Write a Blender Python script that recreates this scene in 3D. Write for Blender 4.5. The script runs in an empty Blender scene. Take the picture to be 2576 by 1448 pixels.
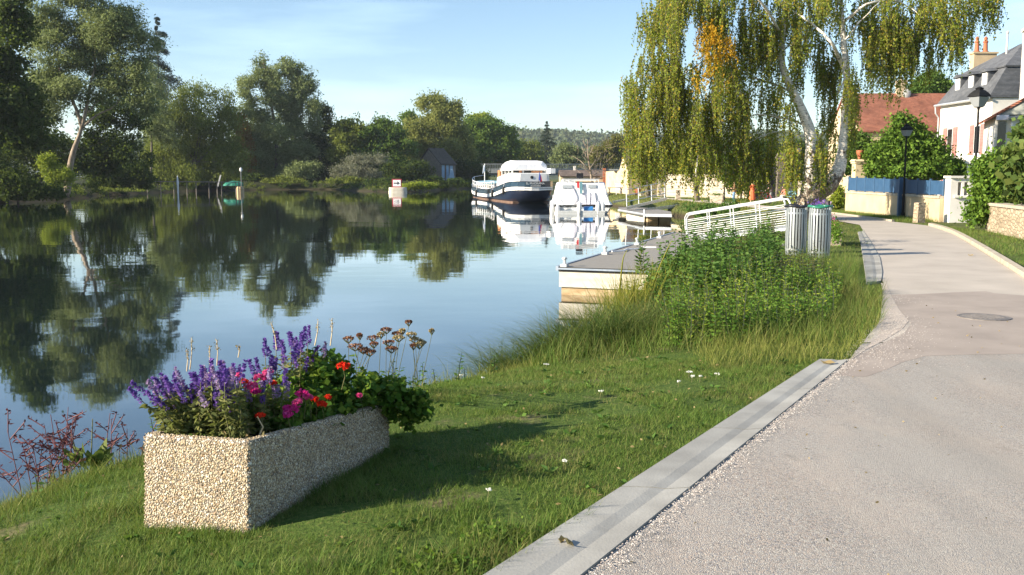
import bpy, bmesh, math, random
import numpy as np
from mathutils import Vector, Matrix

rng = np.random.default_rng(11)
random.seed(11)
sc = bpy.context.scene
col = sc.collection
R = math.radians

# ------------------------------------------------------------------ camera
# working units: the photograph measured on a 2576 x 1448 print, eye 1.75 m above the lane
F, CX, CY, EYE = 2400.0, 1288.0, 724.0, 1.75
PITCH = math.atan(279.0 / F)
cam = bpy.data.cameras.new("camera")
cam.sensor_fit = 'HORIZONTAL'
cam.sensor_width = 36.0
cam.lens = 36.0 * F / 2576.0
cam.clip_start = 0.05
cam.clip_end = 6000
camo = bpy.data.objects.new("camera", cam)
col.objects.link(camo)
camo.location = (0, 0, EYE)
camo.rotation_euler = (math.pi / 2 - PITCH, 0, 0)
sc.camera = camo

# ------------------------------------------------------------------ light
SUN_EL = R(22.5)
SUN_DIR = Vector((-0.954 * math.cos(SUN_EL), -0.30 * math.cos(SUN_EL), math.sin(SUN_EL)))   # towards the sun
w = bpy.data.worlds.new("World")
sc.world = w
w.use_nodes = True
nt = w.node_tree
nt.nodes.clear()
out = nt.nodes.new('ShaderNodeOutputWorld')
bg = nt.nodes.new('ShaderNodeBackground')
sky = nt.nodes.new('ShaderNodeTexSky')
sky.sky_type = 'NISHITA'
sky.sun_disc = False
sky.sun_elevation = SUN_EL
sky.sun_rotation = math.atan2(SUN_DIR.x, SUN_DIR.y)
sky.altitude = 150
sky.air_density = 1.0
sky.dust_density = 0.15
sky.ozone_density = 2.6
tc = nt.nodes.new('ShaderNodeTexCoord')
mp = nt.nodes.new('ShaderNodeMapping')
mp.inputs['Scale'].default_value = (1.6, 1.6, 11.0)
cl = nt.nodes.new('ShaderNodeTexNoise')
cl.inputs['Scale'].default_value = 1.7
cl.inputs['Detail'].default_value = 6
cr = nt.nodes.new('ShaderNodeValToRGB')
cr.color_ramp.elements[0].position = 0.47
cr.color_ramp.elements[0].color = (0, 0, 0, 1)
cr.color_ramp.elements[1].position = 0.80
cr.color_ramp.elements[1].color = (1, 1, 1, 1)
mlt = nt.nodes.new('ShaderNodeMath')
mlt.operation = 'MULTIPLY'
mlt.inputs[1].default_value = 0.38
mx = nt.nodes.new('ShaderNodeMix')
mx.data_type = 'RGBA'
mx.inputs['B'].default_value = (8.2, 10.4, 13.0, 1)      # thin high cloud
nt.links.new(tc.outputs['Generated'], mp.inputs['Vector'])
nt.links.new(mp.outputs[0], cl.inputs['Vector'])
nt.links.new(cl.outputs['Fac'], cr.inputs['Fac'])
nt.links.new(cr.outputs['Color'], mlt.inputs[0])
nt.links.new(mlt.outputs[0], mx.inputs['Factor'])
nt.links.new(sky.outputs[0], mx.inputs['A'])
nt.links.new(mx.outputs['Result'], bg.inputs['Color'])
bg.inputs['Strength'].default_value = 0.074
nt.links.new(bg.outputs[0], out.inputs['Surface'])

sl = bpy.data.lights.new("sun", 'SUN')
sl.energy = 5.0
sl.angle = R(0.5)
sl.color = (1.0, 0.88, 0.70)
so = bpy.data.objects.new("sun", sl)
col.objects.link(so)
so.rotation_euler = SUN_DIR.to_track_quat('Z', 'Y').to_euler()
so.location = (-30, -10, 30)

sc.view_settings.view_transform = 'Standard'
sc.view_settings.look = 'None'
sc.view_settings.gamma = 1.0
sc.view_settings.exposure = 1.42
sc.cycles.max_bounces = 8
sc.cycles.diffuse_bounces = 3
sc.cycles.glossy_bounces = 4
sc.cycles.transmission_bounces = 6
sc.cycles.transparent_max_bounces = 8
sc.cycles.use_denoising = True

# ------------------------------------------------------------------ pixel -> world helpers
_c, _s = math.cos(PITCH), math.sin(PITCH)
def ray(px, py):
    a, b = (px - CX) / F, (CY - py) / F
    return a, _c + b * _s, -_s + b * _c
def P(px, py, z):            # point on the level z
    a, d, e = ray(px, py)
    t = (z - EYE) / e
    return Vector((a * t, d * t, z))
def Q(px, py, Y):            # point at distance Y
    a, d, e = ray(px, py)
    t = Y / d
    return Vector((a * t, Y, EYE + e * t))
def ppm(Y):                  # pixels per metre at distance Y
    return F / Y

# ------------------------------------------------------------------ ground levels
WATER = -0.8
RIVER = np.array([(-9,-40),(-6,-8),(-4.5,2.5),(-4.0,5.4),(-3.45,7.2),(-2.75,8.3),(-1.5,9.8),(-0.5,10.7),(0.5,11.8),(2.0,15.5),(3.8,20),
 (5.6,25),(7.0,31),(8.2,38),(9.0,46),(10.6,53),(11.2,58),(10.4,63),(9.3,70),(8.8,82),(8.7,95),(9.5,120),(11,150),(14,200),(18,260),(20,330),
 (-2,330),(-5,260),(-8,222),(-9.5,206),(-12,190),(-15.5,172),(-17,160),(-19.5,156),(-22.5,160),(-27,170),(-33,183),(-42,188),(-50,184),(-56,172),(-57,155),
 (-55,130),(-50,108),(-47.5,90),(-46,70),(-45,45),(-45,20),(-46,-40)], float)

def sdist_river(x, y):
    x = np.asarray(x, float); y = np.asarray(y, float)
    d2 = np.full(x.shape, 1e18); inside = np.zeros(x.shape, bool)
    n = len(RIVER)
    for i in range(n):
        ax, ay = RIVER[i]; bx, by = RIVER[(i + 1) % n]
        ex, ey = bx - ax, by - ay
        t = np.clip(((x - ax) * ex + (y - ay) * ey) / (ex * ex + ey * ey), 0, 1)
        d2 = np.minimum(d2, (x - ax - t * ex) ** 2 + (y - ay - t * ey) ** 2)
        c = ((ay > y) != (by > y))
        with np.errstate(divide='ignore', invalid='ignore'):
            xi = ax + (y - ay) * ex / (ey if ey != 0 else 1e-9)
        inside ^= c & (x < xi)
    d = np.sqrt(d2)
    return np.where(inside, -d, d)

def smooth(a, b, v):
    t = np.clip((np.asarray(v, float) - a) / (b - a), 0, 1)
    return t * t * (3 - 2 * t)
def lane_level(y):
    return -0.25 * smooth(30, 60, y)
def ground(x, y):
    x = np.asarray(x, float); y = np.asarray(y, float)
    d = sdist_river(x, y)
    zr = np.interp(d, [-8, -2.5, -0.4, 0, 0.25, 0.8, 2.0, 3.5, 6], [-3.0, -2.3, -1.15, -0.8, -0.50, -0.34, -0.17, -0.05, -0.03])
    zs = np.interp(d, [-8, -2.5, -0.4, 0, 0.25, 0.8, 1.4, 2.2, 6], [-3.0, -2.3, -1.15, -0.8, -0.45, -0.22, -0.09, -0.04, -0.03])
    zr = zr + (zs - zr) * smooth(14, 17.5, y)
    zr = zr + lane_level(y) * smooth(1.5, 6, d)
    left = (x < -14 + 0.0 * y) | ((y > 150) & (x < 2))
    zl = np.interp(d, [-8, -2.5, -0.4, 0, 0.4, 3, 10, 40], [-3.0, -2.3, -1.15, -0.8, -0.35, 0.1, 0.9, 1.6])
    z = np.where(left, zl, zr)
    return z
def gz(x, y):
    return float(ground(np.array([x]), np.array([y]))[0])

# ------------------------------------------------------------------ scene-graph helpers
def tag(o, label=None, cat=None, group=None, kind=None):
    if label: o['label'] = label
    if cat: o['category'] = cat
    if group: o['group'] = group
    if kind: o['kind'] = kind
    return o
def thing(name, label, cat, loc=(0, 0, 0), rz=0.0, group=None):
    o = bpy.data.objects.new(name, None)
    o.empty_display_size = 0.2
    col.objects.link(o)
    o.location = loc
    o.rotation_euler = (0, 0, rz)
    return tag(o, label, cat, group)
def kids(o):
    return [c for c in o.children]
def copy_tree(o, parent=None):
    c = o.copy()
    col.objects.link(c)
    if parent is not None: c.parent = parent
    for ch in kids(o): copy_tree(ch, c)
    return c
def link_mesh(me, name, mat, parent=None):
    o = bpy.data.objects.new(name, me)
    col.objects.link(o)
    if mat is not None and not me.materials:
        for m in (mat if isinstance(mat, (list, tuple)) else [mat]): me.materials.append(m)
    if parent is not None: o.parent = parent
    return o
def arr_mesh(name, V, faces, mat, parent=None, smooth_=False, mats=None):
    """V (n,3) array, faces (m,k) array with one k for all"""
    V = np.ascontiguousarray(V, np.float32); faces = np.ascontiguousarray(faces, np.int32)
    me = bpy.data.meshes.new(name)
    me.vertices.add(len(V)); me.vertices.foreach_set("co", V.ravel())
    k = faces.shape[1]; m = len(faces)
    me.loops.add(m * k); me.loops.foreach_set("vertex_index", faces.ravel())
    me.polygons.add(m)
    me.polygons.foreach_set("loop_start", np.arange(0, m * k, k, dtype=np.int32))
    me.polygons.foreach_set("loop_total", np.full(m, k, np.int32))
    if smooth_: me.polygons.foreach_set("use_smooth", np.ones(m, bool))
    if mats is not None: me.polygons.foreach_set("material_index", np.ascontiguousarray(mats, np.int32))
    me.update(calc_edges=True)
    return link_mesh(me, name, mat, parent)

class MB:
    def __init__(s): s.v = []; s.f = []; s.mi = []; s.cur = 0
    def add(s, vs, fs):
        o = len(s.v); s.v += [tuple(v) for v in vs]
        for f in fs: s.f.append(tuple(i + o for i in f)); s.mi.append(s.cur)
        return s
    def m(s, i): s.cur = i; return s
    def box(s, c, d, rz=0.0, taper=1.0, rot=None):
        vs = []
        for k in (-1, 1):
            t = taper if k > 0 else 1.0
            for (i, j) in ((-1, -1), (1, -1), (1, 1), (-1, 1)):
                p = Vector((i * d[0] / 2 * t, j * d[1] / 2 * t, k * d[2] / 2))
                if rot is not None: p = rot @ p
                elif rz: p = Vector((p.x * math.cos(rz) - p.y * math.sin(rz), p.x * math.sin(rz) + p.y * math.cos(rz), p.z))
                vs.append(p + Vector(c))
        return s.add(vs, [(3, 2, 1, 0), (4, 5, 6, 7), (0, 1, 5, 4), (1, 2, 6, 5), (2, 3, 7, 6), (3, 0, 4, 7)])
    def bar(s, a, b, wx, wy=None):       # square bar from a to b
        a, b = Vector(a), Vector(b); d = b - a; L = d.length
        if L < 1e-6: return s
        q = d.to_track_quat('Z', 'Y').to_matrix()
        return s.box((a + b) / 2, (wx, wy or wx, L), rot=q)
    def tube(s, pts, rad, n=8, cap=True):
        pts = [Vector(p) for p in pts]
        if not isinstance(rad, (list, tuple)): rad = [rad] * len(pts)
        rings = []; up = None
        for i, p in enumerate(pts):
            t = (pts[min(i + 1, len(pts) - 1)] - pts[max(i - 1, 0)])
            if t.length < 1e-9: t = Vector((0, 0, 1))
            t.normalize()
            if up is None:
                up = Vector((0, 1, 0)) if abs(t.y) < .9 else Vector((1, 0, 0))
            u = up - t * up.dot(t)
            if u.length < 1e-6: u = Vector((1, 0, 0)) - t * t.x
            u.normalize(); v = t.cross(u); up = u
            rings.append([p + (u * math.cos(2 * math.pi * k / n) + v * math.sin(2 * math.pi * k / n)) * rad[i] for k in range(n)])
        return s.loft(rings, cap=cap)
    def loft(s, rings, closed=True, cap=True):
        o = len(s.v); n = len(rings[0])
        for r in rings: s.v += [tuple(p) for p in r]
        for i in range(len(rings) - 1):
            for k in range(n if closed else n - 1):
                k2 = (k + 1) % n
                s.f.append((o + i * n + k, o + i * n + k2, o + (i + 1) * n + k2, o + (i + 1) * n + k)); s.mi.append(s.cur)
        if cap:
            s.f.append(tuple(o + k for k in reversed(range(n)))); s.mi.append(s.cur)
            e = o + (len(rings) - 1) * n
            s.f.append(tuple(e + k for k in range(n))); s.mi.append(s.cur)
        return s
    def lathe(s, prof, c=(0, 0, 0), n=16):
        rings = [[(c[0] + r * math.cos(2 * math.pi * k / n), c[1] + r * math.sin(2 * math.pi * k / n), c[2] + z) for k in range(n)] for r, z in prof]
        return s.loft(rings)
    def ball(s, c, r, n=10, m=6):
        if not isinstance(r, (list, tuple)): r = (r, r, r)
        rings = []
        for i in range(m + 1):
            a = -math.pi / 2 + math.pi * min(max(i / m, .02), .98)
            rings.append([(c[0] + r[0] * math.cos(a) * math.cos(2 * math.pi * k / n), c[1] + r[1] * math.cos(a) * math.sin(2 * math.pi * k / n), c[2] + r[2] * math.sin(a)) for k in range(n)])
        return s.loft(rings)
    def prism(s, poly, off):             # poly: 3d points, off: extrusion vector
        off = Vector(off); poly = [Vector(p) for p in poly]
        return s.loft([poly, [p + off for p in poly]])
    def quad(s, *p): return s.add(p, [tuple(range(len(p)))])
    def build(s, name, mat, parent=None, world=False, smooth_=False, bevel=0.0):
        me = bpy.data.meshes.new(name)
        vs = s.v
        if world and parent is not None:
            l = parent.location; vs = [(v[0] - l[0], v[1] - l[1], v[2] - l[2]) for v in vs]
        me.from_pydata(vs, [], s.f); me.update()
        if any(s.mi): me.polygons.foreach_set("material_index", s.mi)
        bm = bmesh.new(); bm.from_mesh(me)
        bmesh.ops.recalc_face_normals(bm, faces=bm.faces)
        bm.to_mesh(me); bm.free()
        if smooth_: me.polygons.foreach_set("use_smooth", [True] * len(me.polygons))
        o = link_mesh(me, name, mat, parent)
        if bevel:
            b = o.modifiers.new("bevel", 'BEVEL'); b.width = bevel; b.segments = 2; b.limit_method = 'ANGLE'
        return o
# ------------------------------------------------------------------ materials
def _new(name):
    m = bpy.data.materials.new(name); m.use_nodes = True
    n = m.node_tree; b = n.nodes['Principled BSDF']
    return m, n, b
def ramp(n, stops, fac, interp='LINEAR'):
    r = n.nodes.new('ShaderNodeValToRGB'); r.color_ramp.interpolation = interp
    e = r.color_ramp.elements
    while len(e) < len(stops): e.new(0.5)
    for i, (p, c) in enumerate(stops): e[i].position = p; e[i].color = (*c, 1)
    n.links.new(fac, r.inputs['Fac'])
    return r.outputs['Color']
def objco(n, scale=(1, 1, 1)):
    t = n.nodes.new('ShaderNodeTexCoord'); mpn = n.nodes.new('ShaderNodeMapping')
    mpn.inputs['Scale'].default_value = scale
    n.links.new(t.outputs['Object'], mpn.inputs['Vector'])
    return mpn.outputs[0]
def noise(n, vec, scale, detail=4, rough=0.55):
    t = n.nodes.new('ShaderNodeTexNoise'); t.inputs['Scale'].default_value = scale; t.inputs['Detail'].default_value = detail
    t.inputs['Roughness'].default_value = rough
    if vec is not None: n.links.new(vec, t.inputs['Vector'])
    return t.outputs['Fac']
def voro(n, vec, scale, feature='F1'):
    t = n.nodes.new('ShaderNodeTexVoronoi'); t.feature = feature; t.inputs['Scale'].default_value = scale
    n.links.new(vec, t.inputs['Vector'])
    return t
def mixc(n, fac, a, b):
    x = n.nodes.new('ShaderNodeMix'); x.data_type = 'RGBA'
    for key, val in (('Factor', fac), ('A', a), ('B', b)):
        if isinstance(val, (int, float)): x.inputs[key].default_value = val
        elif isinstance(val, tuple): x.inputs[key].default_value = (*val, 1)
        else: n.links.new(val, x.inputs[key])
    return x.outputs['Result']
def mathn(n, op, a, b=None, c=None):
    x = n.nodes.new('ShaderNodeMath'); x.operation = op
    for i, val in enumerate((a, b, c)):
        if val is None: continue
        if isinstance(val, (int, float)): x.inputs[i].default_value = val
        else: n.links.new(val, x.inputs[i])
    return x.outputs[0]
def bumpn(n, b, h, strength=0.4, dist=0.01):
    x = n.nodes.new('ShaderNodeBump'); x.inputs['Strength'].default_value = strength; x.inputs['Distance'].default_value = dist
    n.links.new(h, x.inputs['Height']); n.links.new(x.outputs[0], b.inputs['Normal'])
def mat(name, c1, c2=None, rough=0.7, scale=6.0, lo=0.35, hi=0.65, bump=0.0, bscale=None, bdist=0.01, metal=0.0, spec=0.4, stretch=(1, 1, 1), detail=5):
    m, n, b = _new(name)
    b.inputs['Roughness'].default_value = rough; b.inputs['Metallic'].default_value = metal
    b.inputs['Specular IOR Level'].default_value = spec
    b.inputs['Base Color'].default_value = (*c1, 1)
    if c2 is not None:
        f = noise(n, objco(n, stretch), scale, detail)
        n.links.new(ramp(n, [(lo, c1), (hi, c2)], f), b.inputs['Base Color'])
    if bump:
        bumpn(n, b, noise(n, objco(n, stretch), bscale or scale * 3, 4), bump, bdist)
    return m
def leafmat(name, stops, transl=0.4, rough=0.6, spec=0.12, tcol=None, dry=0.0):
    m, n, b = _new(name)
    g = n.nodes.new('ShaderNodeNewGeometry')
    c = ramp(n, stops, g.outputs['Random Per Island'])
    if dry:                                    # patches of drier, strawy growth
        pn = noise(n, g.outputs['Position'], 1.1, 4, .6); pn2 = noise(n, g.outputs['Position'], 5.0, 3, .6)
        f_ = mathn(n, 'ADD', mathn(n, 'MULTIPLY', pn, .65), mathn(n, 'MULTIPLY', pn2, .35))
        wh = n.nodes.new('ShaderNodeTexWhiteNoise'); wh.noise_dimensions = '1D'; n.links.new(g.outputs['Random Per Island'], wh.inputs['W'])
        f_ = mathn(n, 'ADD', f_, mathn(n, 'MULTIPLY', mathn(n, 'SUBTRACT', wh.outputs['Value'], .5), .34))
        c = mixc(n, ramp(n, [(.50, (0, 0, 0)), (.72, (dry, dry, dry))], f_), c, (.27, .22, .09))
    n.links.new(c, b.inputs['Base Color'])
    b.inputs['Roughness'].default_value = rough; b.inputs['Specular IOR Level'].default_value = spec
    t = n.nodes.new('ShaderNodeBsdfTranslucent')
    tcn = mixc(n, 0.35, c, tcol or (0.16, 0.20, 0.02))
    n.links.new(tcn, t.inputs['Color'])
    s = n.nodes.new('ShaderNodeMixShader'); s.inputs[0].default_value = transl
    n.links.new(b.outputs[0], s.inputs[1]); n.links.new(t.outputs[0], s.inputs[2])
    n.links.new(s.outputs[0], n.nodes['Material Output'].inputs['Surface'])
    return m
M = {}
def L(name, a, b_, c, **k):
    M[name] = leafmat(name, [(0.0, a), (0.5, b_), (1.0, c)], **k)
# leaves
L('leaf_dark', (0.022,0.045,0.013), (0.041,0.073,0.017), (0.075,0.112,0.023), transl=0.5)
L('leaf_green', (0.063,0.127,0.026), (0.105,0.185,0.033), (0.178,0.265,0.051), transl=0.5)
L('leaf_olive', (0.094,0.127,0.026), (0.158,0.197,0.036), (0.230,0.265,0.058), transl=0.5)
L('leaf_grey', (0.125,0.166,0.065), (0.199,0.243,0.100), (0.293,0.347,0.155), transl=0.5)
L('leaf_silver', (0.138,0.149,0.103), (0.196,0.207,0.149), (0.276,0.276,0.207))
L('leaf_yellowgreen', (0.146,0.208,0.022), (0.230,0.301,0.033), (0.355,0.392,0.055), transl=0.5)
L('leaf_rust', (0.150,0.082,0.022), (0.239,0.127,0.030), (0.150,0.134,0.030))
M['leaf_birch'] = leafmat('leaf_birch', [(0, (.17,.24,.030)), (.5, (.27,.32,.045)), (.88, (.38,.37,.06)), (1, (.52,.34,.04))], transl=0.55)
L('leaf_birch_yellow', (.40,.24,.016), (.54,.32,.022), (.30,.24,.03), transl=0.45, tcol=(.6,.33,.02))
L('leaf_far_birch', (0.168,0.197,0.051), (0.240,0.265,0.069), (0.314,0.324,0.100), transl=0.5)
L('leaf_conifer', (0.015,0.030,0.021), (0.027,0.048,0.030), (0.045,0.068,0.039), transl=0.1)
L('leaf_cedar', (0.033,0.054,0.051), (0.054,0.081,0.072), (0.090,0.120,0.105), transl=0.1)
L('leaf_wood', (0.052,0.075,0.040), (0.075,0.098,0.048), (0.109,0.121,0.057), transl=0.15)
L('leaf_hedge', (0.053,0.113,0.014), (0.105,0.193,0.026), (0.189,0.294,0.041))
L('leaf_nettle', (0.062,0.143,0.020), (0.096,0.193,0.028), (0.169,0.260,0.042))
L('leaf_weed', (0.046,0.109,0.022), (0.074,0.151,0.031), (0.123,0.210,0.042))
L('leaf_brownweed', (0.105,0.098,0.025), (0.140,0.133,0.034), (0.168,0.182,0.039))
L('leaf_dock', (0.070,0.126,0.028), (0.112,0.168,0.042), (0.154,0.182,0.042))
L('leaf_bidens', (0.063,0.020,0.028), (0.098,0.031,0.039), (0.084,0.049,0.035), tcol=(.12,.03,.03))
L('leaf_geranium', (0.042,0.105,0.014), (0.077,0.161,0.020), (0.168,0.238,0.031))
L('leaf_salvia', (.10,.125,.040), (.145,.165,.052), (.22,.22,.075))
L('blade_grass', (.065,.140,.022), (.115,.195,.036), (.20,.26,.062), transl=0.4, dry=.8)
L('blade_tall', (0.137,0.173,0.033), (0.200,0.227,0.051), (0.309,0.291,0.091), transl=0.4)
L('blade_sedge', (.050,.11,.026), (.09,.155,.036), (.18,.19,.06), transl=0.4, dry=.3)
L('blade_iris', (0.154,0.182,0.025), (0.238,0.252,0.035), (0.364,0.308,0.070), transl=0.4)
L('blade_dry', (0.200,0.150,0.070), (0.280,0.210,0.100), (0.360,0.280,0.150), transl=0.3)
L('petal_purple', (.10,.05,.26), (.15,.08,.36), (.25,.16,.44), tcol=(.25,.12,.5))
L('petal_lilac', (.26,.16,.40), (.36,.26,.46), (.46,.38,.44), tcol=(.4,.3,.5))
L('petal_pink', (0.620,0.050,0.200), (0.720,0.090,0.280), (0.800,0.220,0.420), tcol=(.8,.1,.3))
L('petal_magenta', (0.500,0.020,0.180), (0.600,0.030,0.240), (0.700,0.090,0.320), tcol=(.8,.05,.3))
L('petal_red', (0.700,0.035,0.012), (0.800,0.055,0.020), (0.600,0.020,0.012), tcol=(.8,.05,.02))
L('umbel_brown', (0.130,0.055,0.035), (0.200,0.090,0.050), (0.300,0.180,0.100), transl=.2, tcol=(.2,.1,.05))
L('umbel_tan', (0.320,0.240,0.120), (0.420,0.330,0.180), (0.300,0.260,0.110), transl=.2, tcol=(.3,.25,.1))
L('petal_white', (0.750,0.750,0.700), (0.800,0.800,0.760), (0.700,0.700,0.620), tcol=(.7,.7,.6))
# solids
M['bark'] = mat('bark', (.075,.060,.045), (.16,.135,.105), .85, 9, bump=.6, bscale=22, stretch=(1, 1, .25))
M['bark_pale'] = mat('bark_pale', (.16,.12,.085), (.34,.27,.20), .8, 6, bump=.5, bscale=20, stretch=(1, 1, .25))
M['stem_green'] = mat('stem_green', (.09,.11,.03), (.14,.12,.05), .7, 20)
M['stem_straw'] = mat('stem_straw', (.40,.31,.18), (.52,.42,.27), .7, 30)
M['stem_red'] = mat('stem_red', (.10,.03,.035), (.16,.05,.05), .7, 30)
M['white_paint'] = mat('white_paint', (.80,.80,.78), (.74,.74,.72), .45, 4)
M['white_wall'] = mat('white_wall', (.72,.69,.64), (.58,.55,.50), .85, 1.1, bump=.15, bscale=30)
M['grey_wall'] = mat('grey_wall', (.42,.42,.40), (.50,.50,.48), .85, 2.2, bump=.15, bscale=30)
M['cream_wall'] = mat('cream_wall', (.46,.36,.22), (.58,.47,.31), .9, 1.6, bump=.25, bscale=18)
M['cream_render'] = mat('cream_render', (.52,.41,.26), (.44,.34,.21), .9, 1.3, bump=.2, bscale=18)
M['stone_cap'] = mat('stone_cap', (.30,.26,.20), (.42,.37,.29), .9, 6, bump=.3, bscale=25)
M['blue_fence'] = mat('blue_fence', (.020,.062,.135), (.028,.078,.16), .55, 3)
M['blue_post'] = mat('blue_post', (.04,.09,.17), (.055,.11,.20), .5, 3)
M['lamp_black'] = mat('lamp_black', (.010,.010,.012), (.016,.016,.016), .65, 10, spec=.15)
M['lamp_blue'] = mat('lamp_blue', (.02,.045,.09), (.03,.06,.11), .45, 10)
M['galv'] = mat('galv', (.62,.64,.65), (.52,.54,.56), .38, 12, metal=.55)
M['galv_white'] = mat('galv_white', (.60,.61,.60), (.48,.50,.50), .4, 12, metal=.15)
M['slat'] = mat('slat', (.27,.30,.31), (.38,.41,.42), .42, 5, metal=.35, stretch=(1, 1, .15))
M['black_plastic'] = mat('black_plastic', (.010,.010,.014), (.02,.02,.026), .3, 14, bump=.5, bscale=14, bdist=.02)
M['green_plastic'] = mat('green_plastic', (.02,.14,.09), (.03,.20,.13), .3, 14)
M['bag_white'] = mat('bag_white', (.62,.60,.66), (.42,.40,.48), .3, 10, bump=.5, bscale=12, bdist=.02)
M['concrete'] = mat('concrete', (.20,.195,.18), (.335,.33,.305), .9, 1.7, .30, .62, bump=.4, bscale=70, bdist=.005, detail=9)
M['pontoon_face'] = mat('pontoon_face', (.58,.55,.47), (.50,.45,.36), .8, 2.5, bump=.15, stretch=(1, 1, 3))
M['pontoon_stain'] = mat('pontoon_stain', (.34,.23,.12), (.46,.36,.22), .8, 3, stretch=(1, 1, 4))
M['edge_grey'] = mat('edge_grey', (.22,.27,.34), (.30,.35,.42), .5, 4)
M['rubber'] = mat('rubber', (.012,.012,.013), None, .6)
M['hull_navy'] = mat('hull_navy', (.010,.014,.030), (.014,.020,.040), .28, 2)
M['hull_teal'] = mat('hull_teal', (.018,.040,.070), (.026,.055,.085), .25, 2)
M['hull_red'] = mat('hull_red', (.12,.07,.05), (.17,.11,.08), .6, 3)
M['canvas_white'] = mat('canvas_white', (.82,.82,.82), (.74,.74,.76), .7, 2.5, bump=.5, bscale=2.2, bdist=.05, stretch=(1.5, 1.5, .35))
M['canvas_grey'] = mat('canvas_grey', (.55,.54,.62), (.66,.65,.72), .7, 3, bump=.5, bscale=3, bdist=.05, stretch=(2, 2, .3))
M['window_dark'] = mat('window_dark', (.012,.014,.018), None, .12, spec=.6)
M['wood_orange'] = mat('wood_orange', (.42,.16,.06), (.50,.22,.09), .5, 8)
M['blue_plastic'] = mat('blue_plastic', (.03,.16,.42), (.04,.20,.46), .4, 6)
M['navy_cloth'] = mat('navy_cloth', (.012,.02,.06), (.02,.03,.08), .8, 20)
M['teal_paint'] = mat('teal_paint', (.12,.26,.30), (.15,.30,.34), .5, 8)
M['deck_blue'] = mat('deck_blue', (.22,.38,.44), (.28,.44,.50), .5, 3)
M['flag_red'] = mat('flag_red', (.50,.02,.03), None, .8)
M['flag_blue'] = mat('flag_blue', (.02,.04,.22), None, .8)
M['skin'] = mat('skin', (.50,.30,.21), (.55,.34,.24), .55, 30)
M['hair_blond'] = mat('hair_blond', (.55,.38,.17), (.68,.50,.26), .5, 40, stretch=(1, 1, .2))
M['hair_dark'] = mat('hair_dark', (.02,.014,.012), (.04,.03,.02), .5, 40)
M['dress'] = mat('dress', (.70,.13,.045), (.78,.18,.07), .8, 8)
M['jeans'] = mat('jeans', (.10,.20,.33), (.16,.28,.42), .85, 12)
M['shirt_brown'] = mat('shirt_brown', (.22,.12,.055), (.30,.18,.08), .85, 12)
M['shirt_dark'] = mat('shirt_dark', (.05,.035,.04), (.20,.14,.14), .85, 9)
M['trouser_grey'] = mat('trouser_grey', (.16,.16,.16), (.24,.24,.24), .85, 12)
M['shirt_red'] = mat('shirt_red', (.40,.10,.07), (.52,.18,.11), .85, 12)
M['trouser_white'] = mat('trouser_white', (.62,.58,.52), (.70,.66,.60), .85, 12)
M['cap_white'] = mat('cap_white', (.72,.62,.52), (.78,.70,.60), .8, 12)
M['shoe'] = mat('shoe', (.05,.04,.04), None, .6)
M['eye'] = mat('eye', (.02,.02,.02), None, .3)
M['wood_grey'] = mat('wood_grey', (.14,.12,.10), (.24,.21,.17), .8, 14, stretch=(1, 1, .2), bump=.3)
M['terracotta'] = mat('terracotta', (.34,.10,.05), (.44,.15,.07), .8, 8)
M['cover_iron'] = mat('cover_iron', (.13,.115,.105), (.20,.18,.165), .6, 20, bump=.4)
M['soil'] = mat('soil', (.030,.022,.015), (.055,.040,.026), .95, 18, bump=.8, bscale=40)
M['iron_dark'] = mat('iron_dark', (.012,.013,.016), (.02,.02,.025), .5, 8)
M['pink_shutter'] = mat('pink_shutter', (.33,.135,.12), (.39,.18,.16), .7, 3)
M['glass_pale'] = mat('glass_pale', (.30,.34,.38), (.40,.44,.48), .1, 2, spec=.8)
M['board_grey'] = mat('board_grey', (.27,.28,.25), (.33,.34,.31), .7, 2)
M['board_blue'] = mat('board_blue', (.50,.58,.72), (.62,.68,.78), .3, 1.2)
M['sign_white'] = mat('sign_white', (.80,.80,.80), None, .4)
M['sign_red'] = mat('sign_red', (.36,.03,.05), None, .4)
M['sign_black'] = mat('sign_black', (.010,.012,.03), None, .4)
M['steel_grey'] = mat('steel_grey', (.16,.18,.19), (.22,.24,.25), .6, 4)
M['hut_stone'] = mat('hut_stone', (.13,.11,.09), (.20,.17,.14), .9, 2.5, bump=.4, bscale=6)
M['hut_roof'] = mat('hut_roof', (.05,.042,.038), (.08,.07,.06), .9, 3, bump=.4, bscale=10)
M['hut_blue'] = mat('hut_blue', (.22,.34,.48), (.30,.42,.54), .7, 3)

def lantern_glass():
    m, n, b = _new('lantern_glass')
    b.inputs['Base Color'].default_value = (.34,.36,.38,1); b.inputs['Roughness'].default_value = .3
    b.inputs['Transmission Weight'].default_value = .35
    return m
M['lantern_glass'] = lantern_glass()

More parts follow.
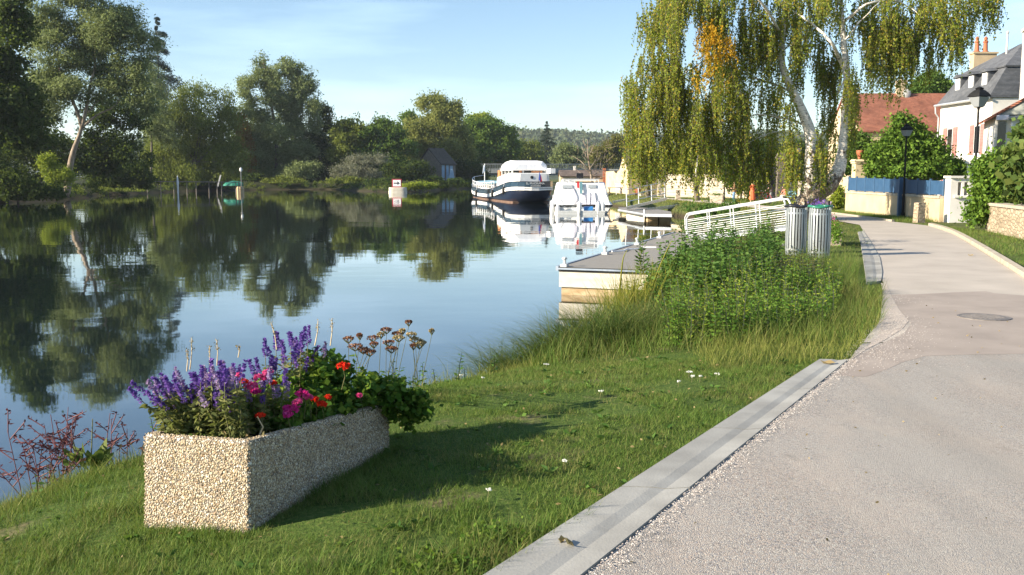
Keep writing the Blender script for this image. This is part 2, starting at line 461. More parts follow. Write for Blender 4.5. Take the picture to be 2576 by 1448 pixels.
def birch_bark():
    m, n, b = _new('birch_bark')
    v = objco(n, (1, 1, 1))
    h = objco(n, (3, 3, 9))
    f1 = noise(n, h, 3.0, 5, .65)          # thin dark lenticels
    patch = noise(n, objco(n, (1, 1, .8)), 2.6, 5, .7)
    t = n.nodes.new('ShaderNodeTexCoord'); sp = n.nodes.new('ShaderNodeSeparateXYZ')
    n.links.new(t.outputs['Object'], sp.inputs[0])
    low = n.nodes.new('ShaderNodeMapRange'); n.links.new(sp.outputs['Z'], low.inputs['Value'])
    low.inputs['From Min'].default_value = 0.3; low.inputs['From Max'].default_value = 3.2
    low.inputs['To Min'].default_value = 0.22; low.inputs['To Max'].default_value = 0.0
    c = ramp(n, [(.36, (.07,.055,.045)), (.45, (.62,.57,.50)), (.75, (.80,.77,.72))], f1)
    pf = mathn(n, 'ADD', patch, low.outputs[0])
    pm = ramp(n, [(.58, (0,0,0)), (.68, (1,1,1))], pf)
    c2 = mixc(n, pm, c, (.085,.062,.045))
    n.links.new(c2, b.inputs['Base Color']); b.inputs['Roughness'].default_value = .75
    bumpn(n, b, pf, .9, .05)
    return m
M['birch_bark'] = birch_bark()
def rough_bark():
    m, n, b = _new('rough_bark')
    vv = voro(n, objco(n, (1, 1, .45)), 16)
    c = ramp(n, [(.1, (.60,.52,.43)), (.35, (.34,.26,.19)), (.7, (.08,.055,.04))], vv.outputs['Distance'])
    c = mixc(n, noise(n, objco(n), 5, 4), c, (.19,.15,.11)); pw2 = ramp(n, [(.54, (0,0,0)), (.62, (1,1,1))], noise(n, objco(n, (1, 1, .7)), 3.2, 5, .7)); n.links.new(mixc(n, pw2, c, (.62,.57,.50)), b.inputs['Base Color']); b.inputs['Roughness'].default_value = .9
    inv = mathn(n, 'SUBTRACT', 1.0, vv.outputs['Distance'])
    bumpn(n, b, inv, 1.0, .06)
    return m
M['rough_bark'] = rough_bark()
def pebbles():
    m, n, b = _new('pebble_aggregate')
    co = objco(n)
    nz = n.nodes.new('ShaderNodeTexNoise'); nz.inputs['Scale'].default_value = 40; n.links.new(co, nz.inputs['Vector'])
    mv = n.nodes.new('ShaderNodeMix'); mv.data_type = 'RGBA'; mv.blend_type = 'LINEAR_LIGHT'; mv.inputs['Factor'].default_value = .012
    n.links.new(co, mv.inputs['A']); n.links.new(nz.outputs['Color'], mv.inputs['B'])
    v1 = voro(n, mv.outputs['Result'], 56); ve = voro(n, mv.outputs['Result'], 56, 'DISTANCE_TO_EDGE')
    sp = n.nodes.new('ShaderNodeSeparateColor'); n.links.new(v1.outputs['Color'], sp.inputs[0])
    c = ramp(n, [(0, (.30,.24,.17)), (.10, (.76,.70,.57)), (.30, (.82,.79,.72)), (.42, (.58,.49,.36)), (.55, (.78,.70,.54)), (.66, (.48,.46,.42)), (.76, (.66,.50,.31)), (.84, (.78,.76,.71)), (.93, (.26,.17,.11)), (1, (.68,.60,.50))], sp.outputs[0], 'CONSTANT')
    edge = ramp(n, [(.05, (1,1,1)), (.17, (0,0,0))], ve.outputs['Distance'])
    c = mixc(n, mathn(n, 'MULTIPLY', noise(n, co, 3.5, 5), .8), c, (.40,.30,.18))
    c = mixc(n, edge, c, (.13,.10,.07))
    n.links.new(c, b.inputs['Base Color']); b.inputs['Roughness'].default_value = .7
    h = ramp(n, [(0, (0,0,0)), (.25, (1,1,1))], ve.outputs['Distance'])
    bumpn(n, b, h, .9, .006)
    return m
M['pebbles'] = pebbles()
M['pebble_stones'] = leafmat('pebble_stones', [(0, (.12,.09,.06)), (.10, (.34,.26,.155)), (.25, (.48,.40,.27)), (.42, (.56,.49,.36)), (.55, (.36,.26,.14)), (.68, (.46,.37,.235)), (.80, (.21,.185,.155)), (.9, (.38,.24,.12)), (1, (.62,.57,.47))], transl=0.0, rough=.6, spec=.3)
def chipseal():
    m, n, b = _new('road_chippings')
    co = objco(n)
    v1 = voro(n, co, 100); ve = voro(n, co, 100, 'DISTANCE_TO_EDGE')
    sp = n.nodes.new('ShaderNodeSeparateColor'); n.links.new(v1.outputs['Color'], sp.inputs[0])
    c = ramp(n, [(0, (.20,.185,.175)), (.12, (.40,.345,.295)), (.30, (.47,.43,.375)), (.45, (.43,.355,.30)), (.58, (.35,.335,.32)), (.72, (.50,.46,.40)), (.86, (.385,.315,.265)), (.94, (.27,.265,.28))], sp.outputs[0], 'CONSTANT')
    edge = ramp(n, [(.02, (1,1,1)), (.12, (0,0,0))], ve.outputs['Distance'])
    c = mixc(n, edge, c, (.22,.20,.18))
    big = noise(n, co, .55, 5, .6)
    c = mixc(n, ramp(n, [(.42, (0,0,0)), (.62, (.7,.7,.7))], big), c, (.335,.315,.285))
    big2 = noise(n, objco(n, (1.3, .6, 1)), 1.4, 6, .7)
    c = mixc(n, ramp(n, [(.50, (0,0,0)), (.70, (.55,.55,.55))], big2), c, (.42,.36,.305))
    t2 = n.nodes.new('ShaderNodeMapping'); t2.inputs['Rotation'].default_value = (0, 0, R(30)); t2.inputs['Scale'].default_value = (1.6, .16, 1); n.links.new(co, t2.inputs['Vector'])
    st = noise(n, t2.outputs[0], 1.0, 6, .65); c = mixc(n, ramp(n, [(.45, (0,0,0)), (.72, (.42,.42,.42))], st), c, (.20,.185,.165))
    sp3 = noise(n, co, 3.2, 3, .5); c = mixc(n, ramp(n, [(.66, (0,0,0)), (.74, (.4,.4,.4))], sp3), c, (.17,.155,.135))
    n.links.new(c, b.inputs['Base Color']); b.inputs['Roughness'].default_value = .85; b.inputs['Specular IOR Level'].default_value = .2
    h = ramp(n, [(0, (0,0,0)), (.3, (1,1,1))], ve.outputs['Distance'])
    bumpn(n, b, h, .55, .005)
    return m
M['road'] = chipseal()
M['road_old'] = mat('road_old', (.44,.39,.335), (.35,.31,.265), .9, 1.1, .3, .7, bump=.4, bscale=70, bdist=.005, detail=8)
M['road_patch'] = mat('road_patch', (.255,.215,.185), (.335,.285,.245), .9, 1.6, .3, .7, bump=.3, bscale=90, bdist=.004, detail=8)
M['gravel'] = mat('gravel', (.34,.285,.24), (.50,.44,.38), .9, 90, .4, .6, bump=.9, bscale=60, bdist=.012)
M['path'] = mat('path', (.46,.40,.34), (.56,.49,.42), .9, 1.5, bump=.2, bscale=30)
def ground_mat():
    m, n, b = _new('ground_grass_soil')
    g = n.nodes.new('ShaderNodeNewGeometry'); sp = n.nodes.new('ShaderNodeSeparateXYZ')
    n.links.new(g.outputs['Position'], sp.inputs[0])
    f = noise(n, g.outputs['Position'], 1.3, 6, .6)
    fine = noise(n, g.outputs['Position'], 28, 4, .7)
    grass = ramp(n, [(.3, (.035,.065,.014)), (.55, (.07,.11,.022)), (.75, (.15,.15,.05))], fine)
    soil = ramp(n, [(.3, (.11,.085,.05)), (.7, (.23,.185,.11))], fine)
    pm = ramp(n, [(.56, (0,0,0)), (.70, (1,1,1))], f)
    c = mixc(n, pm, grass, soil)
    # far lawns read as plain green
    far = n.nodes.new('ShaderNodeMapRange'); n.links.new(sp.outputs['Y'], far.inputs['Value'])
    far.inputs['From Min'].default_value = 18; far.inputs['From Max'].default_value = 30
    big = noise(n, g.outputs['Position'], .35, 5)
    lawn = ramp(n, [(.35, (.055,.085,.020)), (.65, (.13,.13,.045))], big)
    c = mixc(n, far.outputs[0], c, lawn)
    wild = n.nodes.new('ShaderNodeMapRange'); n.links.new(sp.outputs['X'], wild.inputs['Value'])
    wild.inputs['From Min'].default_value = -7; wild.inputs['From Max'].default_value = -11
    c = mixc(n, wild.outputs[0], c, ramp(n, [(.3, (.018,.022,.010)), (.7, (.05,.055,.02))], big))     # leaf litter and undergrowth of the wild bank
    mud = n.nodes.new('ShaderNodeMapRange'); n.links.new(sp.outputs['Z'], mud.inputs['Value'])
    mud.inputs['From Min'].default_value = -.45; mud.inputs['From Max'].default_value = -.7
    c = mixc(n, mud.outputs[0], c, (.05,.042,.025))
    n.links.new(c, b.inputs['Base Color']); b.inputs['Roughness'].default_value = .95; b.inputs['Specular IOR Level'].default_value = .1
    bumpn(n, b, fine, .7, .03)
    return m
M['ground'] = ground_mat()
def water_mat():
    m, n, b = _new('river_water')
    b.inputs['Base Color'].default_value = (.008,.016,.016,1)
    b.inputs['Roughness'].default_value = .025; b.inputs['IOR'].default_value = 1.5
    b.inputs['Specular IOR Level'].default_value = .5
    g = n.nodes.new('ShaderNodeNewGeometry')
    mpn = n.nodes.new('ShaderNodeMapping'); mpn.inputs['Scale'].default_value = (.8, 1.1, 1); mpn.inputs['Rotation'].default_value = (0, 0, .15)
    n.links.new(g.outputs['Position'], mpn.inputs['Vector'])
    a = noise(n, mpn.outputs[0], 1.15, 2, .45)
    c = noise(n, mpn.outputs[0], .22, 2, .5)
    calm = noise(n, mpn.outputs[0], .05, 2, .5)
    amp = ramp(n, [(.38, (.25,.25,.25)), (.62, (1,1,1))], calm)
    h = mathn(n, 'ADD', mathn(n, 'MULTIPLY', mathn(n, 'MULTIPLY', a, amp), .0040), mathn(n, 'MULTIPLY', c, .010))
    x = n.nodes.new('ShaderNodeBump'); x.inputs['Strength'].default_value = 1.0; x.inputs['Distance'].default_value = 1.0
    n.links.new(h, x.inputs['Height']); n.links.new(x.outputs[0], b.inputs['Normal']); n.links.new(x.outputs[0], b.inputs['Coat Normal'])
    b.inputs['Coat Weight'].default_value = .7; b.inputs['Coat Roughness'].default_value = .025; b.inputs['Coat IOR'].default_value = 1.5
    return m
M['water'] = water_mat()
def stonework(name, a, b_, mortar, sx=3.6, sz=9.0):
    m, n, b = _new(name)
    t = n.nodes.new('ShaderNodeTexCoord'); sp = n.nodes.new('ShaderNodeSeparateXYZ'); cb = n.nodes.new('ShaderNodeCombineXYZ')
    n.links.new(t.outputs['Object'], sp.inputs[0])
    n.links.new(mathn(n, 'ADD', sp.outputs[0], sp.outputs[1]), cb.inputs[0]); n.links.new(sp.outputs[2], cb.inputs[1])
    mpn = n.nodes.new('ShaderNodeMapping'); mpn.inputs['Scale'].default_value = (sx, sz, 1); n.links.new(cb.outputs[0], mpn.inputs['Vector'])
    ve = voro(n, mpn.outputs[0], 1, 'DISTANCE_TO_EDGE'); v1 = voro(n, mpn.outputs[0], 1)
    s2 = n.nodes.new('ShaderNodeSeparateColor'); n.links.new(v1.outputs['Color'], s2.inputs[0])
    c = mixc(n, s2.outputs[0], a, b_)
    c = mixc(n, ramp(n, [(.02, (1,1,1)), (.10, (0,0,0))], ve.outputs['Distance']), c, mortar)
    c = mixc(n, ramp(n, [(.45, (0,0,0)), (.7, (.6,.6,.6))], noise(n, objco(n), 1.2, 5)), c, tuple(x * .7 for x in a))
    n.links.new(c, b.inputs['Base Color']); b.inputs['Roughness'].default_value = .9
    bumpn(n, b, ramp(n, [(0, (0,0,0)), (.15, (1,1,1))], ve.outputs['Distance']), .7, .04)
    return m
M['stone_wall'] = stonework('stone_wall', (.30,.235,.155), (.44,.36,.26), (.24,.19,.135))
M['pale_stone'] = stonework('pale_stone', (.44,.37,.285), (.56,.48,.38), (.36,.30,.23), 1.6, 4.2)
def tiles(name, a, b_, sx=6, sz=7, axis='xz'):
    m, n, b = _new(name)
    t = n.nodes.new('ShaderNodeTexCoord')
    mpn = n.nodes.new('ShaderNodeMapping'); mpn.inputs['Scale'].default_value = (sx, sx, sz)
    n.links.new(t.outputs['Object'], mpn.inputs['Vector'])
    wv = n.nodes.new('ShaderNodeTexWave'); wv.wave_type = 'BANDS'; wv.bands_direction = 'Z'; wv.inputs['Scale'].default_value = .5; wv.inputs['Distortion'].default_value = .6
    n.links.new(mpn.outputs[0], wv.inputs['Vector'])
    v1 = voro(n, mpn.outputs[0], 1)
    s2 = n.nodes.new('ShaderNodeSeparateColor'); n.links.new(v1.outputs['Color'], s2.inputs[0])
    c = mixc(n, s2.outputs[0], a, b_)
    st = noise(n, objco(n, (.8, .8, .8)), 1.1, 6, .65)
    c = mixc(n, ramp(n, [(.45, (0,0,0)), (.72, (.75,.75,.75))], st), c, tuple(x * .42 for x in a))
    n.links.new(c, b.inputs['Base Color']); b.inputs['Roughness'].default_value = .85
    bumpn(n, b, wv.outputs['Fac'], .8, .05)
    return m
M['red_tiles'] = tiles('red_tiles', (.24,.085,.05), (.34,.135,.08))
M['slate'] = tiles('slate', (.085,.092,.105), (.125,.132,.145), 5, 8)
M['brown_tiles'] = tiles('brown_tiles', (.10,.075,.06), (.16,.12,.10), 5, 5)
def planks(name, a, b_, rot=0.0):
    m, n, b = _new(name)
    t = n.nodes.new('ShaderNodeTexCoord'); mpn = n.nodes.new('ShaderNodeMapping'); mpn.inputs['Rotation'].default_value = (0, 0, rot)
    n.links.new(t.outputs['Object'], mpn.inputs['Vector'])
    wv = n.nodes.new('ShaderNodeTexWave'); wv.bands_direction = 'Y'; wv.inputs['Scale'].default_value = 2.2; wv.inputs['Distortion'].default_value = 0
    n.links.new(mpn.outputs[0], wv.inputs['Vector'])
    f = noise(n, objco(n, (.6, 8, 1)), 3, 5)
    c = mixc(n, f, a, b_)
    c = mixc(n, ramp(n, [(.0, (1,1,1)), (.10, (0,0,0))], wv.outputs['Fac']), c, (.03,.03,.028))
    n.links.new(c, b.inputs['Base Color']); b.inputs['Roughness'].default_value = .85
    bumpn(n, b, wv.outputs['Fac'], .4, .01)
    return m
M['deck'] = planks('deck', (.21,.195,.175), (.30,.28,.25))

# ------------------------------------------------------------------ foliage generators
def unit(n):
    v = rng.normal(size=(n, 3)); return v / np.linalg.norm(v, axis=1, keepdims=True)
def leaf_arrays(C, size, aspect=0.55, dirs=None, droop=None, jitter=.35, nrm=None):
    """rhombic, slightly folded leaves at centres C"""
    n = len(C)
    s = size * (1 + jitter * (rng.random(n) * 2 - 1)) if np.isscalar(size) else np.asarray(size)
    u = unit(n) if dirs is None else dirs / np.linalg.norm(dirs, axis=1, keepdims=True)
    if droop is not None:
        u = u + np.array([0, 0, -droop]); u /= np.linalg.norm(u, axis=1, keepdims=True)
    r = unit(n)
    if nrm is not None:
        r = nrm / np.linalg.norm(nrm, axis=1, keepdims=True); u = np.cross(u, r) + .001; u /= np.linalg.norm(u, axis=1, keepdims=True)
    v = np.cross(u, r); v /= np.linalg.norm(v, axis=1, keepdims=True) + 1e-9
    w_ = np.cross(u, v)
    s = s[:, None]
    a = C - u * s * .5; b = C + v * s * aspect * .5 + w_ * s * .08; c = C + u * s * .5; d = C - v * s * aspect * .5 + w_ * s * .08
    V = np.stack([a, b, c, d], 1).reshape(-1, 3)
    Fc = np.arange(n * 4).reshape(n, 4)
    return V, Fc
def leaves(name, C, size, m, parent=None, **k):
    C = np.asarray(C, float)
    if parent is not None: C = C - np.array(parent.location)
    V, Fc = leaf_arrays(C, size, **k)
    return arr_mesh(name, V, Fc, m, parent)
def clumps(blobs, per_m3=None, n=None, clump_r=.5, per=20, shell=.45, flat=.75, lumps=17, normals=False):
    """blobs: (x,y,z,rx,ry,rz) -> leaf centres gathered in boughs of small clumps, with gaps between the boughs"""
    blobs = [np.array(b, float) for b in blobs]
    vol = np.array([b[3] * b[4] * b[5] for b in blobs]) ** (.75)
    cnt = np.maximum(3, (n * vol / vol.sum())).astype(int)
    outp, outn = [], []
    for b, c in zip(blobs, cnt):
        k = max(3, int(lumps * rng.uniform(.8, 1.3)))
        d = unit(k); sub_c = b[:3] + d * ((shell + (1.0 - shell) * rng.random(k) ** .6) * .92)[:, None] * b[3:6]
        sub_r = rng.uniform(.24, .46, k)
        w_ = sub_r ** 2; which = rng.choice(k, c, p=w_ / w_.sum())
        d2 = unit(c); d2[:, 2] = d2[:, 2] * .8 + .12
        r2 = (.45 + .55 * rng.random(c) ** .5) * (1 + .10 * rng.normal(size=c))
        cc = sub_c[which] + d2 * (r2 * sub_r[which])[:, None] * b[3:6] * np.array([1, 1, .8])
        cr_ = clump_r * (.45 + rng.random(c))
        g = rng.normal(size=(c, per, 3)) * .5
        g[..., 2] *= flat
        outp.append((cc[:, None, :] + g * cr_[:, None, None]).reshape(-1, 3))
        nn = d2[:, None, :] + np.array([0, 0, .25]) + rng.normal(size=(c, per, 3)) * 1.0
        outn.append(nn.reshape(-1, 3))
    if normals: return np.concatenate(outp), np.concatenate(outn)
    return np.concatenate(outp)
def blades(name, base, az, length, width, lean, curl, m, parent=None, seg=3, tip=.08):
    """arching strips: lean = start angle from vertical, curl = added angle to the tip"""
    base = np.asarray(base, float); k = len(base)
    bc = lambda v: np.broadcast_to(np.asarray(v, float), (k,))
    az, length, width, lean, curl = map(bc, (az, length, width, lean, curl))
    if parent is not None: base = base - np.array(parent.location)
    h = np.stack([np.cos(az), np.sin(az), np.zeros(k)], 1)
    tw = az + math.pi / 2 + rng.normal(size=k) * .6
    side = np.stack([np.cos(tw), np.sin(tw), np.zeros(k)], 1)
    p = base.copy(); rows = []
    for i in range(seg + 1):
        t = i / seg
        wd = width * (1 - t * (1 - tip)) * (.75 + .25 * math.sin(math.pi * min(t * 1.6, 1)))
        rows.append(np.stack([p - side * wd[:, None] * .5, p + side * wd[:, None] * .5], 1))
        a = lean + curl * (i + .5) / seg
        p = p + (h * np.sin(a)[:, None] + np.array([0, 0, 1]) * np.cos(a)[:, None]) * (length / seg)[:, None]
    V = np.stack(rows, 1).reshape(-1, 3)           # k, seg+1, 2
    o = (np.arange(k) * (seg + 1) * 2)[:, None]
    q = np.concatenate([np.array([[2 * i, 2 * i + 1, 2 * i + 3, 2 * i + 2]]) for i in range(seg)])
    Fc = (o[:, None, :] + q[None]).reshape(-1, 4)
    return arr_mesh(name, V, Fc, m, parent)
def curve_pts(pts, sub=4):
    """smooth polyline through pts (Catmull-Rom)"""
    p = [Vector(x) for x in pts]; o = []
    for i in range(len(p) - 1):
        a, b, c, d = p[max(i - 1, 0)], p[i], p[i + 1], p[min(i + 2, len(p) - 1)]
        for k in range(sub):
            t = k / sub
            o.append(.5 * ((2 * b) + (c - a) * t + (2 * a - 5 * b + 4 * c - d) * t * t + (3 * b - a - 3 * c + d) * t ** 3))
    o.append(p[-1]); return o
def lerp_r(r, n):
    return list(np.interp(np.linspace(0, 1, n), np.linspace(0, 1, len(r)), r))
def limb(mb, pts, rad, n=8, wob=0.0, sub=4):
    c = curve_pts(pts, sub)
    if wob: c = [q + Vector(rng.normal(size=3) * wob) if 0 < i < len(c) - 1 else q for i, q in enumerate(c)]
    mb.tube(c, lerp_r(rad, len(c)), n)
# ------------------------------------------------------------------ the setting
def axis(fine0, fine1, step, lo, hi, g=1.13):
    a = list(np.arange(fine0, fine1, step)); s = step
    x = fine1
    while x < hi: a.append(x); s *= g; x += s
    a.append(hi); s = step; x = fine0 - step
    b = []
    while x > lo: b.append(x); s *= g; x -= s
    b.append(lo)
    return np.array(sorted(set(a + b)))
gx = axis(-5.0, 12.0, .16, -1500, 1500); gy = axis(2.0, 34.0, .2, -80, 1760, 1.09)
X, Y = np.meshgrid(gx, gy)
Z = ground(X, Y)
bumpy = .02 * np.sin(X * 2.1 + Y * 1.3) * np.sin(X * .9 - Y * 1.7 + 1)
Z = Z + np.where((sdist_river(X, Y) > .8) & (Z < -.05) & (X < 8) & (Y < 30), bumpy, 0)
ny, nx = X.shape
idx = np.arange(nx * ny).reshape(ny, nx)
Fc = np.stack([idx[:-1, :-1], idx[:-1, 1:], idx[1:, 1:], idx[1:, :-1]], -1).reshape(-1, 4)
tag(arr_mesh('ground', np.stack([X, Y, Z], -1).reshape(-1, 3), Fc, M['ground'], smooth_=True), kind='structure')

wx = np.array([-120, 120.]); wy = np.array([-80, 340.])
tag(arr_mesh('river_water', np.array([(-70, -60, WATER), (40, -60, WATER), (40, 345, WATER), (-70, 345, WATER)], float), np.array([[0, 1, 2, 3]]), M['water']), kind='structure')

def strip(name, left, right, y0, y1, m, z=0.0, step=.5, cols=4):
    ys = np.arange(y0, y1 + 1e-6, step)
    l = np.interp(ys, *zip(*left)); r = np.interp(ys, *zip(*right))
    V = []
    for i, yy in enumerate(ys):
        for k in range(cols + 1):
            V.append((l[i] + (r[i] - l[i]) * k / cols, yy, lane_level(yy) + z))
    V = np.array(V, float); ix = np.arange(len(ys) * (cols + 1)).reshape(len(ys), cols + 1)
    Fq = np.stack([ix[:-1, :-1], ix[:-1, 1:], ix[1:, 1:], ix[1:, :-1]], -1).reshape(-1, 4)
    return tag(arr_mesh(name, V, Fq, m), kind='structure')
ga, gb = P(1470, 1448, 0), P(2135, 907, 0)         # road side of the near gutter
gl, gm = P(1225, 1448, 0), P(2062, 907, 0)         # lawn side
sl_ = (gb.x - ga.x) / (gb.y - ga.y)
LEFT = [(0.2, ga.x - (ga.y - .2) * sl_), (ga.y, ga.x), (gb.y, gb.x), (P(2215, 805, 0).y, P(2215, 805, 0).x), (P(2222, 715, 0).y, P(2222, 715, 0).x),
        (P(2205, 640, 0).y, P(2205, 640, 0).x), (P(2180, 600, 0).y, P(2180, 600, 0).x), (P(2163, 565, 0).y, P(2163, 565, 0).x), (45, 14.1), (52, 14.6), (62, 14.8)]
RIGHT = [(0.2, 3.2), (P(2576, 700, 0).y, P(2576, 700, 0).x), (P(2400, 590, 0).y, P(2400, 590, 0).x), (P(2335, 567, 0).y, P(2335, 567, 0).x), (38.5, 15.3), (45, 16.2), (51, 17.0), (62, 17.6)]
strip('road_near', LEFT, RIGHT, 0.2, 10.0, M['road'], 0.0, .25, 8)
strip('road_far', LEFT, RIGHT, 10.0, 62.0, M['road_old'], 0.0, .5, 4)
PATH_L = [(62, 14.8), (76, 14.2), (88, 12.2), (104, 9.8), (125, 9.9)]; PATH_R = [(62, 17.6), (76, 17.2), (88, 15.0), (104, 12.6), (125, 12.4)]
strip('riverside_path', PATH_L, PATH_R, 62, 125, M['path'], 0.0, 1.0, 2)
def sheet(name, pts, m, z=.0014):
    pw = [P(x, y, z) for x, y in pts]
    mb = MB(); mb.quad(*pw); return tag(mb.build(name, m), kind='structure')
sheet('road_patch', [(2095, 946), (2135, 909), (2172, 888), (2225, 862), (2275, 838), (2292, 815), (2262, 790), (2240, 765), (2236, 742), (2300, 741), (2400, 736), (2480, 733), (2500, 738), (2576, 744), (2700, 744), (2700, 890), (2576, 891), (2420, 893), (2330, 896), (2270, 912), (2225, 932), (2180, 948)], M['road_patch'])
sheet('gravel_verge', [(2137, 906), (2175, 878), (2205, 850), (2222, 812), (2226, 760), (2216, 712), (2232, 716), (2242, 745), (2262, 780), (2286, 808), (2270, 828), (2225, 856), (2178, 880), (2145, 903)], M['gravel'], .0028)
def gutter_mesh(name, path, prof_w, joints=0):
    """concrete channel: shallow V between the lawn edge and the road edge"""
    mb = MB()
    pr = [(0, -.04), (0, .014), (.44, .011), (.64, .002), (.72, .0045), (.99, .012), (.99, -.04)]
    rings = []
    for a, b in path:
        a, b = Vector(a), Vector(b)
        rings.append([a + (b - a) * t + Vector((0, 0, h)) for t, h in pr])
    mb.loft(rings, closed=True)
    return tag(mb.build(name, M['concrete']), kind='structure')
n_seg = 5
g1 = []
ext = (gl - gm).normalized() * 1.6; ext2 = (ga - gb).normalized() * 1.6
A0, B0 = gl + ext, ga + ext2
jt = .0024
for i in range(n_seg):
    t0, t1 = i / n_seg, (i + 1) / n_seg
    g1.append([(A0.lerp(gm, t0 + jt), B0.lerp(gb, t0 + jt)), (A0.lerp(gm, t1), B0.lerp(gb, t1))])
mbg = MB()
for seg in g1:
    pr = [(0, -.04), (0, .014), (.44, .011), (.64, .002), (.72, .0045), (.985, .012), (.985, -.04)]
    mbg.loft([[a + (b - a) * t + Vector((0, 0, h)) for t, h in pr] for a, b in seg])
tag(mbg.build('gutter', M['concrete']), kind='structure')
g2 = [((2180, 712), (2217, 708)), ((2177, 690), (2220, 685)), ((2172, 655), (2214, 650)), ((2165, 612), (2190, 608)), ((2158, 585), (2172, 582))]
gutter_mesh('gutter_far', [(P(a[0], a[1], 0), P(b[0], b[1], 0)) for a, b in g2], 0)
# stone kerb on the far side of the lane
mb = MB()
kp = [Vector((x, y, lane_level(y))) for y, x in [(9.0, 5.95), (RIGHT[1][0], RIGHT[1][1])] + RIGHT[2:4]]
rings = [[p + Vector((0, 0, -.04)), p + Vector((0, 0, .09)), p + Vector((.14, .03, .10)), p + Vector((.14, .03, -.04))] for p in curve_pts(kp, 8)]
mb.loft(rings)
tag(mb.build('kerb', M['stone_cap']), kind='structure')
mb = MB()
kp = [Vector((x, y, float(lane_level(y)))) for y, x in RIGHT[4:]]
mb.loft([[p + Vector((0, 0, -.04)), p + Vector((0, 0, .07)), p + Vector((.12, .03, .07)), p + Vector((.12, .03, -.04))] for p in curve_pts(kp, 5)])
tag(mb.build('kerb_far', M['stone_cap']), kind='structure')

# manhole cover
mh = P(2475, 798, .006)
t_ = thing('manhole_cover', 'dark round iron manhole cover sunk in the tan road patch', 'manhole cover', mh)
mb = MB(); mb.lathe([(.31, -.01), (.31, .004), (.28, .005), (.28, .003), (0.02, .003)], n=28); mb.build('frame', M['cover_iron'], t_)
mb = MB(); mb.lathe([(.27, 0), (.27, .005), (.02, .006)], n=28)
for i in range(-4, 5):
    mb.box((i * .05, 0, .007), (.02, .42 - abs(i) * .04, .004))
mb.build('cover', M['cover_iron'], t_)

# plants crowding the wild far waterline
bl = []
seg = [tuple(p) for p in RIVER[26:46]]
for (ax, ay), (bx_, by2) in zip(seg[:-1], seg[1:]):
    L_ = math.hypot(bx_ - ax, by2 - ay)
    for k in range(int(L_ / 1.15)):
        t = rng.random(); x = ax + (bx_ - ax) * t; y = ay + (by2 - ay) * t
        nx_, ny_ = (by2 - ay) / L_, -(bx_ - ax) / L_
        if sdist_river(np.array([x + nx_]), np.array([y + ny_]))[0] < 0: nx_, ny_ = -nx_, -ny_
        o_ = rng.uniform(-.3, 2.6); r_ = rng.uniform(.4, .95)
        x += nx_ * o_; y += ny_ * o_
        bl.append((x, y, gz(x, y) * .5 + WATER * .5 + r_ * .55 + .25, r_ * 1.2, r_ * 1.2, r_ * .8))
k_ = len(bl) // 3
for nm, lb, mm, part in (('waterside_undergrowth', 'dark undergrowth crowding the far waterline', 'leaf_dark', bl[::3] + bl[1::3]), ('waterside_herbs', 'lighter olive herbs along the far waterline', 'leaf_olive', bl[2::3])):
    tag(leaves(nm, clumps(part, n=len(part) * 7, clump_r=.4, per=14, shell=.2, lumps=4), .24, M[mm], aspect=.5), lb, 'ground cover', kind='stuff')

# distant hills with woods
hx = np.linspace(-900, 1300, 120); hy = np.linspace(640, 1700, 50)
HX, HY = np.meshgrid(hx, hy)
def hill(x, y):
    r = smooth(640, 1250, y) * (1 - .4 * smooth(1350, 1700, y))
    return -2 + r * (46 + 6 * np.sin(x * .006 + .6) + 4 * np.sin(x * .017 + 2) - .012 * (x - 60)) 
ii = np.arange(HX.size).reshape(HX.shape)
tag(arr_mesh('hills', np.stack([HX, HY, hill(HX, HY)], -1).reshape(-1, 3), np.stack([ii[:-1, :-1], ii[:-1, 1:], ii[1:, 1:], ii[1:, :-1]], -1).reshape(-1, 4), mat('hill_ground', (.04,.06,.03), (.06,.08,.035), .9, .02), smooth_=True), kind='structure')
N = 5200
cx_ = rng.uniform(-260, 620, N); cy_ = 680 + 640 * rng.random(N) ** .8
cc = np.stack([cx_, cy_, hill(cx_, cy_) + rng.uniform(2, 8, N)], 1)
pts = (cc[:, None, :] + rng.normal(size=(N, 10, 3)) * np.array([3.2, 3.2, 2.6])).reshape(-1, 3)
o = leaves('hillside_wood', pts, 4.2, M['leaf_wood'], aspect=.9)
tag(o, 'far wooded ridge of mixed blue-green trees along the horizon', 'woodland', kind='stuff')
bl = []
for i in range(70):
    px = rng.uniform(1260, 2150); Yd = rng.uniform(330, 560)
    q = Q(px, rng.uniform(385, 405), Yd); rr = rng.uniform(5, 9)
    bl.append((q.x, q.y, q.z - 2, rr, rr, rr * .9))
o = leaves('valley_wood', clumps(bl, n=2600, clump_r=1.5, per=16), 1.3, M['leaf_wood'], aspect=.8)
tag(o, 'band of green trees in the valley beyond the bridge', 'woodland', kind='stuff')
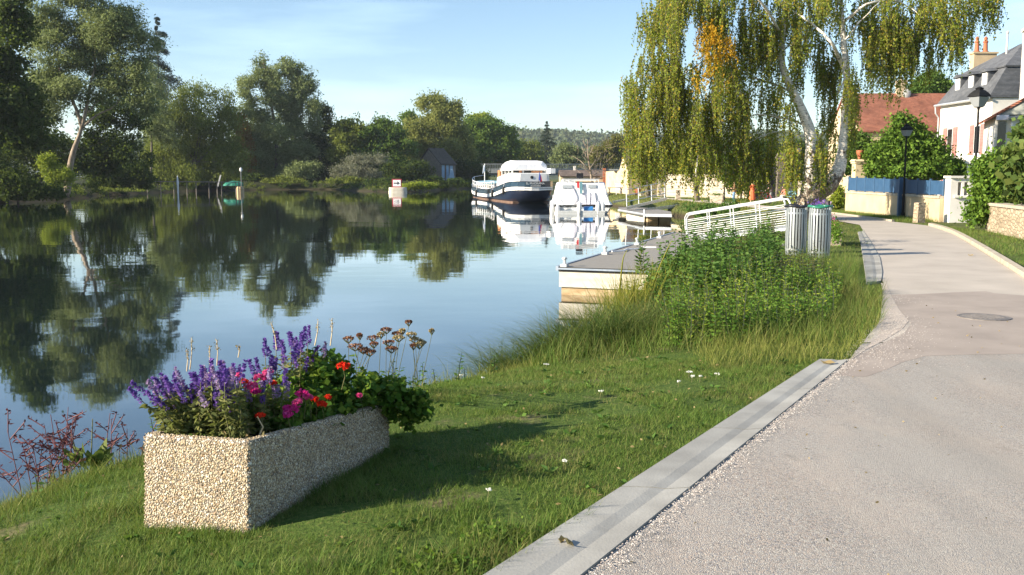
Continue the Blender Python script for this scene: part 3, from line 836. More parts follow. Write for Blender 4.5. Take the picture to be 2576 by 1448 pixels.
# ------------------------------------------------------------------ trees (built where they stand)
def pxblob(px, py, rx, ry, Yd, dy=0.0, deep=1.0):
    q = Q(px, py, Yd + dy); k = ppm(Yd)
    return (q.x, q.y, q.z, rx / k, rx / k * deep, ry / k)
def tree(name, label, base_px, Yd, blobs, leaf, size, n, per=20, clump_r=.8, trunk=None, trunk_r=.25, limbs=(), bark='bark', group='trees on the far bank', aspect=.6, shell=.45, deep=.85, cat='tree', droop=None, cnt_name='crown', flat=.75, groundz=None, limb_r=.10):
    q = Q(base_px, 450, Yd); z0 = gz(q.x, Yd) if groundz is None else groundz
    root = thing(name, label, cat, (q.x, Yd, z0), 0, group)
    bb = [pxblob(*b[:4], Yd, (b[4] if len(b) > 4 else 0) , deep) for b in blobs]
    pts, nn_ = clumps(bb, n=int(n * 1.9), clump_r=clump_r * .85, per=per, shell=shell, flat=flat, normals=True)
    k_ = pts[:, 2] > z0 + .1; pts = pts[k_]; nn_ = nn_[k_]
    if pts.size == 0: return root
    kw = dict(aspect=aspect)
    if droop: kw['droop'] = droop
    else: kw['nrm'] = nn_
    leaves(cnt_name, pts, size * 1.18, M[leaf], root, **kw)
    mb = MB()
    if trunk is None:
        top = max(bb, key=lambda b: b[2]); ctr = np.mean([b[:3] for b in bb], 0)
        limb(mb, [(q.x, Yd, z0 - .3), ((q.x * 2 + ctr[0]) / 3, Yd, z0 + (ctr[2] - z0) * .6), (top[0], top[1], top[2] + top[5] * .3)], [trunk_r, trunk_r * .6, .03], 7)
        for b in bb:
            st = Vector((q.x, Yd, z0)).lerp(Vector((ctr[0], Yd, ctr[2])), .55 + .3 * rng.random())
            limb(mb, [st, (st + Vector(b[:3])) / 2 + Vector((0, 0, -.3)), b[:3]], [limb_r, limb_r * .6, .02], 5)
    else:
        w_ = [Q(a, b, Yd) for a, b in trunk]; w_[0].z = min(w_[0].z, z0 - .2)
        limb(mb, w_, [trunk_r, trunk_r * .65, trunk_r * .35], 9)
    for lp, r in limbs:
        limb(mb, [Q(a, b, Yd + (c if True else 0)) for a, b, c in [(*p, 0) if len(p) == 2 else p for p in lp]], [r, r * .65, r * .3], 7)
    mb.build('trunk', M[bark], root, world=True, smooth_=True)
    return root

FB = 'trees on the far bank'
tree('broadleaf_tree', 'tall dark leafy tree cut off by the left edge of the photo', -40, 92, [(10, 120, 70, 130), (-60, 250, 120, 150), (40, 40, 50, 60), (20, 280, 70, 90), (60, 330, 60, 60)], 'leaf_dark', .30, 1000, 24, 1.1, trunk_r=.4)
tree('willow_tree', 'grey-green willow with a pale leaning forked trunk over the water', 168, 110,
     [(110, 120, 60, 110), (215, 60, 110, 90), (300, 120, 75, 110), (200, 190, 85, 70), (335, 190, 50, 90), (120, 240, 60, 60), (330, 50, 40, 50), (270, 230, 50, 40), (360, 250, 40, 40)], 'leaf_grey', .28, 1700, 24, 1.0,
     trunk=[(166, 470), (180, 400), (200, 340), (206, 316)], trunk_r=.42,
     limbs=[(((206, 322), (190, 270), (160, 210), (148, 160), (140, 60)), .22), (((206, 322), (218, 270), (228, 210), (238, 170), (240, 90)), .22), (((210, 318), (245, 290), (285, 270), (305, 245)), .16), (((222, 285), (240, 260), (258, 248)), .10), (((232, 215), (245, 200)), .07)], bark='bark_pale', aspect=.35, shell=.35)
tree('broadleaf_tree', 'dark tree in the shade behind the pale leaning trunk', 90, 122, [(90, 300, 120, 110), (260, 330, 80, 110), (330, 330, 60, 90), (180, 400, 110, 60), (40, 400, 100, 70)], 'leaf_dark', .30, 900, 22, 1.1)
def conifer_tiers(name, label, px, Yd, ytop, ybase, halfw, leaf, levels, droop, group, right_bias=0.0, n_per=150, ls=1.0):
    q = Q(px, ybase, Yd); root = thing(name, label, 'tree', (q.x, Yd, gz(q.x, Yd)), 0, group)
    zt = Q(px, ytop, Yd).z; zb = q.z; k = ppm(Yd); W = halfw / k
    mb = MB(); mb.tube([(q.x, Yd, root.location.z - .3), (q.x, Yd, (zt + zb) / 2), (q.x, Yd, zt)], [.35, .2, .03], 8)
    P_, D_ = [], []
    for i in range(levels):
        t = i / (levels - 1); z = zt + (zb - zt) * t
        nb = 5 + int(5 * t)
        for j in range(nb):
            z = zt + (zb - zt) * (t + rng.uniform(-.55, .55) / levels); a = rng.uniform(0, 2 * math.pi); ln = W * (t ** .85 * .95 + .06) * rng.uniform(.65, 1.08)
            if right_bias: ln *= 1 + right_bias * math.cos(a)
            tip = np.array([math.cos(a), math.sin(a), -droop * (.5 + t)]) * ln
            mid = np.array([math.cos(a) * .5, math.sin(a) * .5, .02 + .06 * (droop > .3)]) * ln
            st = np.array([q.x, Yd, z])
            mb.tube([st, st + mid, st + tip], [.06, .04, .01], 4)
            u = rng.random(n_per); c = st + (2 * u * (1 - u))[:, None] * mid * 2 * .5 + (u ** 2)[:, None] * tip + (2 * u * (1 - u))[:, None] * mid * .5
            spread = (.10 + .16 * (1 - u)) * ln
            off = rng.normal(size=(n_per, 3)) * np.stack([spread, spread, spread * .5], 1)
            off[:, 2] -= np.abs(rng.normal(size=n_per)) * droop * .5
            P_.append(c + off); D_.append(np.tile(tip / np.linalg.norm(tip), (n_per, 1)) + rng.normal(size=(n_per, 3)) * .35)
    leaves('crown', np.concatenate(P_), (2.4 / k + .12) * ls, M[leaf], root, dirs=np.concatenate(D_), aspect=.28, droop=droop * .6)
    mb.build('trunk', M['bark'], root, world=True, smooth_=True)
conifer_tiers('cedar_tree', 'blue-grey cedar with drooping tiers reaching out over the yellow-green weeping willow', 408, 196, 58, 400, 105, 'leaf_cedar', 12, .38, FB, .22, 240, 1.7)
tree('grey_willow', 'soft grey-green tree between the cedar and the tall willow', 378, 168, [(390, 280, 50, 70), (370, 210, 40, 60), (420, 330, 50, 40)], 'leaf_grey', .26, 420, 22, .9, aspect=.4)
tree('weeping_willow', 'wide yellow-green weeping willow standing over the wooden jetty', 480, 174, [(440, 320, 70, 90), (520, 290, 75, 70), (575, 320, 40, 80), (420, 400, 60, 60), (510, 390, 80, 65), (590, 400, 35, 55), (470, 440, 80, 25), (430, 458, 60, 16), (530, 456, 70, 18), (400, 430, 45, 40)], 'leaf_olive', .34, 1500, 22, 1.2, droop=1.2, aspect=.4, flat=1.3)
tree('tall_willow', 'huge silver-green willow with ragged double top by the far bank', 690, 206, [(690, 320, 85, 100), (720, 225, 60, 55), (645, 220, 42, 50), (765, 280, 45, 80), (700, 410, 90, 60), (640, 320, 45, 70), (655, 165, 16, 28), (672, 190, 18, 24), (740, 172, 26, 28), (715, 165, 14, 22), (775, 210, 22, 30), (660, 452, 40, 24), (715, 452, 50, 24)], 'leaf_grey', .40, 2500, 20, 1.2, trunk=[(690, 475), (695, 350), (662, 150)], trunk_r=.5, aspect=.45)
tree('rust_leaved_tree', 'small tree with rusty orange leaves beside the silver-green willow', 618, 200, [(612, 360, 20, 45), (622, 415, 22, 28), (605, 310, 12, 22)], 'leaf_rust', .34, 260, 18, 1.0)
tree('thin_tree', 'dark thin-leaved tree leaning out right of the silver-green willow', 800, 212, [(800, 285, 28, 40), (822, 300, 18, 30), (805, 350, 40, 50), (790, 400, 40, 60), (832, 390, 30, 60), (810, 450, 30, 24)], 'leaf_dark', .36, 560, 16, 1.3)
tree('round_tree', 'yellow-green bushy tree with a broken top beside the dark thin-leaved tree', 870, 206, [(868, 350, 32, 38), (895, 330, 20, 22), (880, 400, 45, 45), (850, 330, 12, 20)], 'leaf_olive', .42, 560, 18, 1.3)
tree('dark_alder', 'dark green alder behind the silvery waterside bush', 950, 208, [(945, 345, 50, 40), (985, 335, 30, 28), (935, 400, 60, 50), (1000, 390, 45, 50), (960, 318, 22, 18)], 'leaf_green', .42, 850, 18, 1.3)
tree('thin_birch', 'tall olive birch with a bare pale stem above the stone boathouse', 1095, 222, [(1085, 290, 45, 45), (1120, 300, 45, 45), (1060, 340, 45, 45), (1110, 360, 70, 50), (1150, 350, 35, 50), (1050, 390, 45, 40), (1150, 400, 40, 45), (1095, 258, 22, 22)], 'leaf_far_birch', .40, 1500, 20, 1.2, trunk=[(1098, 470), (1096, 350), (1096, 255)], trunk_r=.35, bark='bark_pale', droop=.9, flat=1.2)
tree('background_tree', 'deep green tree peeping out left of the olive birch', 1030, 240, [(1030, 312, 24, 26), (1022, 350, 26, 40)], 'leaf_green', .45, 240, 18, 1.5)
tree('chestnut_tree', 'broad dark green tree right of the stone boathouse', 1225, 250, [(1200, 335, 45, 42), (1245, 345, 45, 40), (1275, 385, 32, 36), (1215, 395, 60, 45), (1180, 360, 30, 50)], 'leaf_green', .48, 1000, 20, 1.6)
tree('light_tree', 'pale sunlit green tree top behind the broad dark tree', 1215, 285, [(1205, 312, 40, 20), (1240, 322, 30, 20)], 'leaf_yellowgreen', .5, 200, 18, 1.5)
tree('silver_bush', 'silvery bush with bare grey tips leaning over the river', 905, 196, [(900, 425, 45, 35), (940, 402, 36, 14), (870, 440, 35, 28), (925, 440, 40, 25)], 'leaf_silver', .30, 420, 18, 1.0, cat='bush', group='bushes on the far bank', trunk_r=.15, aspect=.35)
tree('waterside_bush', 'grey-green bush at the waterline below the silver-green willow', 770, 198, [(765, 440, 38, 34), (735, 450, 30, 25)], 'leaf_grey', .30, 300, 18, 1.0, cat='bush', group='bushes on the far bank', trunk_r=.12)
tree('waterside_bush', 'low sunlit green bush at the waterline under the silvery bush', 850, 190, [(850, 462, 26, 14), (890, 462, 30, 15), (815, 468, 22, 9)], 'leaf_olive', .28, 230, 18, .8, cat='bush', group='bushes on the far bank', trunk_r=.1)
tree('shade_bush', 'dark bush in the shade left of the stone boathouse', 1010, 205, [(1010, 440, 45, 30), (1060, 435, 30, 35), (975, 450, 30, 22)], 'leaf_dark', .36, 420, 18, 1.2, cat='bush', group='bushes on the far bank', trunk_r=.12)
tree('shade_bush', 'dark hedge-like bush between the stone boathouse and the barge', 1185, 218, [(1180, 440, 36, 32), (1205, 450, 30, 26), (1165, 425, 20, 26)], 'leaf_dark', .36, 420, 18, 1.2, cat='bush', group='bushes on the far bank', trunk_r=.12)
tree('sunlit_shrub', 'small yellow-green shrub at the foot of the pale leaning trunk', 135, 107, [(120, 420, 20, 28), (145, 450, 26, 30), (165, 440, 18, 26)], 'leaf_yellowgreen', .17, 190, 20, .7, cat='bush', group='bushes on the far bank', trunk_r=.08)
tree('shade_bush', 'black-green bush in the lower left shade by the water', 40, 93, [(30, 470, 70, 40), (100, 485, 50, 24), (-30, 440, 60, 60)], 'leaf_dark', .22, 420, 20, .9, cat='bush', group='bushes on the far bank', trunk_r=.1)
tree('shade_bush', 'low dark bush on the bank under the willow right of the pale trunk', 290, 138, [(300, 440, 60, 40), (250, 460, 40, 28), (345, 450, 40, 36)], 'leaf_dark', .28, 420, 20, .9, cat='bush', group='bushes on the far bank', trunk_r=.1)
tree('bank_herbs', 'dim green waterside herbs below the dark bush left of the jetty', 270, 132, [(265, 484, 42, 9), (330, 486, 36, 7)], 'leaf_olive', .2, 140, 18, .5, cat='bush', group='bushes on the far bank', trunk_r=.05)
tree('sunlit_herbs', 'bright yellow-green plants behind the arrow sign', 1055, 158, [(1040, 468, 32, 8), (1075, 466, 25, 7), (1015, 472, 12, 7)], 'leaf_yellowgreen', .22, 150, 16, .5, cat='bush', group='bushes on the far bank', trunk_r=.05)
for lb, px, Yd, bb, lf in (('dark low bramble behind the right end of the jetty', 640, 196, [(640, 458, 40, 18), (610, 452, 24, 16)], 'leaf_dark'),
        ('dull olive bramble below the silver-green willow trunk', 705, 192, [(700, 464, 36, 14), (740, 462, 26, 12)], 'leaf_olive'),
        ('dark bramble between the silvery bush and the arrow sign', 955, 176, [(950, 464, 34, 15), (985, 462, 20, 14)], 'leaf_dark'),
        ('dark green undergrowth right of the arrow sign plants', 1110, 186, [(1100, 462, 40, 13), (1145, 464, 36, 11)], 'leaf_dark'),
        ('dark undergrowth at the waterline left of the barge', 1180, 214, [(1175, 466, 40, 10), (1205, 464, 20, 12)], 'leaf_dark'),
        ('dim bramble at the left end of the jetty', 385, 172, [(385, 458, 36, 18), (350, 462, 30, 16)], 'leaf_dark'),
        ('deep green bramble under the middle of the jetty', 500, 176, [(500, 462, 46, 12), (560, 462, 34, 12)], 'leaf_dark')):
    tree('bramble_bush', lb, px, Yd, bb, lf, .28, 260, 18, .8, cat='bush', group='brambles along the far waterline', trunk_r=.05)
conifer_tiers('spruce_tree', 'lone dark pointed spruce beyond the bridge', 1375, 335, 305, 405, 36, 'leaf_conifer', 13, .22, 'trees beyond the bridge', 0, 110)
tree('round_willow', 'round pale green willow right of the lone spruce', 1430, 268, [(1430, 388, 34, 24), (1410, 402, 22, 16), (1450, 400, 20, 18)], 'leaf_grey', .42, 300, 18, 1.3, group='trees beyond the bridge')
tree('autumn_tree', 'green and brown autumn tree behind the gabled house', 1535, 235, [(1525, 390, 34, 30), (1555, 378, 28, 28), (1510, 415, 26, 22)], 'leaf_brownweed', .40, 420, 18, 1.3, group='trees beyond the bridge')
tree('valley_tree', 'dark olive tree left of the lone spruce', 1330, 300, [(1325, 378, 32, 26), (1300, 395, 30, 20), (1345, 398, 25, 18)], 'leaf_olive', .48, 360, 18, 1.5, group='trees beyond the bridge')

bl = []
for i in range(60):
    px = rng.uniform(-260, 1240); Yd = 262 + rng.uniform(0, 50)
    q = Q(px, rng.uniform(350, 440), Yd); rr = rng.uniform(4, 7); bl.append((q.x, q.y, q.z, rr, rr, rr * 1.1))
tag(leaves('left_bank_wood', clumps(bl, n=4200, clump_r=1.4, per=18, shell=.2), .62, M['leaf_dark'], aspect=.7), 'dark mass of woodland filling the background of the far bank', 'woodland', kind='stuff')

# bare tree on the near bank behind the cruiser
q0 = Q(1487, 470, 118)
rt = thing('bare_tree', 'leafless grey tree standing behind the white cruiser', 'tree', (q0.x, 118, gz(q0.x, 118)))
mb = MB()
limb(mb, [Q(1488, 478, 118), Q(1487, 440, 118), Q(1480, 400, 118), Q(1478, 352, 118)], [.22, .15, .09, .02], 6)
for a in ([(1487, 438), (1470, 425), (1455, 420)], [(1484, 425), (1500, 400), (1504, 378)], [(1481, 405), (1468, 380), (1462, 368)], [(1486, 445), (1510, 432), (1535, 428)], [(1480, 395), (1492, 372), (1495, 360)], [(1486, 432), (1465, 410), (1450, 398)], [(1487, 450), (1515, 446), (1530, 440)], [(1478, 375), (1470, 362), (1468, 350)]):
    limb(mb, [Q(x, y, 118 + rng.normal() * .6) for x, y in a], [.07, .045, .012], 5)
mb.build('trunk', M['bark_pale'], rt, world=True, smooth_=True)
mb = MB()
for i in range(70):
    x, y = rng.uniform(1450, 1530), rng.uniform(355, 440)
    a = Q(x, y, 118 + rng.normal()); b = Q(x + rng.normal() * 14, y - rng.uniform(6, 22), 118 + rng.normal())
    mb.tube([a, (a + b) / 2 + Vector(rng.normal(size=3) * .08), b], [.02, .014, .005], 4)
mb.build('twigs', M['bark_pale'], rt, world=True)

# right-hand garden trees
RB = 'garden shrubs and trees right of the lane'
tree('big_laurel', 'great bushy green shrub behind the blue fence', 2290, 56, [(2285, 388, 58, 40), (2222, 405, 40, 36), (2340, 406, 42, 34), (2398, 422, 30, 20), (2280, 332, 24, 34), (2312, 348, 24, 28), (2248, 356, 20, 26), (2190, 416, 26, 28), (2285, 428, 100, 18), (2262, 306, 10, 18), (2350, 372, 14, 20)], 'leaf_hedge', .17, 1250, 20, .6, cat='shrub', group=RB, trunk_r=.12, shell=.6)
tree('dark_yew', 'dark green tree between the birch trunk and the barn', 2150, 63, [(2152, 380, 28, 40), (2170, 410, 26, 34), (2135, 410, 18, 34)], 'leaf_green', .18, 420, 22, .6, group=RB, trunk_r=.15)
tree('round_treetop', 'round dark treetop showing above the red barn roof', 2335, 105, [(2345, 212, 30, 24), (2320, 225, 30, 18), (2365, 222, 20, 18)], 'leaf_green', .26, 420, 20, .9, group=RB)
tree('ivy_bush', 'bright yellow-green ivy bush at the left end of the blue fence wall', 2107, 53.5, [(2108, 497, 10, 22), (2104, 515, 11, 14)], 'leaf_yellowgreen', .12, 120, 18, .3, cat='shrub', group=RB, trunk_r=.04)
tree('dark_climber', 'dark leafy shrub spilling over the stone wall at right', 2510, 31.5, [(2500, 455, 34, 46), (2545, 432, 36, 44), (2480, 500, 20, 34), (2585, 450, 34, 46), (2525, 500, 40, 22), (2462, 538, 13, 24)], 'leaf_hedge', .11, 1300, 24, .4, cat='shrub', group=RB, trunk_r=.06, shell=.55)
tree('broad_vine', 'light green broad-leaved vine hanging at the right edge of the photo', 2575, 28, [(2568, 385, 22, 26), (2575, 440, 24, 30), (2572, 480, 18, 24), (2580, 330, 16, 24)], 'leaf_dock', .20, 60, 14, .35, cat='shrub', group=RB, trunk_r=.03, aspect=.85)
tree('gate_bush', 'bright green bush beside the dark iron gate', 1865, 86, [(1865, 430, 32, 26), (1845, 460, 26, 20), (1895, 455, 24, 24), (1860, 400, 20, 18)], 'leaf_hedge', .20, 520, 20, .7, cat='shrub', group=RB, trunk_r=.1)
tree('garden_tree', 'dark tree in the garden behind the iron gate', 1935, 98, [(1935, 420, 50, 50), (1990, 410, 45, 50), (1900, 390, 40, 36), (2030, 400, 40, 50)], 'leaf_dark', .24, 900, 20, 1.0, group=RB)
tree('garden_tree', 'olive garden tree behind the stone garden wall among the birch curtains', 1750, 104, [(1740, 410, 55, 38), (1800, 400, 45, 42), (1690, 420, 35, 30)], 'leaf_olive', .26, 560, 20, 1.0, group=RB)
tree('autumn_shrub', 'russet shrub at the corner of the gabled house', 1622, 101, [(1622, 437, 16, 16), (1608, 425, 10, 10)], 'leaf_rust', .22, 140, 18, .5, cat='shrub', group=RB, trunk_r=.06)

# ------------------------------------------------------------------ the great weeping birch
BY = 40.0
bq = P(2012, 562, -.05)
birch = thing('weeping_birch', 'great weeping birch with one upright and one leaning white trunk behind the bins', 'tree', (Q(2012, 560, BY).x, BY, gz(Q(2012, 560, BY).x, BY)))
def T(*p): return [Q(a, b, BY + (c if len(r) > 2 else 0)) for r in p for a, b, c in [(r[0], r[1], r[2] if len(r) > 2 else 0)]]
mb = MB(); limb(mb, T((2022, 566), (2032, 490), (2041, 410), (2040, 345), (2022, 290), (1995, 232), (1970, 175), (1967, 110), (1974, 20), (1980, -80)), [.40, .33, .29, .25, .21, .17, .14, .115, .10, .05], 12)
mb.build('upright_trunk', M['birch_bark'], birch, world=True, smooth_=True)
mb = MB(); limb(mb, T((2082, 470), (2106, 435), (2118, 390), (2124, 320), (2127, 250), (2131, 190), (2123, 110), (2118, 40), (2112, -80)), [.34, .30, .22, .17, .15, .135, .115, .09, .05], 12)
mb.build('leaning_trunk', M['birch_bark'], birch, world=True, smooth_=True)
mb = MB(); limb(mb, T((1985, 572), (2012, 528), (2050, 490), (2084, 468), (2094, 452)), [.50, .44, .39, .35, .32], 14)
mb.build('trunk_foot', M['rough_bark'], birch, world=True, smooth_=True)
mb = MB(); kc = Q(2078, 466, BY - .42)
mb.lathe([(.20, -.05), (.20, .02), (.17, .06), (.12, .05), (.10, -.05)], n=18)
kn = mb.build('knot_rim', M['bark_pale'], birch); kn.location = kc - birch.location; kn.rotation_euler = (R(82), 0, R(-14))
mb = MB(); mb.lathe([(.11, -.02), (.115, .0), (.01, .005)], n=16)
kh = mb.build('knot_hole', M['rubber'], kn); kh.location = (0, 0, .012)
mb = MB()
for pts, r in ((((2130, 195), (2112, 150), (2092, 108), (2052, 66), (2018, 44), (1990, 20)), .11), (((2123, 200), (2108, 235), (2120, 160), (2130, 90)), .04),
               (((1967, 110), (1930, 50), (1880, 22), (1815, 34), (1745, 72)), .06), (((1970, 90), (1900, -10), (1830, -40), (1720, 0), (1650, 90)), .07), (((1975, 30), (1900, -60), (1760, -70), (1660, -20)), .07),
               (((1995, 232), (1940, 210), (1880, 195), (1800, 215), (1740, 250)), .06), (((2008, 262), (1960, 225), (1935, 230)), .05), (((2035, 320), (1980, 300), (1900, 290), (1840, 320), (1790, 360)), .055),
               (((1968, 150), (1900, 120), (1800, 140), (1700, 200), (1620, 280)), .06), (((2040, 390), (2060, 350), (2075, 325)), .06), (((2040, 350), (1960, 330), (1880, 360)), .04),
               (((2120, 60), (2180, 10), (2260, 5), (2330, 50)), .07),  (((2122, 110), (2160, 60), (2200, 20), (2240, -20)), .035), (((2126, 300), (2150, 250), (2170, 235)), .035),
               (((1750, 480), (1752, 430), (1758, 380)), .05)):
    limb(mb, [Q(x, y, BY + rng.normal() * .9 * min(1, i)) for i, (x, y) in enumerate(pts)], [r * .95, r * .62, r * .4, r * .15], 7, wob=.02)
mb.build('limbs', M['birch_bark'], birch, world=True, smooth_=True)
def strands(blobs, leafsize=.075, step=.035, lmin=.6, lmax=1.9, depth=1.0, dens=2.1):
    """leafy hanging twigs, gathered in curtains with gaps between"""
    Cs, Ds, tw = [], [], []
    k = ppm(BY)
    for b in blobs:
        px, py, rx, ry, n = b[:5]; n = int(n * dens)
        dd = b[5] if len(b) > 5 else 0
        nc = max(2, n // 11); cur = []
        for i in range(nc):
            a = rng.uniform(0, 2 * math.pi); r = math.sqrt(rng.random())
            cur.append((px + rx * r * math.cos(a), py + ry * r * math.sin(a), BY + dd + rng.normal() * rx / k * .7 * depth, rng.uniform(.7, 1.15)))
        for i in range(n):
            x, y, yd, lf = cur[rng.integers(nc)]
            st = np.array(Q(x + rng.normal() * 9, y + rng.normal() * 10, yd + rng.normal() * .25))
            ln = rng.uniform(lmin, lmax) * lf * (0.7 if py > 400 else 1); m_ = int(ln / step)
            t = np.linspace(0, 1, m_)
            sw = rng.normal(size=2) * .14; o2 = rng.uniform(0, .28); oa = rng.uniform(0, 6.28)
            c = st + np.stack([sw[0] * t + o2 * np.cos(oa) * np.sqrt(t), sw[1] * t + o2 * np.sin(oa) * np.sqrt(t), -ln * t ** 1.15 + ln * .25], 1)
            c += rng.normal(size=c.shape) * .032
            Cs.append(c); d = rng.normal(size=c.shape) * .7; d[:, 2] -= .8; Ds.append(d)
            tw.append((c[0], c[m_ // 2], c[-1]))
    return np.concatenate(Cs), np.concatenate(Ds), tw
D1 = [(1730, 30, 95, 60, 120), (1640, 60, 25, 40, 20), (1680, 130, 50, 60, 70), (1650, 190, 25, 30, 24), (1610, 190, 14, 30, 8), (1640, 250, 40, 55, 50), (1590, 230, 20, 30, 14), (1600, 310, 34, 45, 45), (1585, 330, 18, 40, 14), (1680, 290, 60, 80, 110),
      (1750, 220, 70, 90, 120), (1840, 110, 80, 90, 140), (1910, 60, 60, 60, 60), (1760, 380, 65, 50, 80), (1640, 390, 50, 35, 50), (1600, 400, 25, 22, 14), (1835, 310, 55, 85, 100), (1890, 220, 45, 70, 55), (1920, 390, 18, 45, 24), (1875, 395, 26, 40, 34), (1830, 405, 30, 30, 26),
      (1930, 130, 35, 60, 40), (1990, 60, 45, 55, 36, 1.6), (1940, 290, 28, 60, 24, 1.6), (2055, 30, 60, 45, 50, 1.6), (2060, 130, 40, 60, 36, 1.6), (2020, 170, 24, 60, 18, 1.6), (1995, 380, 20, 50, 40, -1.2), (2066, 385, 14, 46, 20, -1.0), (2140, 230, 14, 50, 16, -.8), (1975, 250, 16, 50, 18, -.8), (2010, 90, 30, 50, 24, -.8), (1945, 400, 14, 36, 14), (2070, 400, 20, 55, 18, 1.6), (2088, 320, 18, 60, 20, 1.6), (2140, 235, 18, 55, 15, 1.6), (2088, 240, 26, 60, 24, 1.6), (2130, 130, 30, 60, 19, 1.6), (2140, 330, 9, 30, 10),
      (2200, 40, 60, 50, 70), (2195, 120, 35, 50, 44), (2255, 110, 40, 60, 60), (2240, 165, 30, 30, 26), (2310, 50, 55, 45, 60), (2300, 110, 28, 40, 30), (2328, 160, 14, 40, 10), (2385, 40, 50, 40, 46), (2430, 90, 35, 35, 28), (2400, 110, 25, 25, 12), (2470, 30, 30, 35, 20), (2495, 10, 20, 30, 12), (1800, -40, 150, 40, 120), (2100, -50, 150, 40, 120), (2350, -30, 120, 30, 70)]
C_, D_, tw1 = strands(D1)
leaves('crown', C_, .092, M['leaf_birch'], birch, dirs=D_, aspect=.72)
C_, D_, tw2 = strands([(1800, 80, 30, 30, 46, -2.2), (1815, 130, 28, 35, 40, -2.4), (1765, 130, 20, 26, 22, -2.2), (1790, 185, 16, 26, 16, -2.4), (1755, 200, 10, 22, 6, -2.2), (1838, 200, 9, 22, 5, -2.2)], lmin=.4, lmax=.95, depth=.6, dens=.75)
leaves('yellow_foliage', C_, .085, M['leaf_birch_yellow'], birch, dirs=D_, aspect=.75)
tv = []; tf = []
for a, b, c in tw1:
    o_ = len(tv); wd = np.array([.006, 0, 0])
    tv += [a - wd, a + wd, b + wd, b - wd, c + wd * .5, c - wd * .5]; tf += [(o_, o_ + 1, o_ + 2, o_ + 3), (o_ + 3, o_ + 2, o_ + 4, o_ + 5)]
arr_mesh('twigs', np.array(tv) - np.array(birch.location), np.array(tf), M['bark'], birch)

# smaller birches farther along the lawn
def small_birch(label, px, Yd, top, blobs, n):
    q = Q(px, 480, Yd); r = thing('small_birch', label, 'tree', (q.x, Yd, gz(q.x, Yd)), 0, 'young birches on the lawn')
    mb = MB(); limb(mb, [(q.x, Yd, r.location.z - .2), Q(px - 3, 440, Yd), Q(px + 2, 380, Yd), Q(px, top, Yd)], [.26, .22, .15, .03], 8)
    mb.build('trunk', M['bark'], r, world=True, smooth_=True)
    pts = clumps([pxblob(*b, Yd) for b in blobs], n=n, clump_r=.5, per=26, flat=2.4)
    leaves('crown', pts, .16, M['leaf_birch'], r, aspect=.6, droop=1.2)
small_birch('grey-stemmed birch standing on the lawn left of the stone flower box', 1754, 80, 330, [(1755, 370, 55, 40), (1730, 410, 40, 30), (1785, 405, 40, 36), (1740, 440, 22, 26)], 300)
small_birch('short birch with foliage down to the grass beside the second gangway', 1632, 84, 380, [(1630, 415, 24, 30), (1632, 450, 10, 26), (1622, 430, 14, 20)], 150)
# ------------------------------------------------------------------ buildings on the right
def gable_house(name, label, x0, x1, y0, y1, z0, ze, zr, ridge, wall_m, roof_m, over=.25, cat='house', group=None):
    """box house; ridge 'x' or 'y'"""
    r = thing(name, label, cat, ((x0 + x1) / 2, (y0 + y1) / 2, z0), 0, group)
    mb = MB()
    if ridge == 'x':
        ym = (y0 + y1) / 2
        mb.prism([(x0, y0, z0), (x0, y1, z0), (x0, y1, ze), (x0, ym, zr), (x0, y0, ze)], (x1 - x0, 0, 0))
    else:
        xm = (x0 + x1) / 2
        mb.prism([(x0, y0, z0), (x1, y0, z0), (x1, y0, ze), (xm, y0, zr), (x0, y0, ze)], (0, y1 - y0, 0))
    mb.build('wall', wall_m, r, world=True)
    mb = MB(); th = .14
    if ridge == 'x':
        ym = (y0 + y1) / 2; sl = (zr - ze) / (ym - y0)
        for s_, ya in ((-1, y0), (1, y1)):
            yo = ya + s_ * over; zo = ze - sl * over
            mb.prism([(x0 - .12, ym, zr + .02), (x0 - .12, yo, zo + .02), (x0 - .12, yo, zo + th), (x0 - .12, ym, zr + th)], (x1 - x0 + .24, 0, 0))
    else:
        xm = (x0 + x1) / 2; sl = (zr - ze) / (xm - x0)
        for s_, xa in ((-1, x0), (1, x1)):
            xo = xa + s_ * over; zo = ze - sl * over
            mb.prism([(xm, y0 - .12, zr + .02), (xo, y0 - .12, zo + .02), (xo, y0 - .12, zo + th), (xm, y0 - .12, zr + th)], (0, y1 - y0 + .24, 0))
    rf = mb.build('roof', roof_m, r, world=True)
    return r, rf

# red-roofed barn
a = Q(2163, 328, 72); b_ = Q(2150, 240, 75.5); c_ = Q(2372, 328, 72)
barn, barn_roof = gable_house('barn', 'low barn with a long mottled red tiled roof and pale gable end', a.x, c_.x + 6, 72, 79, -.3, a.z, b_.z, 'x', M['cream_wall'], M['red_tiles'])
def sub(mb, name, m, part, **k):           # sub-part given in world coordinates; part hangs on an unrotated thing
    base = part.parent.location if part.parent else part.location
    mb.v = [(v[0] - base[0], v[1] - base[1], v[2] - base[2]) for v in mb.v]
    return mb.build(name, m, part, **k)
q = Q(2265, 243, 75.4)
mb = MB(); mb.box((q.x, 75.4, q.z + .35), (.62, .55, 1.5)); mb.box((q.x, 75.4, q.z + 1.14), (.74, .66, .10)); mb.lathe([(.16, 0), (.12, .3)], (q.x, 75.4, q.z + 1.2), 10)
sub(mb, 'chimney', M['cream_wall'], barn_roof)
q = Q(2282, 240, 75.0)
mb = MB(); mb.tube([(q.x, 75.3, q.z - .4), (q.x, 75.2, q.z + .1)], .03, 6)
dsh = []
for i in range(5):
    rr = .36 * i / 4; dsh.append([(q.x + max(rr, .01) * math.cos(t) * .9, 75.1 - .10 + .5 * rr * rr, q.z + .12 + max(rr, .01) * math.sin(t)) for t in np.linspace(0, 2 * math.pi, 17)[:-1]])
mb.loft(dsh)
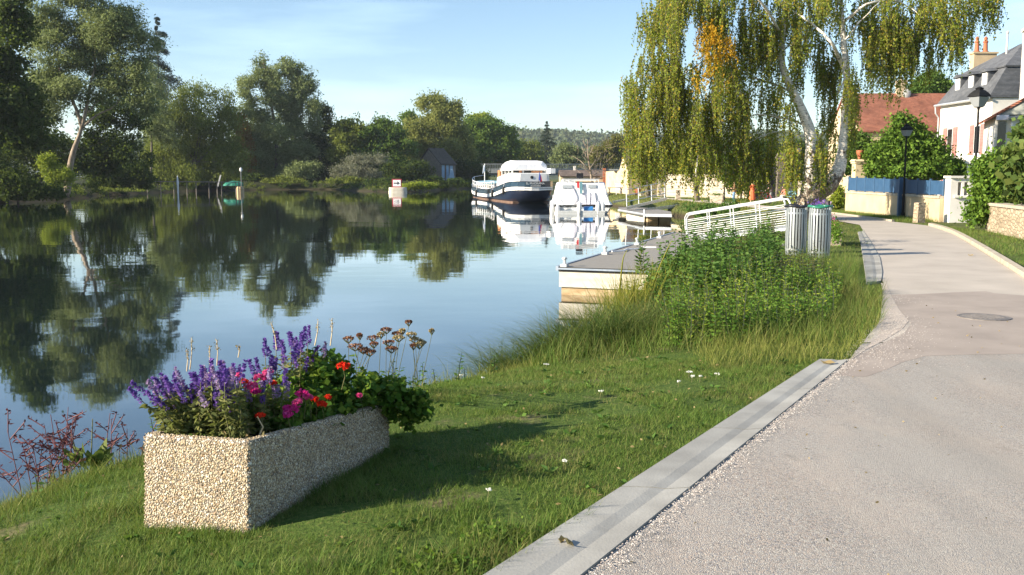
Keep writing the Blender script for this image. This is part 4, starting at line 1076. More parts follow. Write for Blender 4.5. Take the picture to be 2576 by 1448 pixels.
mb.build('satellite_dish', M['grey_wall'], barn, world=True)

# white house with slate mansard roof
hx0, hy0, hy1 = 29.75, 60.0, 67.2
zc = Q(2477, 246, 60).z; zb = Q(2480, 168, 60.4).z; zt = Q(2571, 110, 63.6).z
hx1 = 46.0
house = thing('white_house', 'tall white house with grey slate mansard roof, three small dormers and pink shutters', 'house', ((hx0 + hx1) / 2, 63.6, -.3))
mb = MB(); mb.box(((hx0 + hx1) / 2, (hy0 + hy1) / 2, (zc - .3) / 2), (hx1 - hx0, hy1 - hy0, zc + .3)); mb.build('wall', M['white_wall'], house, world=True)
mb = MB()
i0 = 1.0
lo = [(hx0 - .25, hy0 - .1, zc), (hx1 + .2, hy0 - .1, zc), (hx1 + .2, hy1 + .1, zc), (hx0 - .25, hy1 + .1, zc)]
hi = [(hx0 + i0, hy0 + .5, zb), (hx1 - i0, hy0 + .5, zb), (hx1 - i0, hy1 - .5, zb), (hx0 + i0, hy1 - .5, zb)]
mb.loft([lo, [(p[0] + .02 * (1 if p[0] < 35 else -1), p[1], p[2] + .12) for p in lo], hi])
rf = mb.build('mansard', M['slate'], house, world=True)
mb = MB()
lo2 = [(hx0 + i0 - .12, hy0 + .38, zb + .01), (hx1 - i0 + .1, hy0 + .38, zb + .01), (hx1 - i0 + .1, hy1 - .38, zb + .01), (hx0 + i0 - .12, hy1 - .38, zb + .01)]
rx = Q(2571, 110, 63.6).x
mb.loft([lo2, [(p[0], p[1], p[2] + .08) for p in lo2], [(rx, 63.4, zt), (hx1 - 4, 63.4, zt), (hx1 - 4, 63.8, zt), (rx, 63.8, zt)]])
mb.build('roof', M['slate'], house, world=True)
for px, Yd in ((2400.5, 65.6), (2427, 63.7), (2455, 61.9)):
    q = Q(px, 222, Yd); z_ = zc + .55; xf = hx0 - .02 + .35
    mb = MB(); mb.box((xf + .55, Yd, z_ + .60), (1.0, .82, 1.2)); d_ = mb.build('dormer', M['slate'], house, world=True)
    mb = MB(); mb.prism([(xf - .12, Yd - .55, z_ + 1.2), (xf - .12, Yd + .55, z_ + 1.2), (xf - .12, Yd, z_ + 1.42)], (1.3, 0, .1)); sub(mb, 'dormer_roof', M['slate'], d_)
    mb = MB(); mb.box((xf + .03, Yd, z_ + .60), (.05, .60, 1.06)); wn = sub(mb, 'window', M['white_paint'], d_)
mb = MB(); mb.tube([(hx0 - .34, hy1 + .2, zc + .02), (hx0 - .34, hy0 - .2, zc - .02)], .08, 8); mb.tube([(hx0 - .34, hy1 + .1, zc), (hx0 - .3, hy1 + .1, zc - .5), (hx0 - .08, hy1 + .1, zc - .8), (hx0 - .08, hy1 + .1, 0)], .05, 6)
mb.build('gutter', M['galv'], house, world=True)
for px, wd in ((2376, 1.0), (2408, 1.0)):
    pass
for k, (ya, z0_) in enumerate(((66.2, 3.15), (64.75, 3.15), (62.35, 3.15), (60.95, 3.15), (66.2, .3), (64.75, .3))):
    mb = MB(); mb.box((hx0 - .04, ya, z0_ + .95), (.06, .58, 1.9))
    for j in range(9): mb.box((hx0 - .075, ya, z0_ + .2 + j * .19), (.02, .46, .05))
    mb.build('shutter', M['pink_shutter'], house, world=True)
for ya, z0_ in ((65.47, 3.15), (61.65, 3.15), (65.47, .3)):
    mb = MB(); mb.box((hx0 - .02, ya, z0_ + .95), (.05, .84, 1.9)); f_ = mb.build('window', M['white_paint'], house, world=True)
    mb = MB(); mb.box((hx0 - .05, ya, z0_ + .95), (.03, .66, 1.7)); sub(mb, 'pane', M['window_dark'], f_)
def chimney(parent, x, y, z, wx, wy, h, pots):
    mb = MB(); mb.box((x, y, z + h / 2), (wx, wy, h)); mb.box((x, y, z + h + .06), (wx + .16, wy + .16, .12)); c = mb.build('chimney', M['cream_render'], parent, world=True)
    for px, pz in pots:
        mb = MB(); mb.lathe([(.20, 0), (.22, .06), (.16, .10), (.13, .62), (.17, .66), (.17, .72), (.10, .80), (.13, .95), (.03, 1.06)], (px, y, z + h + .12), 12); sub(mb, 'chimney_pot', M['terracotta'], c)
q = Q(2474, 137, 66.5)
chimney(house, q.x, 66.5, q.z - 2.6, 1.55, .6, 2.6, ((Q(2457, 130, 66.5).x, 0), (Q(2478.5, 130, 66.5).x, 0)))
q = Q(2585, 88, 58.6)
mb = MB()
q2 = Q(2535, 88, 63.6)
mb = MB(); mb.tube([(q2.x, 63.6, zt - 1.2), (q2.x, 63.6, zt + .6)], .06, 6); mb.ball((q2.x, 63.6, zt + .7), .10); mb.build('finial', M['grey_wall'], house, world=True)

# near white house with a red tiled gable roof, turned a little to the lane
nh = thing('village_house', 'white rendered house with red tiles and grey boarded front at the right edge', 'house', (22.5, 45.0, 0), R(-20.7))
EZ = Q(2466, 294, 45).z; HW, HD = 9.0, 5.0
mb = MB(); mb.prism([(0, 0, -.4), (HW, 0, -.4), (HW, 0, EZ), (HW / 2, 0, EZ + 2.7), (0, 0, EZ)], (0, HD, 0)); mb.build('wall', M['white_wall'], nh)
mb = MB(); sl0 = 2.7 / (HW / 2)
for s_, xa in ((-1, 0), (1, HW)):
    xo = xa + s_ * .35; zo = EZ - sl0 * .35
    mb.prism([(HW / 2, -.15, EZ + 2.72), (xo, -.15, zo + .02), (xo, -.15, zo + .14), (HW / 2, -.15, EZ + 2.86)], (0, HD + .3, 0))
nroof = mb.build('roof', M['red_tiles'], nh)
mb = MB(); mb.box((2.0, HD - .6, EZ + 2.6), (1.0, .7, 3.6)); mb.box((2.0, HD - .6, EZ + 4.45), (1.16, .86, .12)); mb.build('chimney', M['white_wall'], nroof)
zf = lambda y: Q(2520, y, 44.7).z
mb = MB(); mb.box((.28, -.02, (zf(392) + zf(305)) / 2), (.34, .08, zf(305) - zf(392))); wn = mb.build('window', M['window_dark'], nh)
mb = MB(); mb.box((.28, -.05, zf(394) - .05), (.50, .2, .10)); mb.build('sill', M['canvas_grey'], wn)
mb = MB(); mb.box((.28, -.10, zf(303) + .12), (.52, .3, .22)); mb.build('blind_box', M['canvas_grey'], wn)
mb = MB(); mb.box((3.0, -.09, (zf(402) + zf(346)) / 2), (4.7, .12, zf(346) - zf(402))); mb.build('board_panel', M['board_grey'], nh)
mb = MB(); mb.box((3.0, -.11, (zf(345.5) + zf(300)) / 2 + .01), (4.7, .10, zf(300) - zf(345.5) - .02)); mb.build('glazed_fascia', M['board_blue'], nh)
mb = MB(); mb.prism([(.5, 0, zf(298)), (.5, -.8, zf(298) - .1), (.5, -.8, zf(298)), (.5, 0, zf(298) + .12)], (5, 0, 0)); mb.build('canopy_edge', M['steel_grey'], nh)
mb = MB(); mb.prism([(.15, -.02, EZ + .02), (4.4, -.02, EZ + 2.55), (4.4, -.02, zf(298) + .16), (.15, -.02, zf(298) + .16)], (0, -.06, 0)); mb.build('gable_cladding', M['board_grey'], nh)
mb = MB(); mb.tube([(.7, -.5, zf(404)), (5.4, -.5, zf(404))], .03, 6)
for i in range(9): mb.tube([(.8 + i * .5, -.5, zf(404)), (.8 + i * .5, -.5, zf(404) - 1.0)], .02, 5)
mb.build('balcony_rail', M['iron_dark'], nh)

# white gate wall with two slot niches
def wall_px(x, y, Yd): return Q(x, y, Yd)
gx0, gx1 = Q(2386, 500, 38.2).x, Q(2478, 500, 38.2).x
gwall = thing('gate_wall', 'bright white gate wall with two tall niches at the right end of the blue fence', 'wall', ((gx0 + gx1) / 2, 38.2, -.1))
zt_ = Q(2400, 449, 38.2).z; zb_ = -.2
nz0, nz1 = Q(2400, 492, 38.2).z, Q(2400, 459, 38.2).z
xs = [gx0, Q(2405, 480, 38.2).x, Q(2414, 480, 38.2).x, Q(2421, 480, 38.2).x, Q(2430, 480, 38.2).x, gx1]
mb = MB(); th = .5
mb.box(((gx0 + gx1) / 2, 38.3, (zb_ + nz0) / 2), (gx1 - gx0, th, nz0 - zb_)); mb.box(((gx0 + gx1) / 2, 38.3, (nz1 + zt_) / 2), (gx1 - gx0, th, zt_ - nz1))
for a, b in ((0, 1), (2, 3), (4, 5)): mb.box(((xs[a] + xs[b]) / 2, 38.3, (nz0 + nz1) / 2), (xs[b] - xs[a], th - .004, nz1 - nz0))
mb.build('wall', M['white_wall'], gwall, world=True)
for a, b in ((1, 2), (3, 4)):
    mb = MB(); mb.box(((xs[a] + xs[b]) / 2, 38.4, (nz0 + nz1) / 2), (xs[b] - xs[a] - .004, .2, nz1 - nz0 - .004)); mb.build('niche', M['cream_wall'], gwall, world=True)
mb = MB(); mb.box(((gx0 + gx1) / 2, 38.28, zt_ + .05), (gx1 - gx0 + .12, th + .14, .09)); mb.box((xs[3] * .5 + xs[2] * .5, 38.02, nz0 - .05), (xs[4] - xs[1] + .3, .12, .08)); mb.build('coping', M['white_wall'], gwall, world=True)
# tall white wall behind it
q0, q1 = Q(2440, 412, 41.5), Q(2490, 412, 41.5)
mb = MB(); mb.box(((q0.x + q1.x) / 2, 41.5, (q0.z - .3) / 2), (q1.x - q0.x, .5, q0.z + .3)); mb.box(((q0.x + q1.x) / 2, 41.5, q0.z + .05), (q1.x - q0.x + .12, .62, .1))
tw_ = mb.build('garden_wall', M['white_wall']); tag(tw_, 'plain white garden wall between the gate wall and the red-tiled house', 'wall')

# cream wall carrying the blue fence
W0, W1 = Vector((18.1, 52.0)), Vector((17.25, 38.6))
fw = thing('fence_wall', 'low cream rendered wall with a stone cap under the blue fence', 'wall', (17.6, 45, -.25))
def along(t, z): p = W0.lerp(W1, t); return Vector((p.x, p.y, z))
n_ = Vector((-(W1 - W0).y, (W1 - W0).x)).normalized(); n3 = Vector((n_.x, n_.y, 0))
if n3.x < 0: n3 = -n3
ztop = [Q(2120, 486, 52).z, Q(2383, 500, 38.6).z]
mb = MB(); mb.prism([along(0, -.5), along(1, -.5), along(1, ztop[1]), along(0, ztop[0])], n3 * .35); mb.build('wall', M['cream_render'], fw, world=True)
mb = MB(); mb.prism([along(0, ztop[0]) - n3 * .05, along(1, ztop[1]) - n3 * .05, along(1, ztop[1] + .1) - n3 * .05, along(0, ztop[0] + .1) - n3 * .05], n3 * .46); mb.build('coping', M['stone_cap'], fw, world=True)
fence = thing('metal_fence', 'solid blue sheet-metal fence standing on the low cream wall', 'fence', (17.6, 45, 0))
ft = [Q(2120, 447, 52).z, Q(2383, 456, 38.6).z]
nP = 9
for i in range(nP):
    t0, t1 = i / nP + .004, (i + 1) / nP - .004
    zz = lambda t, arr, o=0: arr[0] + (arr[1] - arr[0]) * t + o
    mb = MB(); mb.prism([along(t0, zz(t0, ztop, .14)) + n3 * .12, along(t1, zz(t1, ztop, .14)) + n3 * .12, along(t1, zz(t1, ft)) + n3 * .12, along(t0, zz(t0, ft)) + n3 * .12], n3 * .05)
    mb.build('panel', M['blue_fence'], fence, world=True)
for i in range(nP + 1):
    t = i / nP; mb = MB(); p = along(min(max(t, .003), .997), 0) + n3 * .14
    mb.box((p.x, p.y, (zz(t, ztop, .1) + zz(t, ft, .07)) / 2), (.07, .07, zz(t, ft, .07) - zz(t, ztop, .1))); mb.build('post', M['blue_post'], fence, world=True)
# old stone guard post and leaning slab against that wall
q = P(2311, 566, -.15)
mb = MB(); mb.box((q.x, q.y, .25), (.34, .34, .95), rz=.2, taper=.85)
t_ = mb.build('stone_bollard', M['stone_wall']); tag(t_, 'rough stone guard post in front of the cream wall below the blue fence', 'bollard')
# pillar with urn, garden wall behind the fence
q = Q(2160, 445, 56)
pil = thing('gate_pillar', 'cream stepped gate pillar topped by a rusty urn behind the blue fence', 'pillar', (q.x, 56, -.3))
zt_ = Q(2160, 412, 56).z
mb = MB(); mb.box((q.x, 56, (zt_ - .3) / 2), (.62, .62, zt_ + .3))
for z_ in (zt_ - .45, zt_ - .9): mb.box((q.x, 56, z_), (.645, .645, .03))
mb.build('shaft', M['cream_wall'], pil, world=True)
mb = MB(); mb.box((q.x, 56, zt_ + .06), (.74, .74, .12)); mb.box((q.x, 56, zt_ + .18), (.86, .86, .12), taper=.8); mb.build('cap', M['cream_wall'], pil, world=True)
mb = MB(); mb.lathe([(.14, 0), (.10, .08), (.10, .16), (.20, .34), (.24, .50), (.22, .52), (.02, .46)], (q.x, 56, zt_ + .24), 14); mb.build('urn', M['terracotta'], pil, world=True, smooth_=True)
a, b = Q(2185, 445, 58), Q(2390, 440, 54)
mb = MB(); zt_ = Q(2250, 437, 57).z; mb.prism([(a.x, 58, -.3), (b.x, 55.5, -.3), (b.x, 55.5, zt_), (a.x, 58, zt_ - .05)], (.1, .4, 0))
tag(mb.build('garden_wall', M['stone_wall']), 'grey stone garden wall just showing above the blue fence', 'wall')

# roadside stone wall at right
A, B = Vector((15.55, 31.2)), Vector((14.3, 26.0))
sw = thing('stone_wall', 'low sunlit rubble stone wall with a capping at the right edge below the dark shrub', 'wall', (15, 29, 0))
zt_ = Q(2490, 519, 30.6).z
mb = MB(); d_ = (B - A).normalized(); nn = Vector((-d_.y, d_.x)); nn = nn if nn.x > 0 else -nn
pA, pB = Vector((A.x, A.y, -.1)), Vector((B.x, B.y, -.1)); up = Vector((0, 0, zt_ + .1)); n3b = Vector((nn.x, nn.y, 0))
mb.prism([pA, pB, pB + up, pA + up], n3b * .4); mb.prism([pA - n3b * .001 + Vector((0, 0, 0)), pA + n3b * 2.5, pA + n3b * 2.5 + up, pA + up], Vector((-d_.x, -d_.y, 0)) * .35)
mb.build('wall', M['stone_wall'], sw, world=True)
mb = MB(); c0 = Vector((0, 0, zt_)); mb.prism([Vector((*A, 0)) + c0 - n3b * .06, Vector((*B, 0)) + c0 - n3b * .06, Vector((*B, .09)) + c0 - n3b * .06, Vector((*A, .09)) + c0 - n3b * .06], n3b * .52); mb.build('coping', M['stone_cap'], sw, world=True)
for k_ in (0.02, 1.0):
    pass

# ------------------------------------------------------------------ buildings across the lawn
a0, a1 = Q(1410, 440, 122), Q(1520, 440, 122)
sh, shr = gable_house('shed', 'long low cream shed with a brownish roof behind the white cruiser', a0.x, a1.x, 122, 126, -.4, Q(1450, 444, 122).z, Q(1450, 431, 124).z, 'x', M['cream_wall'], M['brown_tiles'])
mb = MB(); p = Q(1520, 450, 121.7); mb.box((p.x, 121.6, p.z - .3), (.35, .3, 3.2)); mb.build('brick_pier', M['terracotta'], sh, world=True)
mb = MB(); p = Q(1446, 424, 123.5); mb.box((p.x, 124, p.z - .6), (.3, .3, 1.8)); sub(mb, 'chimney', M['white_wall'], shr)
a0, a1 = Q(1524, 440, 112), Q(1566, 440, 106)
mb = MB(); mb.prism([(a0.x, 112, -.4), (a1.x, 106, -.4), (a1.x, 106, Q(1550, 430, 109).z), (a0.x, 112, Q(1550, 432, 109).z)], (.2, .4, 0))
tag(mb.build('cream_wall', M['cream_wall']), 'bright cream yard wall between the shed and the gabled house', 'wall')
mb = MB(); p = Q(1556, 428, 108); mb.box((p.x, 108, p.z), (2.0, 1.0, .10), rz=-.3)
tag(mb.build('flat_roof', M['steel_grey']), 'small dark flat canopy on top of the cream yard wall', 'canopy')
# gabled house: gable end faces left and towards us
g0 = Q(1581, 480, 103); ap = Q(1567, 397, 105.3); lf = Q(1556, 440, 107.6)
gh = thing('gabled_house', 'steep gabled cream house with a dark brown roof behind the second gangway', 'house', (g0.x + 3, 106, -.4))
ez_ = Q(1581, 437, 103).z; L_ = Vector((6.5, 1.0, 0))
A_, B_, C_ = Vector((g0.x, 103, -.5)), Vector((lf.x, 107.6, -.5)), Vector((ap.x, 105.3, ap.z))
mb = MB(); mb.prism([A_, Vector((A_.x, A_.y, ez_)), C_, Vector((B_.x, B_.y, ez_)), B_], L_); mb.build('wall', M['cream_wall'], gh, world=True)
mb = MB(); u1 = (Vector((A_.x, A_.y, ez_)) - C_) * 1.06
for e_ in (Vector((A_.x, A_.y, ez_)), Vector((B_.x, B_.y, ez_))):
    u_ = (e_ - C_) * 1.06; o_ = Vector((.02, 0, .05)); h_ = Vector((0, 0, .16))
    mb.prism([C_ + o_, C_ + u_ + o_, C_ + u_ + o_ + h_, C_ + o_ + h_], L_)
mb.build('roof', M['brown_tiles'], gh, world=True)
q = Q(1664, 470, 99)
mb = MB(); zt_ = Q(1664, 428, 99).z; ap_ = Q(1667, 402, 99).z
mb.prism([(Q(1656.5, 470, 99).x, 99, -.4), (Q(1675, 470, 99).x, 99, -.4), (Q(1675, 470, 99).x, 99, zt_), (Q(1668, 470, 99).x, 99, ap_), (Q(1656.5, 470, 99).x, 99, zt_ - .3)], (.3, 3, 0))
tag(mb.build('narrow_house', M['pale_stone']), 'narrow pale stone gable glimpsed between the birch curtains', 'house')
def wall_run(name, label, p0, y0, p1, y1, zt0, zt1, m, th=.4, cap=True):
    a, b = Q(p0, 480, y0), Q(p1, 480, y1)
    r = thing(name, label, 'wall', ((a.x + b.x) / 2, (y0 + y1) / 2, -.3))
    d = Vector((b.x - a.x, b.y - a.y, 0)).normalized(); n = Vector((-d.y, d.x, 0))
    mb = MB(); A = Vector((a.x, y0, -.5)); B = Vector((b.x, y1, -.5))
    A2, B2 = Vector((a.x, y0, zt0)), Vector((b.x, y1, zt1))
    mb.prism([A, B, B2, A2], n * th); mb.build('wall', m, r, world=True)
    if cap:
        mb = MB(); mb.prism([A2 - n * .05, B2 - n * .05, B2 - n * .05 + Vector((0, 0, .1)), A2 - n * .05 + Vector((0, 0, .1))], n * (th + .1)); mb.build('coping', M['stone_cap'], r, world=True)
wall_run('garden_wall', 'long sunlit pale stone garden wall behind the benches', 1676, 97, 1880, 88, Q(1676, 442, 97).z, Q(1880, 442, 88).z, M['pale_stone'])
wall_run('garden_wall', 'grey stone garden wall in shade behind the woman in orange', 1892, 87.5, 1946, 86.5, Q(1900, 452, 87).z, Q(1946, 452, 86.5).z, M['stone_wall'])
wall_run('garden_wall', 'low stone garden wall behind the seated person', 1972, 85, 2100, 70, Q(1972, 457, 85).z, Q(2100, 468, 70).z, M['pale_stone'])
q = Q(1963, 460, 84.5)
gp = thing('gate_pillar', 'tall grey stone gate pillar with a stepped cap beside the dark iron gate', 'pillar', (q.x, 84.5, -.3))
zt_ = Q(1963, 402, 84.5).z
mb = MB(); mb.box((q.x, 84.5, (zt_ - .3) / 2), (.72, .72, zt_ + .3)); mb.build('shaft', M['hut_stone'], gp, world=True)  # darker stone on shaft and cap, standing in for the tree's shade
mb = MB()
for i in range(4): mb.box((q.x, 84.5, zt_ + .06 + i * .16), (.95 - i * .12, .95 - i * .12, .14))
mb.build('cap', M['hut_stone'], gp, world=True)
q = Q(1922, 470, 86)
gp = thing('gate_pillar', 'white finial-topped pillar above the bright green bush by the gate', 'pillar', (q.x, 86, -.3))
zt_ = Q(1922, 424, 86).z
mb = MB(); mb.box((q.x, 86, (zt_ - .3) / 2), (.5, .5, zt_ + .3)); mb.build('shaft', M['grey_wall'], gp, world=True)
mb = MB(); mb.box((q.x, 86, zt_ + .05), (.62, .62, .1)); mb.lathe([(.16, 0), (.12, .1), (.2, .3), (.14, .5), (.05, .62)], (q.x, 86, zt_ + .1), 10); mb.build('finial', M['white_wall'], gp, world=True)
a, b = Q(1926, 470, 85.6), Q(1955, 470, 84.6)
ig = thing('iron_gate', 'dark tall iron gate leaf between the two pillars', 'gate', ((a.x + b.x) / 2, 85, -.3))
mb = MB()
for i in range(14):
    x = a.x + .35 + (b.x - a.x - .45) * i / 13; y = 85.6 - 1.0 * i / 13; mb.tube([(x, y, -.2), (x, y, 2.7 + .25 * math.sin(i / 13 * math.pi))], .022, 5)
mb.build('bars', M['iron_dark'], ig, world=True)
for z_ in (0, 1.1, 2.5): mb = MB(); mb.bar((a.x + .3, 85.6, z_), (b.x - .05, 84.6, z_), .06); mb.build('rail', M['iron_dark'], ig, world=True)

# stone boathouse on the far bank
by = 214; k = ppm(by)
c1 = Q(1109, 452, by - 4)
hut = thing('boathouse', 'old stone boathouse with a dark sagging roof and pale blue doors', 'boathouse', (c1.x, by, -.6))
A_ = Vector((c1.x, by - 4, -.9)); Bf = Vector((Q(1146, 452, by - 2).x, by - 2, -.9)); Cb = Vector((Q(1052, 452, by + 3).x, by + 3, -.9))
eh = Q(1109, 412, by - 4).z; rh = Q(1085, 376, by).z
d1 = Bf - A_; d2 = Cb - A_
mb = MB(); mid = A_ + d2 * .5
mb.prism([A_, Vector((A_.x, A_.y, eh)), Vector((mid.x, mid.y, rh)), Vector((Cb.x, Cb.y, eh)), Cb], d1); mb.build('wall', M['hut_stone'], hut, world=True)
mb = MB(); pk = Vector((mid.x, mid.y, rh))
for e_ in (Vector((A_.x, A_.y, eh)), Vector((Cb.x, Cb.y, eh))):
    u_ = (e_ - pk) * 1.12; o_ = Vector((-.1, 0, .04)) - d1 * .03; h_ = Vector((0, 0, .22))
    mb.prism([pk + o_, pk + u_ + o_, pk + u_ + o_ + h_, pk + o_ + h_], d1 * 1.06)
mb.build('roof', M['hut_roof'], hut, world=True)
nd = Vector((d1.y, -d1.x, 0)).normalized()
for t0, t1, zt_ in ((.06, .24, .93), (.36, .52, .93), (.60, .80, .9)):
    mb = MB(); p0 = A_ + d1 * t0 + nd * .05; p1 = A_ + d1 * t1 + nd * .05
    mb.prism([p0, p1, Vector((p1.x, p1.y, eh * zt_)), Vector((p0.x, p0.y, eh * zt_))], nd * .08); mb.build('door', M['hut_blue'], hut, world=True)
q = Q(1137, 440, by - 4)
mb = MB(); mb.prism([(q.x - .7, by - 5, q.z - 1.2), (q.x + .6, by - 5, q.z - 1.2), (q.x + .2, by - 5, q.z + 1.2), (q.x - .3, by - 5, q.z + 1.2)], (0, 1.2, 0))
tag(mb.build('tarpaulin', M['hut_blue']), 'pale blue tarpaulin leaning at the right of the boathouse doors', 'tarpaulin')

# bridge
br = thing('bridge', 'low grey road bridge with a barred railing behind the barge', 'bridge', (8, 236, 3))
zt_ = Q(1500, 427, 236).z
mb = MB(); mb.box((12, 236, zt_ - .45), (62, 6, .9)); mb.box((12, 236, zt_ - 1.15), (62, 4.6, .6)); mb.build('deck', M['steel_grey'], br, world=True)
for x in (-3.0, 14.0):
    mb = MB(); mb.box((x, 236, (zt_ - 2.4) / 2 - .5), (1.2, 5, zt_ + 1.0)); mb.build('pier', M['concrete'], br, world=True)
mb = MB(); rz_ = Q(1500, 413, 233.2).z
for y in (233.1, 238.9):
    mb.box((12, y, rz_), (62, .12, .10)); mb.box((12, y, zt_ + .15), (62, .08, .08))
    for i in range(156): mb.box((-18.8 + i * .4, y, (rz_ + zt_) / 2), (.05, .05, rz_ - zt_))
mb.build('railing', M['steel_grey'], br, world=True)
# ------------------------------------------------------------------ boats, pontoons, river furniture
# white cruiser under canvas, seen from astern
cz = WATER
cr_ = thing('motor_cruiser', 'white motor cruiser covered in white canvas, moored stern towards us', 'boat', (Q(1462, 500, 66).x, 66, cz), R(-3))
def hull_ring(y, hw, zb, zt, flare=.82):
    return [(-hw * flare * .6, y, zb), (-hw * flare, y, zb + (zt - zb) * .25), (-hw, y, zt - .05), (-hw, y, zt), (hw, y, zt), (hw, y, zt - .05), (hw * flare, y, zb + (zt - zb) * .25), (hw * flare * .6, y, zb)]
mb = MB(); mb.loft([hull_ring(y, hw, zb, zt) for y, hw, zb, zt in ((0, 2.05, -.35, .62), (.25, 2.15, -.4, .66), (4, 2.2, -.45, .75), (7.5, 1.9, -.4, .95), (9.5, 1.1, -.2, 1.15), (10.6, .15, .2, 1.3))]); mb.build('hull', M['white_paint'], cr_, smooth_=False)
mb = MB(); mb.loft([[(-hw, y, z - .07), (-hw - .07, y, z), (-hw, y, z + .07), (hw, y, z + .07), (hw + .07, y, z), (hw, y, z - .07)] for y, hw, z in ((-.06, 2.0, .55), (-.04, 2.12, .55), (4, 2.22, .66), (7.5, 1.93, .86))]); mb.build('rubbing_strake', M['rubber'], cr_)
mb = MB(); mb.box((0, -.32, .18), (3.3, .62, .10)); mb.box((0, -.58, .08), (3.2, .08, .22)); mb.build('swim_platform', M['galv_white'], cr_)
mb = MB()
def tent(y, hw0, hw1, z1): return [(-hw0, y, .64), (-hw1, y, z1 - .06), (-hw1 + .10, y, z1), (hw1 - .10, y, z1), (hw1, y, z1 - .06), (hw0, y, .64)]
mb.loft([tent(.12, 1.97, 1.60, 2.02), tent(.3, 2.0, 1.66, 2.10), tent(2.6, 2.05, 1.72, 2.16), tent(4.6, 1.95, 1.55, 2.05), tent(5.4, 1.7, 1.25, 1.3)]); mb.build('canvas_cover', M['canvas_white'], cr_)
mb = MB()
for x0, w_, s_ in ((.15, .32, 1), (.52, .30, -1), (.84, .34, 1)):
    mb.prism([(x0 - w_ * .3, .07, 1.42), (x0 + w_ * .3, .07, 1.45), (x0 + w_ * .5 + .05 * s_, -.02, .64), (x0 - w_ * .5, -.02, .64)], (0, .06, 0))
mb.build('hanging_canvas', M['canvas_grey'], cr_)
mb = MB(); mb.prism([(-.55, .06, .66), (-.28, .06, .66), (-.26, .06, 1.15), (-.52, .06, 1.75)], (0, .05, 0)); mb.build('canvas_flap', M['canvas_grey'], cr_)
mb = MB(); mb.box((-.1, 1.6, 2.32), (2.5, 2.4, .12)); mb.box((-.9, .5, 2.2), (1.0, .08, .16)); mb.build('hardtop', M['white_paint'], cr_)
for x in (-1.25, -.85, .95, 1.2):
    mb = MB(); mb.tube([(x, .35, 2.05), (x, .35, 2.34)], .02, 6); mb.build('roof_rail_post', M['galv'], cr_)
mb = MB(); mb.tube([(-1.35, .35, 2.38), (1.3, .35, 2.38)], .018, 6); mb.build('roof_rail', M['galv'], cr_)
for x, w_, z_, h_, m_ in ((-.95, .7, 1.72, .22, 'window_dark'), (.75, .55, 1.74, .20, 'window_dark')):
    mb = MB(); mb.box((x, .09, z_ + .14), (w_, .05, h_)); mb.build('window', M['glass_pale'], cr_)
mb = MB(); mb.tube([(1.5, .2, 2.0), (1.72, .1, 1.3), (1.98, 0, .66)], .025, 6); mb.build('cover_strap', M['galv_white'], cr_)
mb = MB(); mb.box((-.05, .8, 2.62), (.46, .3, .34)); mb.tube([(-.05, .8, 2.3), (-.05, .8, 2.6)], .04, 6)
tag(mb.build('outboard_cover', M['black_plastic']), 'black boxy cover perched on top of the white cruiser', 'cover').location = cr_.location
for i, (x, z0_, w_, h_, m_, lb, nm) in enumerate(((-.22, 1.75, .16, .46, 'flag_red', 'red cloth hanging from the top of the white cruiser', 'red_towel'), (-.02, 1.35, .2, .85, 'teal_paint', 'teal towel hanging in the middle of the white cruiser', 'teal_towel'))):
    mb = MB(); mb.prism([(x - w_ / 2, .02, z0_ + h_), (x + w_ / 2, .02, z0_ + h_), (x + w_ * .45, -.03, z0_), (x - w_ * .4, -.02, z0_ + .04)], (0, .03, 0))
    o = mb.build(nm, M[m_]); o.location = cr_.location; tag(o, lb, 'towel')
mb = MB(); mb.lathe([(.20, -.32), (.23, -.28), (.23, .28), (.20, .32)], n=16)
o = mb.build('blue_drum', M['blue_plastic']); o.rotation_euler = (0, R(90), 0); o.location = cr_.location + Vector((.48, -.30, .30)); tag(o, 'bright blue cylindrical fender across the stern of the white cruiser', 'fender')
def fender(lb, x, y, z):
    t = thing('boat_fender', lb, 'fender', cr_.location + Vector((x, y, z)), 0, 'white fenders hung round the cruiser')
    mb = MB(); mb.lathe([(.02, -.50), (.10, -.44), (.15, -.30), (.165, 0), (.15, .25), (.09, .40), (.04, .46)], n=12); mb.build('body', M['white_paint'], t, smooth_=True)
    mb = MB(); mb.tube([(0, 0, .45), (.03, .05, .75), (.02, .12, 1.0)], .014, 5); mb.build('rope', M['canvas_grey'], t)
fender('white fender left of the blue drum on the cruiser stern', -.16, -.55, .42)
fender('white fender touching the right end of the blue drum', 1.12, -.55, .38)
fender('rightmost white fender of the pair on the cruiser stern', 1.44, -.5, .40)
fender('white fender on the far left quarter of the cruiser', -2.0, -.1, .30)
fender('second white fender on the left quarter of the cruiser', -1.62, -.25, .22)
mb = MB(); mb.tube([(-1.5, -.12, .62), (-.9, -.2, .42), (-.4, -.16, .55), (.1, -.15, .62)], .02, 6); mb.tube([(-2.15, .1, .8), (-1.8, -.05, .66), (-1.3, -.12, .6), (-.45, -.12, .6), (-.38, -.14, .78), (-.3, -.14, .9)], .022, 6)
mb.build('mooring_rope', M['steel_grey'], cr_)

